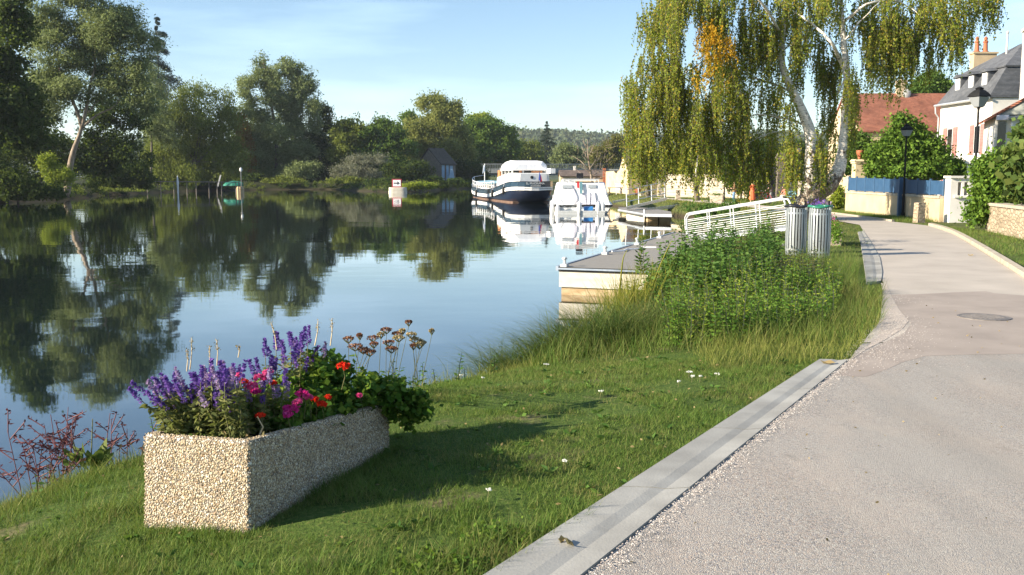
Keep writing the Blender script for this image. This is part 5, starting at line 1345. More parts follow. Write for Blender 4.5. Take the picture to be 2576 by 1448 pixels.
# Dutch barge, seen over its stern quarter
bst = Vector((2.15, 93.5, WATER)); hd = Vector((-6.1, 32.0, 0)).normalized()
barge = thing('barge', 'big navy blue and white barge with a white covered wheelhouse moored behind the cruiser', 'boat', bst, math.atan2(-hd.x, hd.y))
ST = [(-.55, .35, 1.0, 2.02), (-.4, 1.0, .75, 2.05), (0, 1.6, .35, 2.06), (.9, 2.05, .0, 2.03), (2.5, 2.28, -.3, 1.93), (5.5, 2.35, -.4, 1.66), (9, 2.36, -.4, 1.34), (14, 2.36, -.4, 1.12), (20, 2.36, -.4, 1.12), (25, 2.3, -.4, 1.28), (28.5, 1.95, -.4, 1.55), (31, 1.2, -.3, 1.85), (32.3, .3, 0.0, 2.05)]
def bring(y, hw, zb, zt):
    return [(-hw * .55, y, zb), (-hw * .93, y, zb + (zt - zb) * .30), (-hw, y, zb + (zt - zb) * .7), (-hw, y, zt), (hw, y, zt), (hw, y, zb + (zt - zb) * .7), (hw * .93, y, zb + (zt - zb) * .30), (hw * .55, y, zb)]
mb = MB(); mb.loft([bring(*s) for s in ST]); mb.build('hull', M['hull_navy'], barge, smooth_=True)
def band(name, m, d0, d1, out):
    mb = MB()
    for sg in (-1, 1):
        rows = []
        for y, hw, zb, zt in ST:
            rows.append([(sg * (hw + out), y - (out if y <= 0 else 0), zt - d0), (sg * (hw + out), y - (out if y <= 0 else 0), zt - d1), (sg * (hw - .1), y, zt - d1), (sg * (hw - .1), y, zt - d0)])
        mb.loft(rows)
    y, hw, zb, zt = ST[0]
    mb.box((0, y - out / 2 - .01, zt - (d0 + d1) / 2), (hw * 2 + out, out + .04, d1 - d0))
    return mb.build(name, m, barge)
band('upper_band', M['hull_teal'], .02, .48, .03)
band('white_stripe', M['white_paint'], .50, .62, .05)
band('white_stripe', M['white_paint'], .66, .82, .06)
band('gunwale', M['hull_navy'], -.05, .02, .05)
mb = MB(); mb.loft([[(-hw * .96, y, -.03), (-hw * .97, y, .12), (hw * .97, y, .12), (hw * .96, y, -.03)] for y, hw in ((1.2, 1.95), (2.5, 2.2), (9, 2.36), (20, 2.36), (28.5, 1.9), (30.6, 1.25))]); mb.build('boot_line', M['hull_red'], barge)
mb = MB(); zk = lambda y: np.interp(y, [s[0] for s in ST], [s[3] for s in ST])
mb.loft([[(-hw, y, zk(y) - .05), (-hw * .97, y, zt), (hw * .97, y, zt), (hw, y, zk(y) - .05)] for y, hw, zt in ((.35, 1.35, 2.85), (.7, 1.7, 2.9), (2.5, 1.98, 2.9), (5.5, 2.05, 2.75), (9.5, 2.05, 2.45))]); mb.build('aft_cabin', M['white_paint'], barge)
mb = MB()
for x, y in ((-.35, .28),): mb.lathe([(.15, -.02), (.15, .02), (.02, .03)], (0, 0, 0), 14)
o = mb.build('porthole', M['window_dark'], barge); o.rotation_euler = (R(90), 0, 0); o.location = (-.15, .34, 2.48)
mb = MB(); wl = lambda y, hw, z0, z1: [(-hw, y, z0), (-hw * .93, y, z1 - .35), (-hw * .72, y, z1), (hw * .72, y, z1), (hw * .93, y, z1 - .35), (hw, y, z0)]
mb.loft([wl(2.0, 1.55, 3.25, 3.72), wl(2.2, 1.85, 3.15, 4.05), wl(5.0, 1.95, 3.2, 4.18), wl(8.2, 1.85, 3.1, 4.05), wl(8.7, 1.6, 3.1, 3.7)]); mb.build('wheelhouse_canopy', M['canvas_white'], barge)
mb = MB(); mb.box((0, 5.4, 3.03), (3.3, 5.8, .5)); mb.build('wheelhouse_windows', M['window_dark'], barge)
for x, y in ((-1.68, 2.5), (-1.68, 4.4), (-1.68, 6.3), (-1.68, 8.2), (1.68, 2.5), (1.68, 8.2), (-.6, 2.45), (.5, 2.45)):
    mb = MB(); mb.box((x, y, 3.0), (.14, .14, .62)); mb.build('window_post', M['white_paint'], barge)
mb = MB(); mb.box((.75, 2.3, 3.0), (1.1, .16, .22)); mb.box((-.9, 2.35, 3.0), (.25, .2, .3)); mb.build('wooden_locker', M['wood_orange'], barge)
mb = MB(); mb.box((-1.2, 9.6, 2.75), (1.2, 1.2, .95)); mb.box((-1.0, 9.9, 3.5), (.45, .5, .7)); mb.build('companionway', M['wood_orange'], barge)
mb = MB(); mb.loft([[(-1.85, y, z0), (-1.75, y, z1), (1.75, y, z1), (1.85, y, z0)] for y, z0, z1 in ((14, 1.05, 1.75), (20, 1.05, 1.72), (26, 1.1, 1.9))]); mb.build('fore_cabin', M['white_paint'], barge)
mb = MB(); mb.loft([[(-1.9, y, z), (0, y, z + .16), (1.9, y, z), (1.9, y, z - .06), (-1.9, y, z - .06)] for y, z in ((13.8, 1.80), (20, 1.78), (26.2, 1.96))]); mb.build('fore_cabin_roof', M['deck_blue'], barge)
for i in range(7):
    mb = MB(); mb.box((-1.84, 15 + i * 1.6, 1.45), (.06, .7, .3)); mb.build('cabin_window', M['window_dark'], barge)
mb = MB(); rail = [(-2.25, y, zk(y) + .75) for y in np.linspace(10, 30.5, 14)]; rail = [(-min(2.25, np.interp(p[1], [s[0] for s in ST], [s[1] for s in ST]) - .06), p[1], p[2]) for p in rail]
mb.tube(rail, .035, 6); mb.tube([(p[0], p[1], p[2] - .38) for p in rail], .025, 6)
for p in rail: mb.tube([(p[0], p[1], p[2] - .8), p], .03, 6)
mb.tube([(.3, 31.9, 2.75), rail[-1]], .035, 6)
mb.build('guard_rail', M['white_paint'], barge)
mb = MB(); mb.tube([(-1.0, 24, 1.9), (-1.0, 24, 4.1)], .05, 6); mb.tube([(-.2, 29, 1.8), (-.2, 29, 3.5)], .04, 6); mb.tube([(.4, 21, 1.8), (.4, 21, 3.6)], .035, 6); mb.build('mast', M['white_paint'], barge)
mb = MB(); mb.tube([(.35, -.5, 2.0), (.42, -.75, 3.1)], .025, 6); mb.build('flagstaff', M['lamp_black'], barge)
mb = MB(); mb.prism([(.36, -.72, 2.95), (.30, -.66, 2.3), (.44, -.70, 2.1), (.44, -.74, 2.7)], (.02, -.04, 0)); fl = mb.build('flag', M['flag_blue'], barge)
mb = MB(); mb.prism([(.46, -.72, 2.75), (.46, -.66, 2.06), (.62, -.70, 2.1), (.54, -.74, 2.5)], (.02, -.04, 0)); mb.build('flag_fly', M['flag_red'], fl)
mb = MB(); mb.prism([(-1.0, 23.9, 4.0), (-1.0, 23.9, 3.2), (-1.3, 23.8, 2.9), (-1.2, 23.9, 3.9)], (.03, 0, 0)); mb.build('pennant', M['canvas_white'], barge)
mb = MB(); mb.prism([(.4, 20.9, 3.5), (.4, 20.9, 2.9), (.7, 20.8, 2.8), (.65, 20.9, 3.4)], (.03, 0, 0)); mb.build('pennant', M['flag_red'], barge)
mb = MB()
for i in range(5): mb.ball((-1.3 + rng.random() * .7, 10.8 + i * .8, 2.25 + rng.random() * .2), .3)
mb.build('deck_plants', M['leaf_hedge'], barge)
mb = MB(); mb.box((2.0, 1.6, 3.1), (.5, 2.2, .5)); mb.build('life_raft', M['canvas_white'], barge)
for nm, lb, s_, z_ in (('boat_fender', 'black fender hanging at the stern quarter of the barge', 3.2, 1.15), ('boat_fender', 'black fender hanging amidships on the barge flank', 9.5, .75), ('boat_fender', 'black fender hanging on the bow flank of the barge', 21.0, .6)):
    hw_ = float(np.interp(s_, [q[0] for q in ST], [q[1] for q in ST])) + .16
    pp = Matrix.Rotation(barge.rotation_euler.z, 3, 'Z') @ Vector((-hw_, s_, z_)) + bst
    t = thing(nm, lb, 'fender', pp, 0, 'black fenders hung on the barge')
    mb = MB(); mb.lathe([(.03, -.4), (.12, -.34), (.14, 0), (.12, .34), (.04, .4)], n=10); mb.build('body', M['rubber'], t, smooth_=True)
    mb = MB(); mb.tube([(0, 0, .38), (.12, 0, .85)], .015, 4); mb.build('rope', M['canvas_grey'], t)
def letters(txt, size, parent, loc, rot, m, name='name_lettering'):
    cu = bpy.data.curves.new(name, 'FONT'); cu.body = txt; cu.size = size; cu.extrude = .006; cu.align_x = 'CENTER'
    ob = bpy.data.objects.new(name, cu); me = bpy.data.meshes.new_from_object(ob)
    bpy.data.objects.remove(ob); o = link_mesh(me, name, m, parent); o.location = loc; o.rotation_euler = rot; return o
letters('EL MADRANA', .30, barge, (-.02, -.66, 1.80), (R(90), 0, 0), M['white_paint'])
letters('AUXERRE', .24, barge, (.02, -.66, 1.57), (R(90), 0, 0), M['white_paint'])

# near pontoon
pa = P(1405, 672, -.19); pf = P(1700, 585, -.19)
axis_ = Vector((pf.x - pa.x, pf.y - pa.y, 0)); plen = axis_.length; ang = math.atan2(-axis_.x, axis_.y)
pw = 2.35
pon = thing('pontoon', 'grey decked floating pontoon with a stained pale end face beside the reeds', 'pontoon', (pa.x, pa.y, WATER), ang)
zd = -.19 - WATER
mb = MB(); mb.box((pw / 2, plen / 2, zd - .05), (pw, plen, .10)); mb.build('deck', M['deck'], pon)
mb = MB(); mb.box((pw / 2, plen / 2, zd - .27), (pw - .02, plen - .03, .33)); mb.build('float_upper', M['pontoon_face'], pon)
mb = MB(); mb.box((pw / 2, plen / 2, zd - .66), (pw - .10, plen - .12, .45)); mb.build('float_lower', M['pontoon_stain'], pon)
mb = MB(); mb.box((-.03, plen / 2, zd - .03), (.06, plen + .02, .10)); mb.box((pw / 2, -.03, zd - .035), (pw, .04, .035)); mb.build('edge_rail', M['edge_grey'], pon)
for yy in (.12, 3.6, 7.2, 10.4):
    mb = MB(); mb.box((.10, yy, zd + .03), (.14, .2, .06)); mb.tube([(.10, yy, zd + .05), (.10, yy, zd + .17)], .035, 8); mb.lathe([(.06, 0), (.06, .03), (.02, .05)], (.10, yy, zd + .16), 10); mb.build('cleat', M['galv_white'], pon)
mb = MB(); mb.tube([(.12, 4.2, zd + .03), (.35, 4.5, zd + .03), (.3, 5.1, zd + .03), (.6, 5.4, zd + .03), (.5, 5.9, zd + .03), (.9, 6.0, zd + .03)], .02, 6)
o = mb.build('rope', M['canvas_white']); o.location = pon.location; o.rotation_euler = pon.rotation_euler; tag(o, 'loose white mooring rope lying on the near pontoon deck', 'rope')

# gangway from bank to near pontoon
gw = thing('gangway', 'sloping gangway with two white barred railings between the pontoon and the bins', 'gangway', (Q(1850, 560, 29).x, 29, -.1))
Lb, Rb = Q(1735, 604, 30.6), Q(1992, 572, 26.5)
offs = Vector((.12, .95, 0)).normalized() * .95
def railing(o_):
    a, b = Lb + o_, Rb + o_
    ht = .80; up_ = Vector((-.10, 0, 1.0)) * ht
    def at(t, h): return a.lerp(b, t) + up_ * h
    mb = MB(); top = [at(-.01, .05), at(-.02, .5), at(-.015, .85), at(.01, .98), at(.04, 1.0)] + [at(t, 1.0) for t in (.25, .5, .75, .95)] + [at(.985, .97), at(1.0, .82), at(1.005, .3), at(1.005, .0)]
    mb.tube(top, .026, 8); r_ = mb.build('handrail', M['galv_white'], gw, world=True)
    for t in (.235, .48, .73):
        mb = MB(); mb.tube([at(t, 0), at(t, .99)], .020, 6); sub(mb, 'upright', M['galv_white'], r_)
    for h in (.10, .26, .42, .58, .74):
        mb = MB(); mb.tube([at(-.005, h), at(1.0, h)], .012, 6); sub(mb, 'rail', M['galv_white'], r_)
railing(Vector((0, 0, 0))); railing(offs)
mb = MB(); d_ = Vector((0, 0, -.08)); mb.prism([Lb + d_, Rb + d_, Rb, Lb], offs); mb.build('walkway', M['galv'], gw, world=True)
mb = MB(); a = Rb + Vector((-.5, -.3, -.12)); mb.box((a.x + .1, a.y - .1, -.16), (1.7, 1.0, .16)); mb.box((a.x - 1.4, a.y - .6, -.3), (1.1, .6, .14)); mb.box((a.x - 3.0, a.y - .2, -.42), (1.3, .5, .12))
o = mb.build('landing_slab', M['concrete']); tag(o, 'pale concrete landing slab at the foot of the gangway by the bins', 'slab')

# second pontoon and its gangways
p0, p1, p2 = P(1562, 533, -.36), P(1690, 541, -.36), P(1600, 520, -.36)
pn2 = thing('pontoon', 'smaller decked pontoon with tan side floats right of the white cruiser', 'pontoon', (p0.x, p0.y, WATER))
poly = [P(1556, 528, -.36), P(1623, 539, -.36), P(1690, 540, -.36), P(1688, 533, -.36), P(1640, 524, -.36), P(1556, 521, -.36)]
mb = MB(); mb.prism([p + Vector((0, 0, -.10)) for p in poly], (0, 0, .10)); mb.build('deck', M['deck'], pn2, world=True)
for a, b in ((1630, 1656), (1660, 1688)):
    qa, qb = P(a, 541, -.46), P(b, 541, -.46); mb = MB(); mb.prism([qa + Vector((0, .1, -.0)), qb + Vector((0, .1, 0)), qb + Vector((0, .1, -.5)), qa + Vector((0, .1, -.5))], (0, 1.2, 0)); mb.build('float', M['pontoon_stain'], pn2, world=True)
qa, qb = P(1580, 534, -.46), P(1622, 540, -.46); mb = MB(); mb.prism([qa + Vector((0, .15, 0)), qb + Vector((0, .15, 0)), qb + Vector((0, .15, -.5)), qa + Vector((0, .15, -.5))], (0, .8, 0)); mb.build('float', M['pontoon_face'], pn2, world=True)
mb = MB(); mb.tube([poly[0] + Vector((0, -.04, -.04)), poly[1] + Vector((0, -.04, -.04))], .07, 6); mb.bar(poly[1] + Vector((.02, -.05, -.07)), poly[2] + Vector((0, -.05, -.07)), .05, .16); mb.build('edge_rail', M['galv'], pn2, world=True)
mb = MB(); q = poly[1]; mb.tube([q + Vector((-.05, 0, -.2)), q + Vector((-.05, 0, .25))], .05, 6); mb.build('bollard', M['white_paint'], pn2, world=True)
gw2 = thing('gangway', 'grey gangway with a three-post railing leading up from the second pontoon', 'gangway', Q(1620, 510, 60))
def rail2(y):
    A, B = Q(1577, 520, y), Q(1672, 498, y + 5); mb = MB(); up_ = Vector((-.05, 0, 1.05))
    for h in (.28, .65, 1.0): mb.tube([A + up_ * h, B + up_ * h], .025, 6)
    for t in (0, .30, .64, 1.0): p = A.lerp(B, t); mb.tube([p, p + up_], .035, 6)
    mb.build('railing', M['galv'], gw2, world=True)
rail2(60)
A, B = Q(1577, 521, 60), Q(1676, 498, 65); mb = MB(); mb.prism([A, B, B + Vector((0, 0, -.18)), A + Vector((0, 0, -.18))], (.2, 1.0, 0)); mb.build('walkway', M['galv'], gw2, world=True)
A, B = P(1592, 529, -.34), Q(1732, 512, 66)
mb = MB(); mb.prism([A, B, B + Vector((0, 0, -.2)), A + Vector((0, 0, -.2))], (.25, .9, 0))
tag(mb.build('mooring_boom', M['galv']), 'long pale steel mooring boom reaching from the second pontoon to the bank', 'boom')
A, B = Q(1541, 507, 70), Q(1582, 500, 78)
mb = MB(); mb.prism([A, B, B + Vector((0, 0, -.15)), A + Vector((0, 0, -.15))], (.1, .8, 0))
tag(mb.build('gangplank', M['galv_white']), 'short white gangplank from the cruiser to the grassy bank', 'gangplank')

# arrow sign on its concrete block
sY = 155
sb = Q(1001, 487, sY)
pier_ = thing('sign_pier', 'rounded pale concrete block in the river carrying the arrow sign', 'pier', (sb.x, sY, WATER))
mb = MB(); k = ppm(sY)
for z0_, z1_, w_ in ((-.4, .34, 3.0), (.36, .82, 2.9)):
    c = Vector((sb.x, sY, 0)); ring = lambda z, s: [(sb.x + .5 * w_ * s * math.copysign(abs(math.cos(t)) ** .6, math.cos(t)), sY + .8 * s * math.copysign(abs(math.sin(t)) ** .6, math.sin(t)), WATER + z) for t in np.linspace(0, 2 * math.pi, 25)[:-1]]
    mb.loft([ring(z0_, 1), ring(z1_ - .06, 1), ring(z1_, .96)])
mb.build('block', M['pontoon_face'], pier_, world=True, smooth_=False)
sg = thing('arrow_sign', 'square white river sign with a red border and black arrow pointing right', 'sign', Q(998, 470, sY - .1))
a, b = Q(986, 472, sY - .1), Q(1010, 451, sY - .1); W_, H_ = b.x - a.x, b.z - a.z; cxm, czm = (a.x + b.x) / 2, (a.z + b.z) / 2
mb = MB(); mb.box((cxm, sY - .1, czm), (W_, .06, H_)); mb.build('border', M['sign_red'], sg, world=True)
mb = MB(); mb.box((cxm + .02, sY - .15, czm), (W_ * .80, .04, H_ * .76)); mb.build('panel', M['sign_white'], sg, world=True)
mb = MB(); y_ = sY - .19; w2, h2 = W_ * .62, H_ * .44
mb.prism([(cxm - w2 / 2, y_, czm + h2 * .14), (cxm - w2 / 2, y_, czm - h2 * .14), (cxm + w2 * .12, y_, czm - h2 * .14), (cxm + w2 * .12, y_, czm - h2 * .5), (cxm + w2 / 2, y_, czm), (cxm + w2 * .12, y_, czm + h2 * .5), (cxm + w2 * .12, y_, czm + h2 * .14)], (0, .03, 0)); mb.build('arrow', M['sign_black'], sg, world=True)
for x in (-.4, 0, .42):
    mb = MB(); mb.box((cxm + x, sY, (WATER + .8 + a.z) / 2), (.07, .07, a.z - WATER - .7)); mb.build('leg', M['galv'], sg, world=True)

# wooden jetty and poles on the far bank
jY = 142
jt_ = thing('jetty', 'long thin footbridge-like wooden jetty along the far bank under the weeping willow', 'jetty', Q(490, 458, jY))
a, b = Q(370, 457, jY), Q(602, 459, jY + 6)
mb = MB(); mb.bar(a, b, .7, .12); mb.build('planks', M['wood_grey'], jt_, world=True)
for t in (.0, .14, .28, .42, .52, .66, .75, .80, .96, .99):
    p = a.lerp(b, t); mb = MB(); mb.tube([(p.x, p.y, WATER - 1), (p.x, p.y, p.z)], .07, 6); mb.build('post', M['wood_grey'], jt_, world=True)
q = Q(447, 462, jY - 2)
mb = MB(); mb.lathe([(.10, -1), (.12, 1.0), (.17, 1.6), (.10, 2.4), (.02, 4.0 - 1.2)], (q.x, jY - 2, WATER), 8)
tag(mb.build('mooring_pole', M['white_paint']), 'slim pale pointed pole rising beside the jetty', 'pole')
q = Q(607, 462, jY + 8); fl_ = thing('bank_lamp', 'small white-headed marker lamp at the right end of the jetty', 'lamp', (q.x, jY + 8, -.2))
mb = MB(); mb.tube([(q.x, jY + 8, -.8), (q.x, jY + 8, Q(607, 432, jY + 8).z)], .05, 6); mb.build('post', M['steel_grey'], fl_, world=True)
z_ = Q(607, 428, jY + 8).z; mb = MB(); mb.lathe([(.10, -.3), (.22, -.1), (.22, .15), (.08, .35)], (q.x, jY + 8, z_), 10); mb.build('lantern', M['white_paint'], fl_, world=True)
q = Q(604, 466, jY + 7); mb = MB(); mb.lathe([(.6, -.5), (.62, .7), (.5, 1.0)], (q.x, jY + 7, WATER), 10)
tag(mb.build('barrel_pier', M['pontoon_stain']), 'stubby tan round pier under the right end of the jetty', 'pier')
q = Q(552, 462, jY + 9); mb = MB(); mb.bar((q.x - .3, jY + 9, .2), (q.x + .25, jY + 9, 2.0), .12, .2)
tag(mb.build('leaning_board', M['grey_wall']), 'leaning pale board standing behind the jetty', 'board')
q = Q(582, 458, jY + 9)
bt = thing('rowing_boat', 'dim green upturned rowing boat behind the right end of the jetty', 'boat', (q.x, jY + 10, .3))
mb = MB(); mb.loft([[(x, -w_, 0), (x, -w_ * .8, .5 * h_), (x, 0, h_), (x, w_ * .8, .5 * h_), (x, w_, 0)] for x, w_, h_ in ((-1.6, .1, .2), (-1.1, .55, .6), (0, .75, .8), (1.0, .6, .7), (1.5, .3, .5))]); mb.build('hull', M['green_plastic'], bt)
q = Q(983, 455, 190); 
mb = MB(); q = Q(984 * .644 + 0, 450, 184)
# ------------------------------------------------------------------ street furniture
def litter_bin(label, px, py, black):
    p = P(px, py, -.06); p.z = gz(p.x, p.y) - .01
    t = thing('litter_bin', label, 'bin', p, 0, 'slatted bins at the lane side'); t.scale = (1.06, 1.06, 1.17)
    nS = 22; Rr = .228
    prof = [(0.0, .93), (.12, .97), (.35, 1.0), (.6, 1.0), (.8, .985), (.96, .955)]
    for i in range(nS):
        a = 2 * math.pi * (i + .5) / nS; ca, sa = math.cos(a), math.sin(a); w_ = .0185 + .0015 * rng.normal()
        rings = []
        for z_, s_ in prof:
            r = Rr * s_; tx, ty = -sa, ca
            rings.append([(r * ca - tx * w_, r * sa - ty * w_, z_), (r * ca + tx * w_, r * sa + ty * w_, z_), ((r - .012) * ca + tx * w_, (r - .012) * sa + ty * w_, z_), ((r - .012) * ca - tx * w_, (r - .012) * sa - ty * w_, z_)])
        mb = MB(); mb.loft(rings); mb.build('slat', M['slat'], t)
    mb = MB()
    for z_ in (.10, .82):
        n = 24; mb.loft([[((Rr - .016 - d) * math.cos(2 * math.pi * k / n), (Rr - .016 - d) * math.sin(2 * math.pi * k / n), z_ + h) for d, h in ((0, 0), (0, .035), (.006, .035), (.006, 0))] for k in range(n + 1)], cap=False)
    mb.build('hoop', M['galv'], t)
    mb = MB(); mb.lathe([(.12, .06), (.165, .2), (.185, .5), (.19, .92)], n=20); mb.build('liner_bag', M['black_plastic'], t, smooth_=True)
    mb = MB(); n = 28; rr = Rr + (.022 if black else .006)
    mb.loft([[(rr * math.cos(b) + r2 * math.cos(c) * math.cos(b), rr * math.sin(b) + r2 * math.cos(c) * math.sin(b), .975 + .012 * math.sin(b * 3 + px) + r2 * .9 * math.sin(c)) for c in np.linspace(0, 2 * math.pi, 9)[:-1]] for b, r2 in [(2 * math.pi * k / n, .026 + .006 * math.sin(k * 2.3)) for k in range(n + 1)]], cap=False)
    mb.build('bag_rim', M['black_plastic'] if black else M['green_plastic'], t, smooth_=True)
    mb = MB(); mb.tube([(.20, .06, .02), (.20, .06, 1.08)], .022, 8); mb.build('hinge_post', M['lamp_black'], t)
    return t
litter_bin('left slatted metal bin, with a black bag folded over its rim', 2001, 641, True)
litter_bin('right slatted metal bin, with a green bag rim, nearer the lane', 2059, 651, False)

def street_lamp(label, p, h, s, post_m):
    t = thing('street_lamp', label, 'street lamp', p, R(20), 'old-style lantern street lamps')
    lz = h - .62 * s
    mb = MB(); mb.lathe([(.09, 0), (.09, .25), (.065, .30), (.06, 1.0), (.055, 1.04), (.045, 1.08), (.036, lz - .08), (.05, lz - .05), (.05, lz)], n=12); mb.build('post', post_m, t, smooth_=False)
    fr = []; b_, tp = .13 * s, .235 * s; gh = .34 * s
    mb = MB()
    for i in range(4):
        a = math.pi / 4 + i * math.pi / 2; a2 = a + math.pi / 2; q2 = math.sqrt(2)
        p0 = (b_ * q2 * math.cos(a) * .72, b_ * q2 * math.sin(a) * .72, lz); p1 = (tp * q2 * math.cos(a) * .72, tp * q2 * math.sin(a) * .72, lz + gh)
        p2 = (b_ * q2 * math.cos(a2) * .72, b_ * q2 * math.sin(a2) * .72, lz); p3 = (tp * q2 * math.cos(a2) * .72, tp * q2 * math.sin(a2) * .72, lz + gh)
        mb.bar(p0, p1, .022 * s); mb.bar(p0, p2, .022 * s); mb.bar(p1, p3, .03 * s)
    e = tp * 1.12
    sq = lambda r, z: [(r, r, z), (-r, r, z), (-r, -r, z), (r, -r, z)]
    mb.loft([sq(e, lz + gh + .01), sq(e, lz + gh + .03 * s), sq(e * .80, lz + gh + .13 * s), sq(e * .50, lz + gh + .22 * s), sq(e * .30, lz + gh + .26 * s), sq(e * .40, lz + gh + .29 * s), sq(e * .08, lz + gh + .36 * s)])
    l = mb.build('lantern', M['lamp_black'], t)
    mb = MB(); mb.loft([sq(b_ * .97, lz + .015), sq(tp * .97, lz + gh - .005)]); mb.build('glass', M['lantern_glass'], l)
    return t
p = P(2445, 573, 0); street_lamp('tall black street lamp on the right verge beside the dark climbing shrub', p, 4.72, 1.0, M['lamp_black'])
p = Vector(((2269 - CX) / F * 42.6, 42.6, -.12)); street_lamp('slim street lamp with a pale lantern in front of the blue fence', p, 4.12, .78, M['lamp_black'])
p = Q(1822, 486, 82); street_lamp('street lamp half hidden in birch foliage beside the middle bench', Vector((p.x, 82, -.28)), 4.5, .9, M['lamp_black'])
p = Q(2004, 498, 76); street_lamp('street lamp post behind the seated person, its top lost in leaves', Vector((p.x, 76, -.28)), 4.5, .9, M['lamp_black'])
p = P(2264, 553, -.15)
mb = MB(); mb.box((0, 0, .62), (.20, .12, 1.25)); mb.box((0, 0, 1.55), (.16, .10, .62))
o = mb.build('fence_post', M['blue_post']); o.location = (17.42, 43.0, -.15); tag(o, 'thick blue post standing in front of the cream wall beside the slim lamp', 'post')

def bench(label, p, rz):
    t = thing('park_bench', label, 'bench', p, rz, 'teal benches on the lawn')
    mb = MB()
    for i in range(3): mb.box((0, -.15 + i * .15, .45), (1.7, .12, .04))
    mb.build('seat', M['teal_paint'], t)
    mb = MB()
    for i in range(2): mb.box((0, .26 + i * .04, .66 + i * .17), (1.7, .035, .13))
    mb.build('backrest', M['teal_paint'], t)
    for x in (-.65, .65):
        mb = MB(); mb.box((x, -.12, .21), (.07, .07, .43)); mb.bar((x, .2, 0), (x, .31, .9), .07); mb.box((x, .05, .41), (.06, .45, .04)); mb.build('leg', M['iron_dark'], t)
def gp_(px, py, z=-.28): p = P(px, py, z); return p
bench('teal bench carrying the seated person in red', gp_(1982, 509), R(-75))
bench('teal bench behind the stone flower box, next to the lamp', gp_(1812, 494), R(25))
bench('teal bench left of the stone flower box by the second gangway', gp_(1660, 492), R(10))

def stone_planter(label, p, wx, wy, h, rz, m, plants=True, name='flower_box'):
    t = thing(name, label, 'planter', p, rz, 'stone flower boxes on the riverside lawn')
    mb = MB(); o = [(-wx / 2, -wy / 2), (wx / 2, -wy / 2), (wx / 2, wy / 2), (-wx / 2, wy / 2)]; th = .06
    inn = [(x - math.copysign(th, x), y - math.copysign(th, y)) for x, y in o]
    mb.loft([[(x * .96, y * .96, -.08) for x, y in o], [(x, y, h) for x, y in o], [(x, y, h) for x, y in inn], [(x, y, h - .12) for x, y in inn]])
    mb.build('box', m, t)
    if plants:
        c = rng.normal(size=(420, 3)) * np.array([wx * .25, wy * .25, .07]) + np.array([0, 0, h + .06])
        V, Fq = leaf_arrays(c, .07, aspect=.7); arr_mesh('greenery', V, Fq, M['leaf_hedge'], t)
    return t
stone_planter('pale stone flower box with low greenery in front of the middle bench', gp_(1803, 510), 1.0, .7, .55, R(-20), M['pale_stone'])
stone_planter('small pale stone flower box seen through the second gangway railing', gp_(1619, 497), .8, .6, .42, R(10), M['pale_stone'])
stone_planter('stone flower box with purple and pink flowers behind the right bin', P(2090, 612, 0) + Vector((0, 0, -.03)), .55, 1.2, .30, R(-20), M['pebbles'], False)
mb = MB(); p = gp_(1705, 505); mb.box((0, 0, .42), (.42, .36, .95), taper=.95)
o = mb.build('stone_post', M['pale_stone']); o.location = p; tag(o, 'squat pale stone post beside the foot of the grey-stemmed birch', 'post')
p = Vector(Q(1548, 474, 96)); p.z = gz(p.x, 96)
t = thing('garden_table', 'garden table on the grass in front of the cream yard wall', 'table', p)
mb = MB(); mb.box((0, 0, .74), (1.5, .8, .05)); mb.build('tabletop', M['wood_grey'], t)
for x in (-.6, .6):
    mb = MB(); mb.bar((x - .12, 0, 0), (x + .08, 0, .72), .08); mb.bar((x + .12, .1, 0), (x - .08, .1, .72), .08); mb.build('leg', M['wood_grey'], t)
t = thing('garden_chair', 'light garden chair behind the garden table by the yard wall', 'chair', p + Vector((.4, 1.0, 0)))
mb = MB(); mb.box((0, 0, .44), (.5, .5, .05)); mb.build('seat', M['canvas_white'], t)
mb = MB(); mb.box((0, .24, .78), (.5, .04, .5)); mb.box((0, .24, 1.1), (.55, .05, .08)); mb.build('backrest', M['canvas_white'], t)
for x in (-.2, .2):
    for y in (-.2, .2): mb = MB(); mb.box((x, y, .22), (.04, .04, .44)); mb.build('leg', M['canvas_white'], t)
t = thing('garden_pot', 'terracotta pot with purple flowers beside the garden table', 'flower pot', p + Vector((2.3, .5, 0)))
mb = MB(); mb.lathe([(.25, 0), (.36, .5), (.40, .52), (.40, .6), (.34, .6), (.3, .5)], n=14); mb.build('pot', M['terracotta'], t)
c = rng.normal(size=(200, 3)) * .16 + np.array([0, 0, .78]); V, Fq = leaf_arrays(c, .09); arr_mesh('flowers', V, Fq, M['petal_lilac'], t)

# ------------------------------------------------------------------ people
def remesh(o, v):
    m = o.modifiers.new('remesh', 'REMESH'); m.mode = 'VOXEL'; m.voxel_size = v; m.use_smooth_shade = True
    s = o.modifiers.new('smooth', 'SMOOTH'); s.iterations = 3; s.factor = .5
def hand(mb, wrist, d, side, curl):
    """palm plus four unequal fingers and a thumb; d = forearm direction, side = thumb side"""
    w_ = Vector(wrist); d = Vector(d).normalized(); sd = Vector(side); sd = (sd - d * sd.dot(d)).normalized(); n = d.cross(sd)
    mb.tube([w_, w_ + d * .045, w_ + d * .09], [.026, .036, .034], 8)
    for i, ln in enumerate((.068, .078, .072, .056)):
        b = w_ + d * .085 + sd * (.027 - i * .018); k1 = b + (d * math.cos(curl) + n * math.sin(curl)) * ln * .5; k2 = k1 + (d * math.cos(curl * 2.2) + n * math.sin(curl * 2.2)) * ln * .5
        mb.tube([b, k1, k2], [.011, .010, .008], 6)
    b = w_ + d * .03 + sd * .028; mb.tube([b, b + (d * .6 + sd * .8).normalized() * .035, b + (d * .85 + sd * .5 + n * .3).normalized() * .065], [.013, .011, .009], 6)
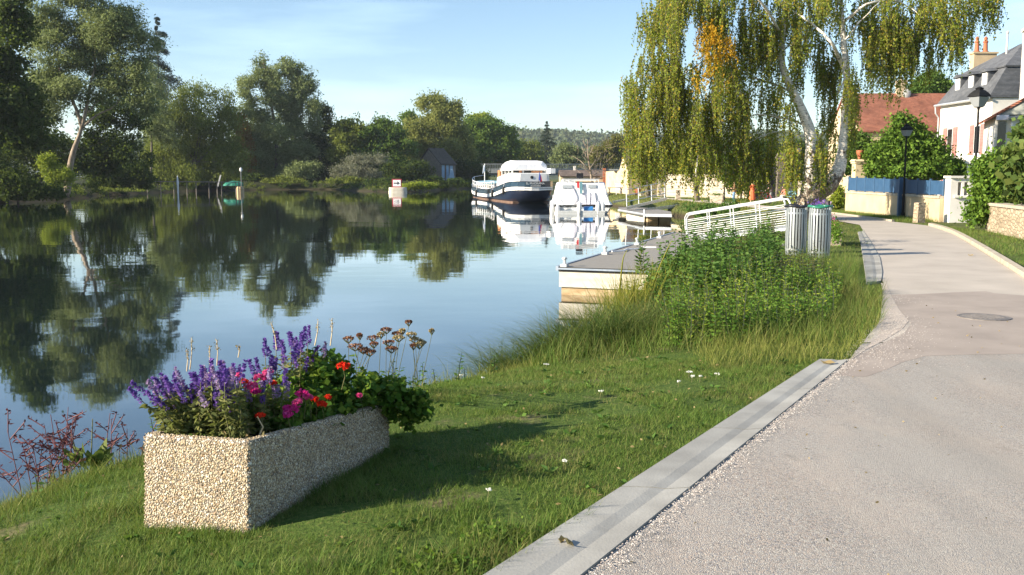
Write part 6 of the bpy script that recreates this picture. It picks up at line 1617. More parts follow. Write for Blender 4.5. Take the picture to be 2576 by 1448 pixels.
def person(label, p, rz, legs, arms, lean=0.0, hip=.90, sh=1.40, dress=None, top=None, trousers=None, hair='hair_dark', long_hair=False, cap=False, backpack=False, short_sleeve=True, bare_legs=False):
    t = thing('person', label, 'person', p, rz)
    hipv = Vector((0, 0, hip)); shv = Vector((0, math.sin(lean) * (sh - hip), hip + math.cos(lean) * (sh - hip)))
    up = (shv - hipv).normalized(); fw = Vector((0, up.z, -up.y))
    head = shv + up * .20 + fw * .025
    b = MB()
    def torso(mb, g):
        pts = [(hipv - up * .06, .155 + g, .115 + g), (hipv + up * .10, .145 + g, .105 + g), (hipv + up * .22, .135 + g, .10 + g), (hipv + up * .38, .165 + g, .115 + g), (shv - up * .02, .165 + g, .09 + g), (shv + up * .035, .09 + g, .06 + g)]
        mb.loft([[c + Vector((1, 0, 0)) * a * math.cos(q) + fw * d_ * math.sin(q) for q in np.linspace(0, 2 * math.pi, 15)[:-1]] for c, a, d_ in pts])
    def leg(mb, s, g, z0=0.0, full=True):
        kn, an = legs[s]; kn, an = Vector(kn), Vector(an)
        x = .085 if s else -.085
        h_ = hipv + Vector((x, 0, -.03))
        a_ = kn.lerp(an, 1.0 if full else .2)
        mb.tube([h_, h_.lerp(kn, .5), kn, kn.lerp(a_, .35), a_], [.085 + g, .075 + g, .056 + g, .056 + g, .040 + g], 10)
    def arm(mb, s, g, upto=1.0):
        el, wr = Vector(arms[s][0]), Vector(arms[s][1]); x = .19 if s else -.19
        a0 = shv + Vector((x, 0, -.03))
        if upto < 1: mb.tube([a0, a0.lerp(el, upto)], [.056 + g, .048 + g], 9)
        else: mb.tube([a0, a0.lerp(el, .5), el, el.lerp(wr, .4), wr], [.052 + g, .045 + g, .038 + g, .038 + g, .026 + g], 9)
    torso(b, 0)
    for s in (0, 1):
        leg(b, s, 0); arm(b, s, 0)
        an = Vector(legs[s][1]); b.tube([an + Vector((0, -.04, -.01)), an + Vector((0, .05, -.045)), an + Vector((0, .15, -.06))], [.042, .042, .03], 8)
        el, wr = Vector(arms[s][0]), Vector(arms[s][1]); hand(b, wr, wr - el, Vector((-1 if s else 1, .4, 0)), .5)
    b.tube([shv - up * .02, shv + up * .10], [.055, .05], 10)
    b.ball(head, (.075, .095, .115), 14, 10); b.ball(head + fw * .045 - up * .05, (.055, .055, .06), 10, 8)
    b.tube([head + fw * .09 + up * .01, head + fw * .115 - up * .02], [.010, .015], 6)
    b.tube([head + fw * .085 - up * .062 + Vector((-.022, 0, 0)), head + fw * .085 - up * .062 + Vector((.022, 0, 0))], .009, 6)
    for s in (-1, 1): b.ball(head + Vector((s * .077, 0, 0)), (.012, .025, .035), 8, 6)
    body = b.build('body', M['skin'], t); remesh(body, .010)
    e = MB()
    for s in (-1, 1): e.ball(head + fw * .088 + up * .012 + Vector((s * .03, 0, 0)), .011, 8, 6)
    e.build('eyes', M['eye'], t)
    if trousers:
        c = MB(); torso_low = [(hipv - up * .08, .165, .125), (hipv + up * .10, .155, .118)]
        c.loft([[q0 + Vector((1, 0, 0)) * a * math.cos(q) + fw * d_ * math.sin(q) for q in np.linspace(0, 2 * math.pi, 15)[:-1]] for q0, a, d_ in torso_low])
        for s in (0, 1): leg(c, s, .016)
        remesh(c.build('trousers', M[trousers], t), .014)
    if top:
        c = MB(); torso(c, .014)
        for s in (0, 1): arm(c, s, .012, .7 if short_sleeve else 1.0)
        remesh(c.build('shirt', M[top], t), .014)
    if dress:
        c = MB(); torso(c, .012)
        for s in (0, 1): arm(c, s, .010, .35)
        ring = lambda z, a, d_: [(a * math.cos(q) * (1 + .04 * math.sin(q * 7)), d_ * math.sin(q) * (1 + .04 * math.sin(q * 7)), z) for q in np.linspace(0, 2 * math.pi, 29)[:-1]]
        c.loft([ring(hip + .12, .15, .12), ring(hip, .19, .15), ring(.6, .22, .18), ring(.30, .26, .22)])
        remesh(c.build('dress', M[dress], t), .014)
        c = MB(); c.loft([ring(hip + .205, .152, .118), ring(hip + .25, .152, .118)]); c.build('belt', M['dress'], t)
    h = MB()
    if long_hair:
        h.ball(head + up * .03 - fw * .02, (.095, .105, .115), 14, 10)
        h.loft([[head - up * z_ - fw * .06 + Vector((a * math.cos(q), 0, 0)) + fw * d_ * math.sin(q) for q in np.linspace(0, 2 * math.pi, 13)[:-1]] for z_, a, d_ in ((-.02, .085, .05), (.12, .10, .05), (.28, .11, .045), (.40, .07, .03))])
    else:
        h.ball(head + up * .035 - fw * .022, (.084, .10, .10), 14, 10)
    h.build('hair', M[hair], t, smooth_=True)
    if cap:
        c = MB(); c.ball(head + up * .055, (.10, .115, .085), 14, 8); c.tube([head + up * .05 + fw * .08, head + up * .04 + fw * .19], [.07, .05], 10); c.build('cap', M['cap_white'], t, smooth_=True)
    if backpack:
        c = MB(); c.box(shv - up * .22 - fw * .20, (.30, .20, .44), rot=Matrix(((1, 0, 0), (0, fw.y, up.y), (0, fw.z, up.z)))); o = c.build('backpack', M['black_plastic'], t, bevel=.06)
    for s in (0, 1):
        an = Vector(legs[s][1]); c = MB(); c.tube([an + Vector((0, -.05, -.03)), an + Vector((0, .05, -.055)), an + Vector((0, .17, -.06))], [.048, .05, .036], 8); c.build('shoe', M['shoe'], t, smooth_=True)
    return t
stand = [((-.10, .01, .48), (-.11, -.01, .09)), ((.10, .02, .48), (.11, 0, .09))]
walk = [((-.09, .06, .49), (-.09, .02, .09)), ((.09, .0, .48), (.09, -.06, .09))]
person('woman with long blond hair in an orange dress, seen from behind on the path', P(1892, 514, -.25), R(8), stand, [((-.27, .02, 1.12), (-.22, .16, .98)), ((.26, .03, 1.12), (.20, .18, .98))], dress='dress', hair='hair_blond', long_hair=True)
person('person in brown shirt and blue jeans with a dark backpack, facing left with forearms out', P(1846, 514, -.25), R(82), walk, [((-.22, .05, 1.13), (-.17, .30, 1.16)), ((.22, .06, 1.13), (.17, .32, 1.13))], top='shirt_brown', trousers='jeans', backpack=True, hair='hair_dark')
person('person in a white cap and grey trousers bending over the handlebar of a bicycle', P(1939, 513, -.25), R(70), stand, [((-.22, .16, 1.12), (-.17, .38, .98)), ((.22, .16, 1.12), (.17, .40, .98))], lean=.22, top='shirt_dark', trousers='trouser_grey', cap=True)
person('person in a red shirt and pale trousers sitting bent forward on the teal bench', P(1980, 509, -.28) + Vector((-.1, 0, 0)), R(105), [((-.10, .42, .50), (-.10, .42, .09)), ((.10, .42, .50), (.10, .46, .09))], [((-.22, .26, .78), (-.10, .42, .62)), ((.22, .26, .78), (.10, .44, .62))], lean=.35, hip=.53, sh=1.02, top='shirt_red', trousers='trouser_white', hair='hair_dark')
# bicycle held by the person in the cap
bp = P(1926, 514, -.25)
bk = thing('bicycle', 'red bicycle held by the person in the white cap', 'bicycle', bp, R(62))
def wheel(y):
    w_ = bk
    mb = MB(); n = 24
    mb.tube([(0, y + .31 * math.cos(a), .33 + .31 * math.sin(a)) for a in np.linspace(0, 2 * math.pi, n + 1)], .018, 6, cap=False); wh = mb.build('wheel', M['rubber'], bk)
    mb = MB()
    for i in range(10): a = i * math.pi / 5; mb.tube([(0, y, .33), (0, y + .30 * math.cos(a), .33 + .30 * math.sin(a))], .003, 4)
    mb.tube([(-.05, y, .33), (.05, y, .33)], .02, 6); mb.build('spokes', M['galv'], wh)
wheel(.52); wheel(-.5)
mb = MB()
for a, b in (((0, -.5, .33), (0, -.08, .30)), ((0, -.5, .33), (0, -.2, .80)), ((0, -.08, .30), (0, -.2, .84)), ((0, -.08, .30), (0, .38, .74)), ((0, -.2, .78), (0, .36, .84)), ((0, .36, .90), (0, .52, .33))): mb.tube([a, b], .018, 6)
mb.build('frame', M['flag_red'], bk)
mb = MB(); mb.tube([(-.28, .30, .99), (-.1, .36, .98), (0, .36, .96), (.1, .36, .98), (.28, .30, .99)], .014, 6); mb.tube([(0, .36, .88), (0, .36, .97)], .016, 6); mb.build('handlebar', M['galv'], bk)
mb = MB(); mb.tube([(0, -.32, .88), (0, -.2, .89), (0, -.04, .88)], [.07, .05, .025], 8); mb.build('saddle', M['rubber'], bk)
# ------------------------------------------------------------------ the near planter and its flowers
pO = Vector((-1.381, 4.833, -.125)); ya, pi_, ro = .339, -.099, -.035
Lv = Vector((math.sin(ya) * math.cos(pi_), math.cos(ya) * math.cos(pi_), math.sin(pi_)))
Wv = Vector((-math.cos(ya) * math.cos(ro), math.sin(ya) * math.cos(ro), math.sin(ro))); Wv = (Wv - Lv * Wv.dot(Lv)).normalized()
Xv = -Wv; Zv = Xv.cross(Lv).normalized()
pw_, pl_, ph_ = .68, 1.632, .498
planter = thing('planter', 'long pebble-dash concrete planter full of flowers standing on the grass', 'planter', pO)
planter.matrix_world = Matrix(((Xv.x, Lv.x, Zv.x, pO.x), (Xv.y, Lv.y, Zv.y, pO.y), (Xv.z, Lv.z, Zv.z, pO.z), (0, 0, 0, 1)))
def rrect(x0, x1, y0, y1, r, n=4):
    o = []
    for cx_, cy_, a0 in ((x1 - r, y1 - r, 0), (x0 + r, y1 - r, 90), (x0 + r, y0 + r, 180), (x1 - r, y0 + r, 270)):
        for i in range(n + 1): a = R(a0 + 90 * i / n); o.append((cx_ + r * math.cos(a), cy_ + r * math.sin(a)))
    return o
mb = MB()
oo = rrect(-pw_, 0, 0, pl_, .022); ii_ = rrect(-pw_ + .055, -.055, .055, pl_ - .055, .02)
sh_ = lambda pts, s: [(x + (-.34 - x) * s, y + (.816 - y) * s) for x, y in pts]
mb.loft([[(x, y, -.32) for x, y in oo], [(x, y, ph_ - .012) for x, y in oo]] + [[(x, y, ph_) for x, y in sh_(oo, .012)], [(x, y, ph_) for x, y in sh_(ii_, -.012)], [(x, y, ph_ - .01) for x, y in ii_], [(x, y, ph_ - .2) for x, y in ii_]])
mb.build('trough', M['pebbles'], planter)
def pebble_skin():                    # real stones standing out of the cast faces
    ico = bmesh.new(); bmesh.ops.create_icosphere(ico, subdivisions=1, radius=1.0)
    iv = np.array([v.co[:] for v in ico.verts]); ifc = np.array([[v.index for v in f.verts] for f in ico.faces]); ico.free()
    pts, nr = [], []
    def face(o, a, b, la, lb, n_):
        sp_ = .0112; na, nb = int(la / sp_), int(lb / sp_)
        I, J = np.meshgrid(np.arange(na), np.arange(nb)); u = (I.ravel() + .5 + (J.ravel() % 2) * .5 + rng.uniform(-.42, .42, I.size)) * sp_; v = (J.ravel() + .5 + rng.uniform(-.42, .42, I.size)) * sp_
        k = (u < la - .002) & (v < lb - .002); u, v = u[k], v[k]
        pts.append(np.array(o) + np.outer(u, a) + np.outer(v, b)); nr.append(np.tile(n_, (len(u), 1)))
    face((-pw_ + .004, 0, -.2), (1, 0, 0), (0, 0, 1), pw_ - .008, ph_ + .195, (0, -1, 0))
    face((0, .004, -.2), (0, 1, 0), (0, 0, 1), pl_ - .008, ph_ + .195, (1, 0, 0))
    face((-pw_, .004, -.2), (0, 1, 0), (0, 0, 1), pl_ - .008, ph_ + .195, (-1, 0, 0))
    face((-pw_ + .004, pl_, -.2), (1, 0, 0), (0, 0, 1), pw_ - .008, ph_ + .195, (0, 1, 0))
    face((-pw_ + .004, .004, ph_), (1, 0, 0), (0, 1, 0), pw_ - .008, .048, (0, 0, 1)); face((-.052, .05, ph_), (1, 0, 0), (0, 1, 0), .048, pl_ - .1, (0, 0, 1)); face((-pw_ + .004, .05, ph_), (1, 0, 0), (0, 1, 0), .048, pl_ - .1, (0, 0, 1))
    C = np.concatenate(pts); Nn = np.concatenate(nr).astype(float); n = len(C)
    k = rng.random(n) < .93; C, Nn = C[k], Nn[k]; n = len(C)
    r = rng.uniform(.0038, .0080, n); r2 = r * rng.uniform(.65, 1.0, n); hh_ = r * rng.uniform(.35, .62, n)
    t1 = np.cross(Nn, rng.normal(size=(n, 3))); t1 /= np.linalg.norm(t1, axis=1, keepdims=True); t2 = np.cross(Nn, t1)
    V = C[:, None] + iv[None, :, 0:1] * (t1 * r[:, None])[:, None] + iv[None, :, 1:2] * (t2 * r2[:, None])[:, None] + iv[None, :, 2:3] * (Nn * hh_[:, None])[:, None]
    V = V + rng.normal(size=V.shape) * .0006
    Fp = (np.arange(n)[:, None, None] * len(iv) + ifc[None]).reshape(-1, 3)
    tag(arr_mesh('pebbles', V.reshape(-1, 3), Fp, M['pebble_stones'], planter, smooth_=True), kind='stuff')
pebble_skin()
mb = MB(); mb.loft([[(x, y, ph_ - .075) for x, y in rrect(-pw_ + .05, -.05, .05, pl_ - .05, .02)], [(x * .96 - .01, y * .96 + .03, ph_ - .05) for x, y in rrect(-pw_ + .05, -.05, .05, pl_ - .05, .02)]]); mb.build('soil', M['soil'], planter)
PM = planter.matrix_world
def PL(u, v, h=0.0):                 # point above the soil, u across from the right side, v along
    q = PM @ Vector((-u, v, ph_ - .06)); return Vector((q.x, q.y, q.z + h))

def mesh_leaves(C, D, size, aspect=.5, droop=None):
    return leaf_arrays(np.asarray(C), size, aspect=aspect, dirs=np.asarray(D), droop=droop)
def stem_mesh(name, paths, m, parent, r=.0035):
    mb = MB()
    for pth in paths: mb.tube(pth, [r, r * .85, r * .6][:len(pth)] if len(pth) <= 3 else r, 4, cap=False)
    return mb.build(name, m, parent, world=True)
def salvia(label, spots, lean, hmin, hmax, n_leaf, faded=.3, spike=(.07, .13), colr='petal_purple', straw=0):
    """spots: (u, v) stem feet in the trough"""
    base = PL(*spots[0]); t = thing('salvia', label, 'flower', base, 0, 'purple salvias in the planter')
    paths, C, D, tops = [], [], [], []
    for (u, v) in spots:
        p0 = PL(u, v); h = rng.uniform(hmin, hmax); d = Vector((lean[0] + rng.normal() * .12, lean[1] + rng.normal() * .12, 1)).normalized()
        p1 = p0 + d * h * .5 + Vector((rng.normal() * .01, rng.normal() * .01, 0)); p2 = p0 + Vector((d.x * 1.25, d.y * 1.25, d.z)).normalized() * h
        paths.append([p0, p1, p2]); tops.append((p2, (p2 - p1).normalized()))
        for k in range(n_leaf):
            f = rng.uniform(.08, .86); q = (p0.lerp(p1, f * 2) if f < .5 else p1.lerp(p2, f * 2 - 1)); a = rng.uniform(0, 6.28); dd = np.array([math.cos(a), math.sin(a), rng.uniform(-.5, .6)])
            C.append(np.array(q) + dd * rng.uniform(.012, .035)); D.append(dd)
    stem_mesh('stems', paths, M['stem_green'], t)
    V, Fq = mesh_leaves(np.array(C) - np.array(base), D, .050, .34, .25); arr_mesh('foliage', V, Fq, M['leaf_salvia'], t)
    for i, (p, d) in enumerate(tops):
        ln = rng.uniform(*spike); n = int(ln * 800); tt = rng.random(n) ** .8; a = rng.uniform(0, 6.28, n)
        rad = .017 * (1 - .65 * tt) * rng.uniform(.5, 1.15, n); up = np.array(d)
        sx = np.cross(up, [0, 1, .1]); sx /= np.linalg.norm(sx); sy = np.cross(up, sx)
        dirs = sx * np.cos(a)[:, None] + sy * np.sin(a)[:, None] + up * .35
        c = np.array(p) - up * ln * .25 + up * (ln * tt)[:, None] + dirs * rad[:, None]
        V, Fq = leaf_arrays(c - np.array(base), .019, aspect=.66, dirs=dirs)
        m_ = M['petal_lilac'] if rng.random() < faded else M[colr]
        arr_mesh('flower_spike', V, Fq, m_, t)
    return t
def spots(n, u0, u1, v0, v1): return [(rng.uniform(u0, u1), rng.uniform(v0, v1)) for _ in range(n)]
salvia('purple salvia leaning out over the left end of the planter', spots(30, .46, .63, .08, .42), (-.36, -.02), .20, .36, 56, .45, (.08, .14))
salvia('dense purple salvia at the front of the planter, behind its lit short side', spots(38, .16, .52, .10, .34), (-.10, .0), .20, .38, 50, .45, (.08, .14))
salvia('purple salvia in the front middle of the planter beside the pink geranium', spots(28, .12, .5, .30, .62), (.0, .05), .20, .36, 46, .4, (.08, .13))
salvia('tall deep purple salvia at the back of the planter against the water', spots(24, .34, .62, .95, 1.45), (-.02, .0), .30, .50, 44, .12, (.10, .16))
base = PL(.3, .3); t = thing('faded_salvia', 'pale dried salvia stalks standing above the purple flowers', 'flower', base)
pths = []
for px, py, py0 in ((527, 870, 960), (545, 855, 920), (470, 880, 935), (482, 850, 930), (600, 870, 900), (682, 812, 880), (800, 808, 870), (835, 802, 870)):
    a = Q(px + rng.normal() * 6, py0, 5.4); b = Q(px, py, 5.4); pths.append([a, (a + b) / 2 + Vector((.006, 0, .005)), b])
for a, m_, b in pths:
    stem_mesh('stalk', [[a, m_, b]], M['stem_straw'], t, .0035)
    n = 26; f = rng.random(n); c = np.array([np.array(m_.lerp(b, x)) for x in f]) + rng.normal(size=(n, 3)) * .006
    V, Fq = leaf_arrays(c - np.array(base), .012); arr_mesh('seed_head', V, Fq, M['blade_dry'], t)

def geranium(label, c0, blobs, n, heads, group='geraniums in the planter', leaf=.048, flow='petal_red'):
    t = thing('geranium', label, 'flower', c0, 0, group)
    pts = clumps(blobs, n=n, clump_r=.05, per=9, shell=.25)
    D = unit(len(pts)); D[:, 2] = np.abs(D[:, 2]) * .3
    leaves('foliage', pts, leaf, M['leaf_geranium'], t, dirs=D, aspect=.95)
    pths = []
    for px, py, Yd, r, m_ in heads:
        q = Q(px, py, Yd); pths.append([Vector((q.x + .02 * rng.normal(), q.y + .05, q.z - .16)), Vector((q.x + .01, q.y + .02, q.z - .07)), q])
        k = 16 + int(r * 300); d = unit(k); d[:, 2] = np.abs(d[:, 2]) * .8 - .15
        cc = np.array(q) + d * np.array([r, r, r * .75]) * (.55 + .45 * rng.random(k))[:, None]
        n_ = unit(k) * .6; D2 = np.cross(d, n_)
        V, Fq = leaf_arrays(np.concatenate([cc, cc + D2 * .006]) - np.array(c0), .026, aspect=.85, dirs=np.concatenate([D2, np.cross(d, D2)]))
        arr_mesh('flower_head', V, Fq, M[m_], t)
    stem_mesh('stems', pths, M['stem_green'], t, .003)
    return t
def bl(u, v, h, ru, rv, rh): q = PL(u, v, h); return (q.x, q.y, q.z, ru, rv, rh)
geranium('pink-flowered geranium in the middle of the planter', PL(.3, .75), [bl(.36, .66, .12, .16, .18, .12), bl(.18, .62, .08, .13, .2, .09), bl(.42, .86, .18, .14, .16, .13), bl(.52, .78, .12, .1, .14, .1)], 190,
         [(632, 972, 5.4, .045, 'petal_pink'), (655, 952, 5.5, .05, 'petal_pink'), (676, 938, 5.6, .032, 'petal_pink'), (645, 985, 5.35, .03, 'petal_magenta'), (612, 960, 5.35, .025, 'petal_red'), (688, 965, 5.6, .02, 'petal_red'), (600, 945, 5.3, .022, 'petal_pink')])
geranium('magenta-flowered geranium spilling over the shaded rim of the planter', PL(.12, .8), [bl(.14, .82, .08, .12, .16, .09), bl(.2, 1.0, .12, .14, .15, .11), bl(.10, .66, .04, .08, .12, .06)], 120,
         [(762, 992, 5.45, .05, 'petal_magenta'), (748, 1012, 5.4, .035, 'petal_pink'), (732, 1030, 5.35, .055, 'petal_magenta'), (722, 1044, 5.3, .035, 'petal_magenta'), (775, 1000, 5.5, .025, 'petal_pink'), (655, 1046, 5.2, .026, 'petal_red')])
geranium('red-flowered geranium at the far end of the planter', PL(.3, 1.35), [bl(.3, 1.2, .20, .2, .2, .16), bl(.15, 1.32, .18, .18, .2, .15), bl(.36, 1.5, .25, .22, .18, .17), bl(.12, 1.1, .09, .12, .16, .1), bl(.5, 1.3, .16, .14, .2, .14), bl(.05, 1.52, .12, .14, .14, .13)], 430,
         [(862, 922, 5.9, .05, 'petal_red'), (808, 1018, 5.6, .036, 'petal_red'), (790, 1005, 5.6, .024, 'petal_red'), (825, 1000, 5.8, .02, 'petal_red'), (905, 995, 6.0, .016, 'petal_pink')])
geranium('trailing green geranium hanging over the far right corner of the planter', PL(-.05, 1.6), [bl(-.08, 1.58, .10, .12, .12, .12), bl(-.17, 1.60, .0, .10, .10, .16), bl(-.02, 1.68, .08, .12, .1, .12), bl(-.24, 1.62, .05, .08, .1, .12)], 210, [], leaf=.042)
base = PL(.2, .22); t = thing('withered_plant', 'withered brown leaves behind the lit short side of the planter', 'plant', base)
c = np.array([np.array(PL(rng.uniform(.02, .4), rng.uniform(.08, .3), rng.uniform(-.02, .10))) for _ in range(60)]); leaves('foliage', c, .05, M['blade_dry'], t, aspect=.4)
stem_mesh('stems', [[PL(.22, .14), PL(.12, .15, .05), PL(.02, .12, .02)], [PL(.3, .2), PL(.2, .2, .09), PL(.12, .18, .12)], [PL(.1, .2), PL(.06, .22, .1), PL(.08, .2, .16)]], M['stem_straw'], t, .005)
base = PL(.14, .13); t = thing('seedling', 'small green spiky seedling behind the near corner of the planter', 'plant', base)
c = np.array([np.array(base) + np.array([rng.normal() * .012, rng.normal() * .012, f * .17]) for f in rng.random(70)]); leaves('foliage', c, .022, M['leaf_salvia'], t); stem_mesh('stem', [[base, base + Vector((0, 0, .17))]], M['stem_green'], t)
base = PL(.36, .12); t = thing('sage_seedling', 'low fresh green leaf rosette at the front edge of the planter', 'plant', base)
c, d = [], []
for k in range(46):
    a = rng.uniform(0, 6.28); c.append(np.array(base) + np.array([math.cos(a) * .05 + rng.normal() * .05, math.sin(a) * .03, rng.uniform(0, .06)])); d.append([math.cos(a), math.sin(a), rng.uniform(-.2, .8)])
leaves('foliage', np.array(c), .06, M['leaf_weed'], t, dirs=np.array(d), aspect=.35)

# ------------------------------------------------------------------ wild plants along the bank
def umbel_plant(label, heads, foot):
    """heads: (px, py, depth, radius m, material)"""
    f = P(*foot); f.z = gz(f.x, f.y); t = thing('wild_carrot', label, 'plant', f, 0, 'dried umbels behind the planter')
    pths, C, D = [], [], []
    for px, py, Yd, r, m_ in heads:
        q = Q(px, py, Yd); s_ = f + Vector((rng.normal() * .06, rng.normal() * .05, 0)); md = s_.lerp(q, .55) + Vector((rng.normal() * .02, 0, .03)); pths.append([s_, md, q - Vector((0, 0, .035))])
        for k in range(7):
            a = k / 7 * 6.28; pths.append([q - Vector((0, 0, .035)), q + Vector((math.cos(a) * r * .75, math.sin(a) * r * .75, -.006))])
        n = 130; r = r * .95; rr = r * np.sqrt(rng.random(n)); a = rng.uniform(0, 6.28, n)
        c = np.array(q) + np.stack([rr * np.cos(a), rr * np.sin(a), .004 * rng.normal(size=n) + .012 * (1 - (rr / r) ** 2)], 1)
        V, Fq = leaf_arrays(c - np.array(f), .014, aspect=.9); arr_mesh('umbel', V, Fq, M[m_], t)
        for k in range(22):
            x = s_.lerp(md, rng.uniform(.2, 1)); a = rng.uniform(0, 6.28); D.append([math.cos(a), math.sin(a), .3]); C.append(np.array(x) + np.array(D[-1]) * .03)
    stem_mesh('stems', pths, M['stem_green'], t, .003)
    leaves('foliage', np.array(C), .06, M['leaf_weed'], t, dirs=np.array(D), aspect=.3)
ub, ut = 'umbel_brown', 'umbel_tan'
umbel_plant('dark brown dried umbels just behind the red geranium', [(876, 853, 6.9, .045, ub), (893, 872, 6.8, .06, ub), (914, 880, 6.8, .05, ub), (938, 850, 7.0, .045, ub), (940, 866, 6.9, .035, ub), (930, 886, 6.8, .05, ub), (905, 845, 7.0, .025, ub)], (900, 985, -.35))
umbel_plant('tall umbel plant with rusty and tan heads right of the planter', [(972, 830, 7.2, .045, ub), (958, 842, 7.2, .03, ut), (1000, 840, 7.2, .045, ub), (1012, 833, 7.2, .03, ut), (1003, 850, 7.1, .05, ut), (978, 862, 7.1, .05, ub), (985, 878, 7.0, .05, ub), (1028, 811, 7.4, .03, ub)], (975, 950, -.35))
umbel_plant('straw-coloured umbels leaning right over the water behind the planter', [(1035, 842, 7.3, .045, ut), (1045, 855, 7.3, .05, ut), (1055, 868, 7.2, .04, ut), (1062, 862, 7.3, .035, ut), (1040, 870, 7.2, .03, ub), (1086, 833, 7.5, .022, ut)], (1045, 930, -.35))

def stem_plants(name, bases, heights, leaf, step, lm, sm, parent=None, aspect=.42, tilt=.25, lean=.12, taper=.5, updown=.15):
    bases = np.asarray(bases, float); n = len(bases); C, D, S, pths = [], [], [], []
    for b, h in zip(bases, heights):
        l2 = rng.normal(size=2) * lean; k = max(3, int(h / step)); off = rng.uniform(0, 3)
        f = np.linspace(.1, 1, k); ax = np.stack([l2[0] * f * f * h, l2[1] * f * f * h, f * h], 1) + b
        for sgn in (0, math.pi):
            a = off + np.arange(k) * math.pi / 2 + sgn + rng.normal(size=k) * .3
            d = np.stack([np.cos(a), np.sin(a), updown + rng.normal(size=k) * tilt], 1); sz = leaf * (1 - taper * f ** 2) * rng.uniform(.75, 1.2, k)
            C.append(ax + d * sz[:, None] * .5); D.append(d); S.append(sz)
        pths.append([Vector(b), Vector(ax[k // 2]), Vector(ax[-1])])
    C, D, S = np.concatenate(C), np.concatenate(D), np.concatenate(S)
    if parent is None:
        V, Fq = leaf_arrays(C, S, aspect=aspect, dirs=D)
        tv, tf = [], []
        for a, b, c in pths:
            o_ = len(tv); w_ = Vector((.005, .002, 0)); tv += [a - w_, a + w_, b + w_ * .8, b - w_ * .8, c + w_ * .4, c - w_ * .4]; tf += [(o_, o_ + 1, o_ + 2, o_ + 3), (o_ + 3, o_ + 2, o_ + 4, o_ + 5)]
        V2 = np.concatenate([V, np.array([tuple(v) for v in tv])]); F2 = np.concatenate([Fq, np.array(tf) + len(V)])
        return arr_mesh(name, V2, F2, [lm, sm], mats=np.concatenate([np.zeros(len(Fq), int), np.ones(len(tf), int)]))
    V, Fq = leaf_arrays(C - np.array(parent.location), S, aspect=aspect, dirs=D); arr_mesh(name, V, Fq, lm, parent)
    stem_mesh('stem', pths, sm, parent, .006)
def road_left(y):
    y = np.asarray(y, float)
    gl_ = gl.x + (y - gl.y) * (gm.x - gl.x) / (gm.y - gl.y)
    return np.where(y < gm.y, gl_, np.interp(y, *zip(*LEFT)) - np.where((y > 14.6) & (y < 24), .45, .02))
def scatter(n, x0, x1, y0, y1, dmin, dmax=99, right=0.05):
    x = rng.uniform(x0, x1, n); y = rng.uniform(y0, y1, n); d = sdist_river(x, y)
    k = (d > dmin) & (d < dmax) & (x < road_left(y) - right)
    return x[k], y[k], d[k]
def inpx(x, y, z, px0, px1):
    px = CX + F * x / y; return (px > px0) & (px < px1)

def vnoise(x, y, s, seed):
    g = np.random.default_rng(seed).random((64, 64)); u, v = np.asarray(x) / s, np.asarray(y) / s
    i, j = np.floor(u).astype(int), np.floor(v).astype(int); fu, fv = u - i, v - j; fu = fu * fu * (3 - 2 * fu); fv = fv * fv * (3 - 2 * fv)
    G = lambda a, b: g[a % 64, b % 64]
    return (G(i, j) * (1 - fu) + G(i + 1, j) * fu) * (1 - fv) + (G(i, j + 1) * (1 - fu) + G(i + 1, j + 1) * fu) * fv
# nettles and herbs
x, y, d = scatter(16000, .5, 8.5, 10.4, 21, -.1, 99, .6)
pxs = CX + F * x / y
k = (pxs > 1690) & (y > 10.6 + .0 * x) & (rng.random(len(x)) < .8)
front = 445 + (1.75 + .2) * F / y
k &= ~((zone_ := CX + F * x / y) > 1945) | (y < 16.6)
k &= (front < 850 + 90 * vnoise(x, y, .5, 44)) & (front > 655)
bx, by_ = x[k], y[k]; z_ = ground(bx, by_)
nz_ = .6 * vnoise(bx, by_, .9, 41) + .4 * vnoise(bx, by_, .35, 42)
hh = rng.uniform(.24, .5, len(bx)) * np.clip(.55 + .45 * (road_left(by_) - bx) / 1.6, .5, 1.0) * (.55 + 1.45 * nz_)
zone = CX + F * bx / by_
brown = (zone > 1790) & (by_ > 15.2) & (rng.random(len(bx)) < .8)
g_ = ~brown
print('nettles', g_.sum(), brown.sum())
gi = np.flatnonzero(g_); sel = gi[:int(len(gi) * .78)][:2200]
tag(stem_plants('nettle_patch', np.stack([bx, by_, z_], 1)[sel], hh[sel], .085, .042, M['leaf_nettle'], M['stem_green']), 'dense bright green nettles and herbs on the near bank left of the lane', 'ground cover', kind='stuff')
sel = gi[int(len(gi) * .78):]
tag(stem_plants('willowherb_patch', np.stack([bx, by_, z_], 1)[sel], hh[sel] * 1.3, .07, .05, M['leaf_yellowgreen'], M['stem_straw'], aspect=.28, updown=.5), 'scattered taller yellow-green herbs among the nettles', 'ground cover', kind='stuff')
sel = np.flatnonzero(brown)[:800]
tag(stem_plants('herb_patch', np.stack([bx, by_, z_], 1)[sel], hh[sel] * 1.15, .06, .035, M['leaf_brownweed'], M['stem_straw'], aspect=.35), 'brownish olive herbs in front of the bins', 'ground cover', kind='stuff')
x, y, d = scatter(7000, 2, 6.8, 13, 19.6, -.15, 2.9, 1.2); pxs = CX + F * x / y; k = (pxs > 1590) & (pxs < 1950) & (y > 13.5) & (rng.random(len(x)) < .9)
bx, by_ = x[k][:1000], y[k][:1000]
tag(stem_plants('leafy_patch', np.stack([bx, by_, ground(bx, by_)], 1), rng.uniform(.38, .80, len(bx)) * (.25 + 1.5 * vnoise(bx, by_, .5, 51)), .125, .05, M['leaf_weed'], M['stem_green'], aspect=.5), 'broad-leaved dark green weeds between the pontoon and the gangway', 'ground cover', kind='stuff')
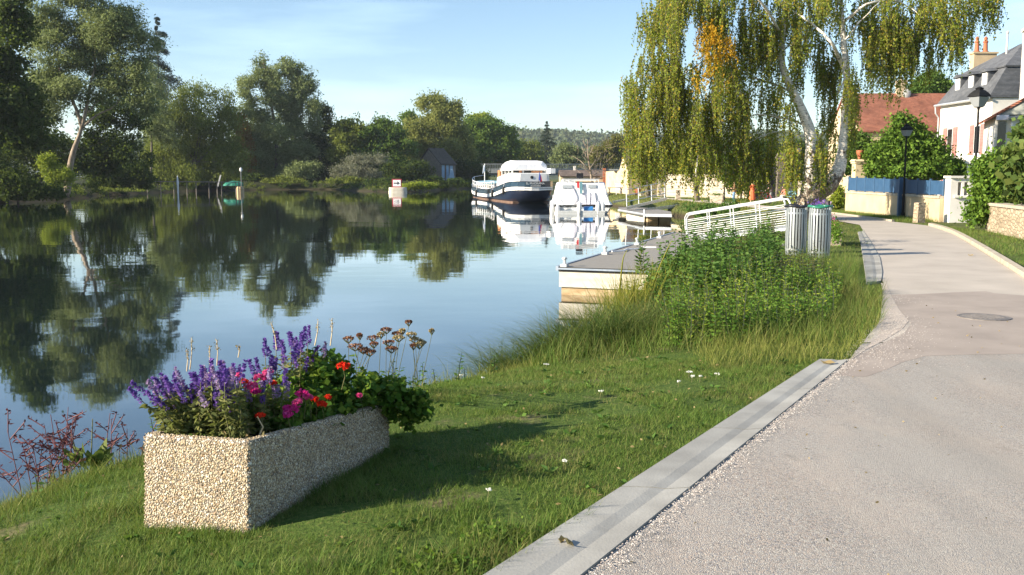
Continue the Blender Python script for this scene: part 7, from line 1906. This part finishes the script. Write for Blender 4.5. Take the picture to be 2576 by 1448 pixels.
def tall_weed(label, px, py_top, py_base, Yd):
    a = Q(px, py_base, Yd); t = thing('tall_weed', label, 'plant', a, 0, 'tall leafy weeds by the gangway')
    b_ = np.array([[a.x + rng.normal() * .05, a.y + rng.normal() * .05, a.z] for _ in range(3)]); H_ = Q(px, py_top, Yd).z - a.z
    stem_plants('foliage', b_, [H_, H_ * .86, H_ * .7], .14, .05, M['leaf_weed'], M['stem_green'], t, aspect=.36, updown=.45, taper=.6, lean=.06)
tall_weed('tall thin weed standing alone above the pontoon deck', 1612, 588, 700, 16.5)
tall_weed('tall leafy weed at the left foot of the gangway railing', 1722, 588, 715, 16.8)
tall_weed('tall leafy weed beside the left foot of the railing', 1740, 600, 720, 16.6)
tall_weed('tall leafy weed crossing the lower bars of the railing', 1786, 590, 715, 17.0)
tall_weed('tallest leafy weed, right of the railing middle', 1908, 560, 690, 18.5)
tall_weed('leafy weed in front of the landing slab', 1890, 590, 690, 18.0)
tall_weed('leafy weed below the middle of the gangway', 1772, 625, 730, 16.2)

# sedges, iris and reeds
def arching(name, label, cat, feet, n, ln, wd, lean, curl, azs, m, group, seg=6, name2='blades'):
    c0 = Vector(feet[0]); c0.z = gz(c0.x, c0.y) - .02; t = thing(name, label, cat, c0, 0, group)
    f = np.array([feet[i % len(feet)] for i in range(n)]); f = f + rng.normal(size=(n, 3)) * np.array([.20, .16, 0]); f[:, 2] = ground(f[:, 0], f[:, 1]) - .03
    f[:, 2] = np.maximum(f[:, 2], WATER - .02)
    blades(name2, f, rng.normal(azs[0], azs[1], n), rng.uniform(*ln, n), wd * rng.uniform(.7, 1.2, n), rng.uniform(*lean, n), rng.uniform(*curl, n), m, t, seg)
    return t
def ft(*pp): return [tuple(P(a, b, -.3)) for a, b in pp]
SG = 'sedges and iris at the water edge'
arching('sedge_clump', 'arching dark green sedge clump drooping over the water at the left end', 'sedge', ft((1290, 874), (1340, 872), (1400, 870)), 1900, (.6, 1.15), .010, (.15, .6), (1.2, 2.2), (2.9, 1.0), M['blade_sedge'], SG)
arching('sedge_clump', 'sedge clump in the middle of the reedy bank beside the pontoon corner', 'sedge', ft((1440, 868), (1480, 862), (1520, 866), (1470, 820)), 2100, (.6, 1.15), .011, (.1, .55), (1.0, 2.0), (2.6, 1.6), M['blade_sedge'], SG)
arching('sedge_clump', 'sedge clump mixed with straw below the iris blades', 'sedge', ft((1560, 865), (1600, 860), (1640, 866), (1580, 820)), 1500, (.45, .95), .011, (.1, .5), (.7, 1.7), (2.2, 2.0), M['blade_sedge'], SG)
arching('iris_clump', 'upright yellow-green iris blades rising in front of the pontoon end', 'iris', ft((1520, 800), (1560, 790), (1600, 795), (1570, 815)), 700, (.6, 1.05), .020, (.0, .28), (.1, .7), (2.5, 2.0), M['blade_iris'], SG)
arching('iris_clump', 'taller yellowing iris blades right of the pontoon end', 'iris', ft((1630, 775), (1655, 765), (1680, 780)), 300, (.55, 1.0), .022, (.0, .3), (.1, .8), (1.5, 2.2), M['blade_iris'], SG)
arching('dry_reeds', 'bleached dry reed blades among the sedges', 'reed', ft((1450, 850), (1540, 840), (1600, 845)), 130, (.4, .85), .013, (.1, .5), (.2, 1.5), (2.6, 1.8), M['blade_dry'], SG)
for lb, pts in (('long single yellow iris leaf leaning right across the dark weeds', ((1628, 760), (1652, 690), (1678, 630), (1690, 606))), ('long single iris leaf standing against the pontoon deck', ((1555, 775), (1562, 700), (1568, 650), (1578, 630)))):
    w_ = [Q(a, b, 14.0) for a, b in pts]; mb = MB(); cpt = curve_pts(w_, 3)
    mb.loft([[p + Vector((-.016 * (1 - i / len(cpt)) - .002, 0, 0)), p + Vector((0, -.006, 0)), p + Vector((.016 * (1 - i / len(cpt)) + .002, 0, 0)), p + Vector((0, .003, 0))] for i, p in enumerate(cpt)])
    tag(mb.build('iris_leaf', M['blade_iris']), lb, 'leaf')
umbel_plant('dried umbel plant with brown heads standing among the nettles', [(1790, 660, 14.5, .07, ut), (1808, 653, 14.5, .08, ub), (1835, 680, 14.3, .08, ub), (1770, 720, 14, .07, ub), (1845, 745, 13.6, .05, ub), (1754, 742, 13.8, .03, ub)], (1800, 800, -.2))

# reddish bur-marigolds and a dock at the lower left waterside
def bidens(label, feet_px, n):
    f = P(*feet_px, -.36); f.z = gz(f.x, f.y); t = thing('bur_marigold', label, 'plant', f, 0, 'reddish waterside plants at lower left')
    pths, C, D, H_ = [], [], [], []
    for i in range(n):
        s_ = f + Vector((rng.normal() * .10, rng.normal() * .08, 0)); h = rng.uniform(.4, .75); d = Vector((rng.normal() * .38 - .1, rng.normal() * .25, 1)).normalized(); tp = s_ + d * h; m_ = s_ + d * h * .5; pths.append([s_, m_, tp])
        for j in range(5):
            q = s_.lerp(tp, rng.uniform(.35, 1)); d2 = Vector((rng.normal(), rng.normal() * .6, .7)).normalized() * rng.uniform(.08, .2); pths.append([q, q + d2]); H_.append(q + d2)
            for k in range(5):
                x = q + d2 * rng.random(); a = rng.uniform(0, 6.28); D.append([math.cos(a), math.sin(a), rng.uniform(-.6, .6)]); C.append(np.array(x) + np.array(D[-1]) * .025)
    stem_mesh('stems', pths, M['stem_red'], t, .0045)
    hs = np.concatenate([np.array(H_) + rng.normal(size=(len(H_), 3)) * .006 for _ in range(4)]); V1, F1 = leaf_arrays(np.array(C) - np.array(f), .048, aspect=.26, dirs=np.array(D)); V2, F2 = leaf_arrays(hs - np.array(f), .018, aspect=.8)
    arr_mesh('foliage', np.concatenate([V1, V2]), np.concatenate([F1, F2 + len(V1)]), M['leaf_bidens'], t)
bidens('reddish-purple branching weed at the far lower left by the water', (115, 1165), 8)
bidens('reddish-purple weed behind the green dock leaves', (190, 1140), 9)
bidens('thinner reddish weed between the dock and the planter', (290, 1105), 5)
f = P(225, 1150, -.36); f.z = gz(f.x, f.y); t = thing('dock_plant', 'green broad-leaved dock on the bank left of the planter', 'plant', f)
C = []; D = []
for i in range(26):
    a = rng.uniform(0, 6.28); d = np.array([math.cos(a), math.sin(a) * .7, rng.uniform(.4, 1.4)]); d /= np.linalg.norm(d); C.append(np.array(f) + d * rng.uniform(.08, .24)); D.append(d)
leaves('foliage', np.array(C), .16, M['leaf_dock'], t, dirs=np.array(D), aspect=.5)
stem_mesh('stems', [[f, f + Vector((.02, 0, .2)), f + Vector((.03, .02, .42))], [f, f + Vector((-.1, 0, .18)), f + Vector((-.14, .02, .3))]], M['stem_green'], t, .006)
x, y, d = scatter(500, -4.2, 0, 4.8, 10, .12, .9); k = rng.random(len(x)) < .22
f = np.stack([x[k], y[k], ground(x[k], y[k])], 1)
tag(stem_plants('bank_weeds', f, rng.uniform(.12, .34, len(f)), .065, .035, M['leaf_weed'], M['stem_green']), 'small leafy weeds along the top of the near bank', 'ground cover', kind='stuff')

# flowers of the box behind the bins
f = P(2090, 600, .45); t = thing('salvia', 'far purple salvia showing above the right bin', 'flower', f)
c = np.concatenate([np.array(Q(2062 + rng.normal() * 10, 514 + rng.normal() * 7, 25.5 + rng.normal() * .3))[None] for _ in range(170)]); leaves('flower_mass', c, .055, M['petal_purple'], t)
c = np.concatenate([np.array(Q(2068 + rng.normal() * 14, 548 + rng.normal() * 12, 25.5 + rng.normal() * .3))[None] for _ in range(240)]); leaves('foliage', c, .07, M['leaf_salvia'], t)
t = thing('begonia', 'pink flowers and greenery spilling beside the right bin', 'flower', f)
c = np.concatenate([np.array(Q(2100 + rng.normal() * 9, 585 + rng.normal() * 15, 24.2 + rng.normal() * .3))[None] for _ in range(620)]); leaves('foliage', c, .07, M['leaf_hedge'], t)
c = np.concatenate([np.array(Q(2096 + rng.normal() * 6, 560 + rng.normal() * 12, 24.4 + rng.normal() * .2))[None] for _ in range(36)]); leaves('flower_mass', c, .06, M['petal_pink'], t)
t = thing('lilac_flowers', 'lilac flower stalks behind the green-rimmed bin', 'flower', f)
c = np.concatenate([np.array(Q(2084 + rng.normal() * 6, 521 + rng.normal() * 7, 25.2 + rng.normal() * .2))[None] for _ in range(70)]); leaves('flower_mass', c, .05, M['petal_lilac'], t)

# ------------------------------------------------------------------ grass
px0, py0, pll = pO.x, pO.y, pl_
def out_planter(x, y):
    u = (x - pO.x) * Xv.x + (y - pO.y) * Xv.y; v = (x - pO.x) * Lv.x + (y - pO.y) * Lv.y
    return ~((u > -pw_ - .0) & (u < .0) & (v > .0) & (v < pl_))
def lawn(name, label, n, x0, x1, y0, y1, ln, wd, m, lean=(.05, .7), curl=(.2, 1.3), dmin=.05, dmax=99, bare=True, right=-.03, seg=3, keep=None):
    x, y, d = scatter(n, x0, x1, y0, y1, dmin, dmax, right)
    k = out_planter(x, y)
    f = .6 * vnoise(x, y, .55, 3) + .4 * vnoise(x, y, .17, 4)
    if bare:
        b = vnoise(x + 3, y, .8, 9) * .6 + vnoise(x, y, .25, 10) * .4
        for qx, qy, r in BARE: b = b + .55 * np.exp(-((x - qx) ** 2 + ((y - qy) * .7) ** 2) / r ** 2)
        k &= rng.random(len(x)) > np.clip((b - .60) * 4.2, 0, .93)
    if keep is not None: k &= keep(x, y)
    x, y, f = x[k], y[k], f[k]; z = ground(x, y)
    return tag(blades(name, np.stack([x, y, z - .005], 1), rng.uniform(0, 6.28, len(x)), rng.uniform(*ln, len(x)) * (.28 + 1.45 * f), wd * rng.uniform(.7, 1.3, len(x)), rng.uniform(*lean, len(x)), rng.uniform(*curl, len(x)), m, None, seg), label, 'grass', kind='stuff')
BARE = [(P(a, b, -.05).x, P(a, b, -.05).y, r) for a, b, r in ((1090, 1375, .16), (1290, 1300, .10), (1250, 1250, .16), (1500, 985, .35), (1560, 1030, .3), (1380, 1060, .25), (1720, 985, .3), (1250, 990, .2))]
lawn('lawn_grass', 'short green lawn grass round the planter in the foreground', 420000, -4.6, 3.2, 3.0, 10.4, (.028, .070), .0044, M['blade_grass'])
def near_planter(x, y):
    u = (x - pO.x) * Xv.x + (y - pO.y) * Xv.y; v = (x - pO.x) * Lv.x + (y - pO.y) * Lv.y
    return (u > -pw_ - .09) & (u < .09) & (v > -.10) & (v < pl_ + .1)
lawn('planter_foot_grass', 'uncut grass tufts round the foot of the planter', 34000, -2.3, -.6, 4.5, 6.7, (.03, .09), .0046, M['blade_grass'], bare=False, keep=near_planter)
lawn('lush_grass', 'long lush grass in the lower left foreground', 60000, -3.9, .9, 3.2, 6.8, (.07, .15), .0055, M['blade_grass'], keep=lambda x, y: (vnoise(x, y, .9, 21) + .35 * (x < -2.1) + .1 * (y < 4.2) > .60) & ~((x > -2.3) & (x < -.3) & (y > 4.3) & (y < 5.2)))
lawn('bank_grass', 'rough tufts along the edge of the near bank', 22000, -4.6, 1.5, 4.6, 11.2, (.10, .24), .0060, M['blade_tall'], dmin=-.05, dmax=.75, bare=False)
lawn('herb_grass', 'long green grass growing through the nettles and sedges', 42000, .2, 8, 10.2, 20.0, (.18, .45), .0075, M['blade_grass'], lean=(.05, .5), curl=(.2, 1.2), dmin=-.05, bare=False, keep=lambda x, y: rng.random(len(x)) < .8)
lawn('verge_grass', 'tall yellow-green grass between the nettles and the lane', 30000, 1.2, 8, 9.0, 16.0, (.12, .30), .0070, M['blade_tall'], lean=(.05, .5), curl=(.2, 1.2), dmin=1.2, bare=False, keep=lambda x, y: road_left(y) - x < 1.5 + .3 * np.sin(y * 2))
lawn('verge_lawn', 'short grass beyond the verge round the bins', 60000, 4, 14, 14.5, 36, (.05, .11), .011, M['blade_grass'], dmin=.8, bare=False, keep=lambda x, y: (road_left(y) - x < 5.5) & (rng.random(len(x)) < np.clip(20 / y, .3, 1) ** 1.5), seg=2)
def plain_grass(name, label, n, fx, ln, wd, m, seg=2):
    x, y = fx(n); z = ground(x, y)
    return tag(blades(name, np.stack([x, y, z], 1), rng.uniform(0, 6.28, len(x)), rng.uniform(*ln, len(x)), wd * rng.uniform(.7, 1.3, len(x)), rng.uniform(.05, .6, len(x)), rng.uniform(.1, 1, len(x)), m, None, seg), label, 'grass', kind='stuff')
def right_verge(n):
    y = 14 + 24 * rng.random(n); xr = np.interp(y, *zip(*RIGHT)) + .16; x = xr + 4.2 * rng.random(n)
    k = (vnoise(x, y, .7, 31) > .30) & (x < 15.5 + (y < 26) * 3); return x[k], y[k]
plain_grass('right_verge_grass', 'short grass on the right verge below the stone wall', 30000, right_verge, (.05, .14), .012, M['blade_grass'])
def wall_verge(n):
    y = 38.5 + 16 * rng.random(n); t = rng.random(n); x0 = np.interp(y, *zip(*RIGHT)) + .15; x1 = 17.2 + (y - 38.6) / 13.4 * .85; x = x0 + (x1 - x0) * t; k = x1 > x0; return x[k], y[k]
plain_grass('wall_verge_grass', 'strip of grass along the foot of the cream wall', 9000, wall_verge, (.08, .26), .02, M['blade_grass'])
def far_lawn(n):
    x = rng.uniform(5, 19, n); y = rng.uniform(36, 112, n); d = sdist_river(x, y); k = (d > .1) & (x < np.interp(y, [36, 62, 76, 88, 104, 125], [12.8, 14.6, 14.1, 12.1, 9.7, 9.8]) - .1) & (rng.random(n) < np.clip(45 / y, .3, 1)); return x[k], y[k]
plain_grass('riverside_lawn_grass', 'grass of the far riverside lawn under the birches', 52000, far_lawn, (.08, .22), .035, M['blade_tall'])
def far_lawn2(n):
    x = rng.uniform(14, 26, n); y = rng.uniform(62, 92, n); k = x > np.interp(y, [62, 76, 88, 104], [17.7, 17.3, 15.1, 12.7]) + .1; return x[k], y[k]
plain_grass('path_lawn_grass', 'grass between the riverside path and the garden walls', 14000, far_lawn2, (.08, .2), .035, M['blade_grass'])
bx = []
for i in range(26):
    y = rng.uniform(44, 62); x = np.interp(y, [38, 46, 53, 58, 63], [8.2, 9.0, 10.6, 11.2, 10.4]) + rng.uniform(.1, 1.6); r = rng.uniform(.25, .55); bx.append((x, y, gz(x, y) + r * .4, r, r, r * .8))
tag(leaves('bank_scrub', clumps(bx, n=330, clump_r=.22, per=16), .13, M['leaf_weed']), 'scrubby green weeds on the bank behind the second pontoon', 'ground cover', kind='stuff')
x, y, d = scatter(4000, 4.0, 10, 20.5, 44, -.1, 1.6, 1.5); k = rng.random(len(x)) < .3; x, y = x[k], y[k]
tag(stem_plants('gangway_weeds', np.stack([x, y, ground(x, y)], 1), rng.uniform(.2, .5, len(x)), .13, .07, M['leaf_weed'], M['stem_green']), 'low bank weeds under and beyond the gangway', 'ground cover', kind='stuff')
# clover beside the gutter
cl_ = []
for px, py, r in ((1290, 1355, .10), (1245, 1345, .08), (1100, 1420, .10), (1160, 1430, .08), (1050, 1440, .08)):
    q = P(px, py, -.03)
    for k in range(150): cl_.append((q.x + rng.normal() * r, q.y + rng.normal() * r * .8, gz(q.x, q.y) + rng.uniform(.015, .06)))
D = unit(len(cl_)); D[:, 2] *= .3
tag(leaves('clover', np.array(cl_), .022, M['leaf_geranium'], dirs=D, aspect=1.0), 'patches of small round clover leaves beside the gutter', 'ground cover', kind='stuff')

# broad-leaved weeds, dead leaves and straw lying in the turf
x, y, d = scatter(900, -3.5, 3, 3.2, 10, .4); k = out_planter(x, y) & (rng.random(len(x)) < .34); C, D = [], []
for a_, b_ in zip(x[k], y[k]):
    for j in range(6):
        t = rng.uniform(0, 6.28); dd = np.array([math.cos(t), math.sin(t), rng.uniform(.1, .6)]); C.append(np.array([a_, b_, gz(a_, b_) + .012]) + dd * .028); D.append(dd)
tag(leaves('lawn_weeds', np.array(C), .058, M['leaf_weed'], dirs=np.array(D), aspect=.42), 'small rosettes of broad-leaved weeds in the lawn', 'ground cover', kind='stuff')
x, y, d = scatter(1500, -3.5, 4, 3.2, 12, .4, right=-.25); k = out_planter(x, y) & (rng.random(len(x)) < .30); D = unit(k.sum()); D[:, 2] *= .25
tag(leaves('leaf_litter', np.stack([x[k], y[k], ground(x[k], y[k]) + .022 + .02 * rng.random(k.sum())], 1), .026, M['blade_dry'], dirs=D, aspect=.6), 'scattered dead leaf scraps and straw in the lawn and on the gutter', 'leaf litter', kind='stuff')
n = 260; x = rng.uniform(.3, 6, n); y = rng.uniform(3.6, 13, n); k = x > road_left(y) + .5; D = unit(k.sum()); D[:, 2] *= .12
tag(leaves('lane_litter', np.stack([x[k], y[k], np.full(k.sum(), .008)], 1), .022, M['blade_dry'], dirs=D, aspect=.6), 'tiny dead leaf scraps scattered over the lane', 'leaf litter', kind='stuff')

# white lawn flowers
def white_flower(label, px, py, r, grp):
    q = P(px, py, -.02); q.z = gz(q.x, q.y) + .07; t = thing('white_flower', label, 'flower', q, 0, grp)
    n = 26; rr = r * np.sqrt(rng.random(n)); a = rng.uniform(0, 6.28, n); c = np.stack([rr * np.cos(a), rr * np.sin(a), .006 * rng.random(n)], 1)
    V, Fq = leaf_arrays(c, .014, aspect=.9); arr_mesh('petals', V, Fq, M['petal_white'], t); stem_mesh('stem', [[q - Vector((.01, 0, .07)), q]], M['stem_green'], t, .002)
for px, py, r in ((1734, 937, .028), (1742, 952, .018), (1803, 948, .026), (1762, 953, .016), (1708, 966, .018), (1512, 985, .020), (1375, 872, .03), (1160, 882, .024), (1420, 1178, .014), (1230, 1252, .016), (1215, 906, .016)):
    white_flower('small white lawn flower', px, py, r, 'white flowers in the lawn')
for px, py, r in ((2050, 798, .03), (2030, 800, .022), (2075, 812, .022)):
    white_flower('small white flower in the tall verge grass', px, py, r, 'white flowers in the verge')
def dry_leaf(label, px, py, s, z):
    q = P(px, py, z); t = thing('dry_leaf', label, 'leaf', q + Vector((0, 0, .012)), rng.uniform(0, 6))
    mb = MB(); mb.add([(-s, 0, .012), (-s * .3, -s * .42, .03), (s * .5, -s * .3, .012), (s, 0, .03), (s * .5, s * .34, .0), (-s * .3, s * .4, .004), (0, 0, 0)], [(0, 1, 6), (1, 2, 6), (2, 3, 6), (3, 4, 6), (4, 5, 6), (5, 0, 6)]); mb.build('blade', M['blade_dry'], t)
    return t
dry_leaf('crumpled dry leaf lying on the near gutter', 1432, 1376, .05, .0)
dry_leaf('small brown leaf on the gutter near the dry crumpled leaf', 1412, 1370, .025, .0)
dry_leaf('brown leaf at the far end of the near gutter', 2082, 918, .07, .0)
dry_leaf('dark leaf on the pink lane surface at right', 2442, 645, .07, .0)
# loose chippings along the near edge of the lane
n = 2400; tt = rng.random(n); A = np.array(ga); B = np.array(gb); nrm = np.array([B[1] - A[1], -(B[0] - A[0]), 0]); nrm /= np.linalg.norm(nrm)
c = A + (B - A) * (tt * 1.1 - .1)[:, None] + nrm * (np.abs(rng.normal(size=n)) * .06 + .008)[:, None]
gq = np.array([tuple(P(a, b, .01)) for a, b in ((2160, 890), (2205, 850), (2235, 800), (2232, 750), (2250, 830), (2190, 880))])
c2 = gq[rng.integers(0, len(gq), 2600)] + rng.normal(size=(2600, 3)) * np.array([.22, .35, 0])
c2 = c2[c2[:, 0] > road_left(c2[:, 1]) - .05]
c = np.concatenate([c, c2]); c[:, 2] = .012
V, Fq = leaf_arrays(c, .016, aspect=.95, dirs=np.concatenate([rng.normal(size=(len(c), 2)), rng.normal(size=(len(c), 1)) * .3], 1))
r_ = rng.uniform(.0022, .0055, len(c))
oct_ = np.array([(1, 0, 0), (0, 1, 0), (-1, 0, 0), (0, -1, 0), (.1, .1, .8), (-.1, 0, -.8)]); rot = rng.uniform(.7, 1.3, (len(c), 6, 1))
V = (c[:, None, :] + oct_[None] * rot * r_[:, None, None]).reshape(-1, 3); fo = np.array([(0, 1, 4), (1, 2, 4), (2, 3, 4), (3, 0, 4)])
Fq = (np.arange(len(c))[:, None, None] * 6 + fo[None]).reshape(-1, 3)
M['chips'] = leafmat('chips', [(0, (.40,.32,.27)), (.5, (.62,.55,.48)), (1, (.72,.67,.60))], transl=0.0, rough=.9)
tag(arr_mesh('loose_chippings', V, Fq, M['chips']), 'loose pinkish stone chippings along the edge of the lane', 'gravel', kind='stuff')

# ------------------------------------------------------------------ haze
def haze():
    m = bpy.data.materials.new('haze'); m.use_nodes = True; n = m.node_tree; n.nodes.clear()
    o = n.nodes.new('ShaderNodeOutputMaterial'); v = n.nodes.new('ShaderNodeVolumePrincipled')
    v.inputs['Color'].default_value = (.80, .90, 1.0, 1); v.inputs['Density'].default_value = .00013; v.inputs['Anisotropy'].default_value = 0.2
    n.links.new(v.outputs[0], o.inputs['Volume'])
    mb = MB(); mb.box((0, 840, 48.5), (3040, 1900, 105.0)); ob = mb.build('haze', m); ob.display_type = 'WIRE'
    return tag(ob, kind='stuff')
haze()
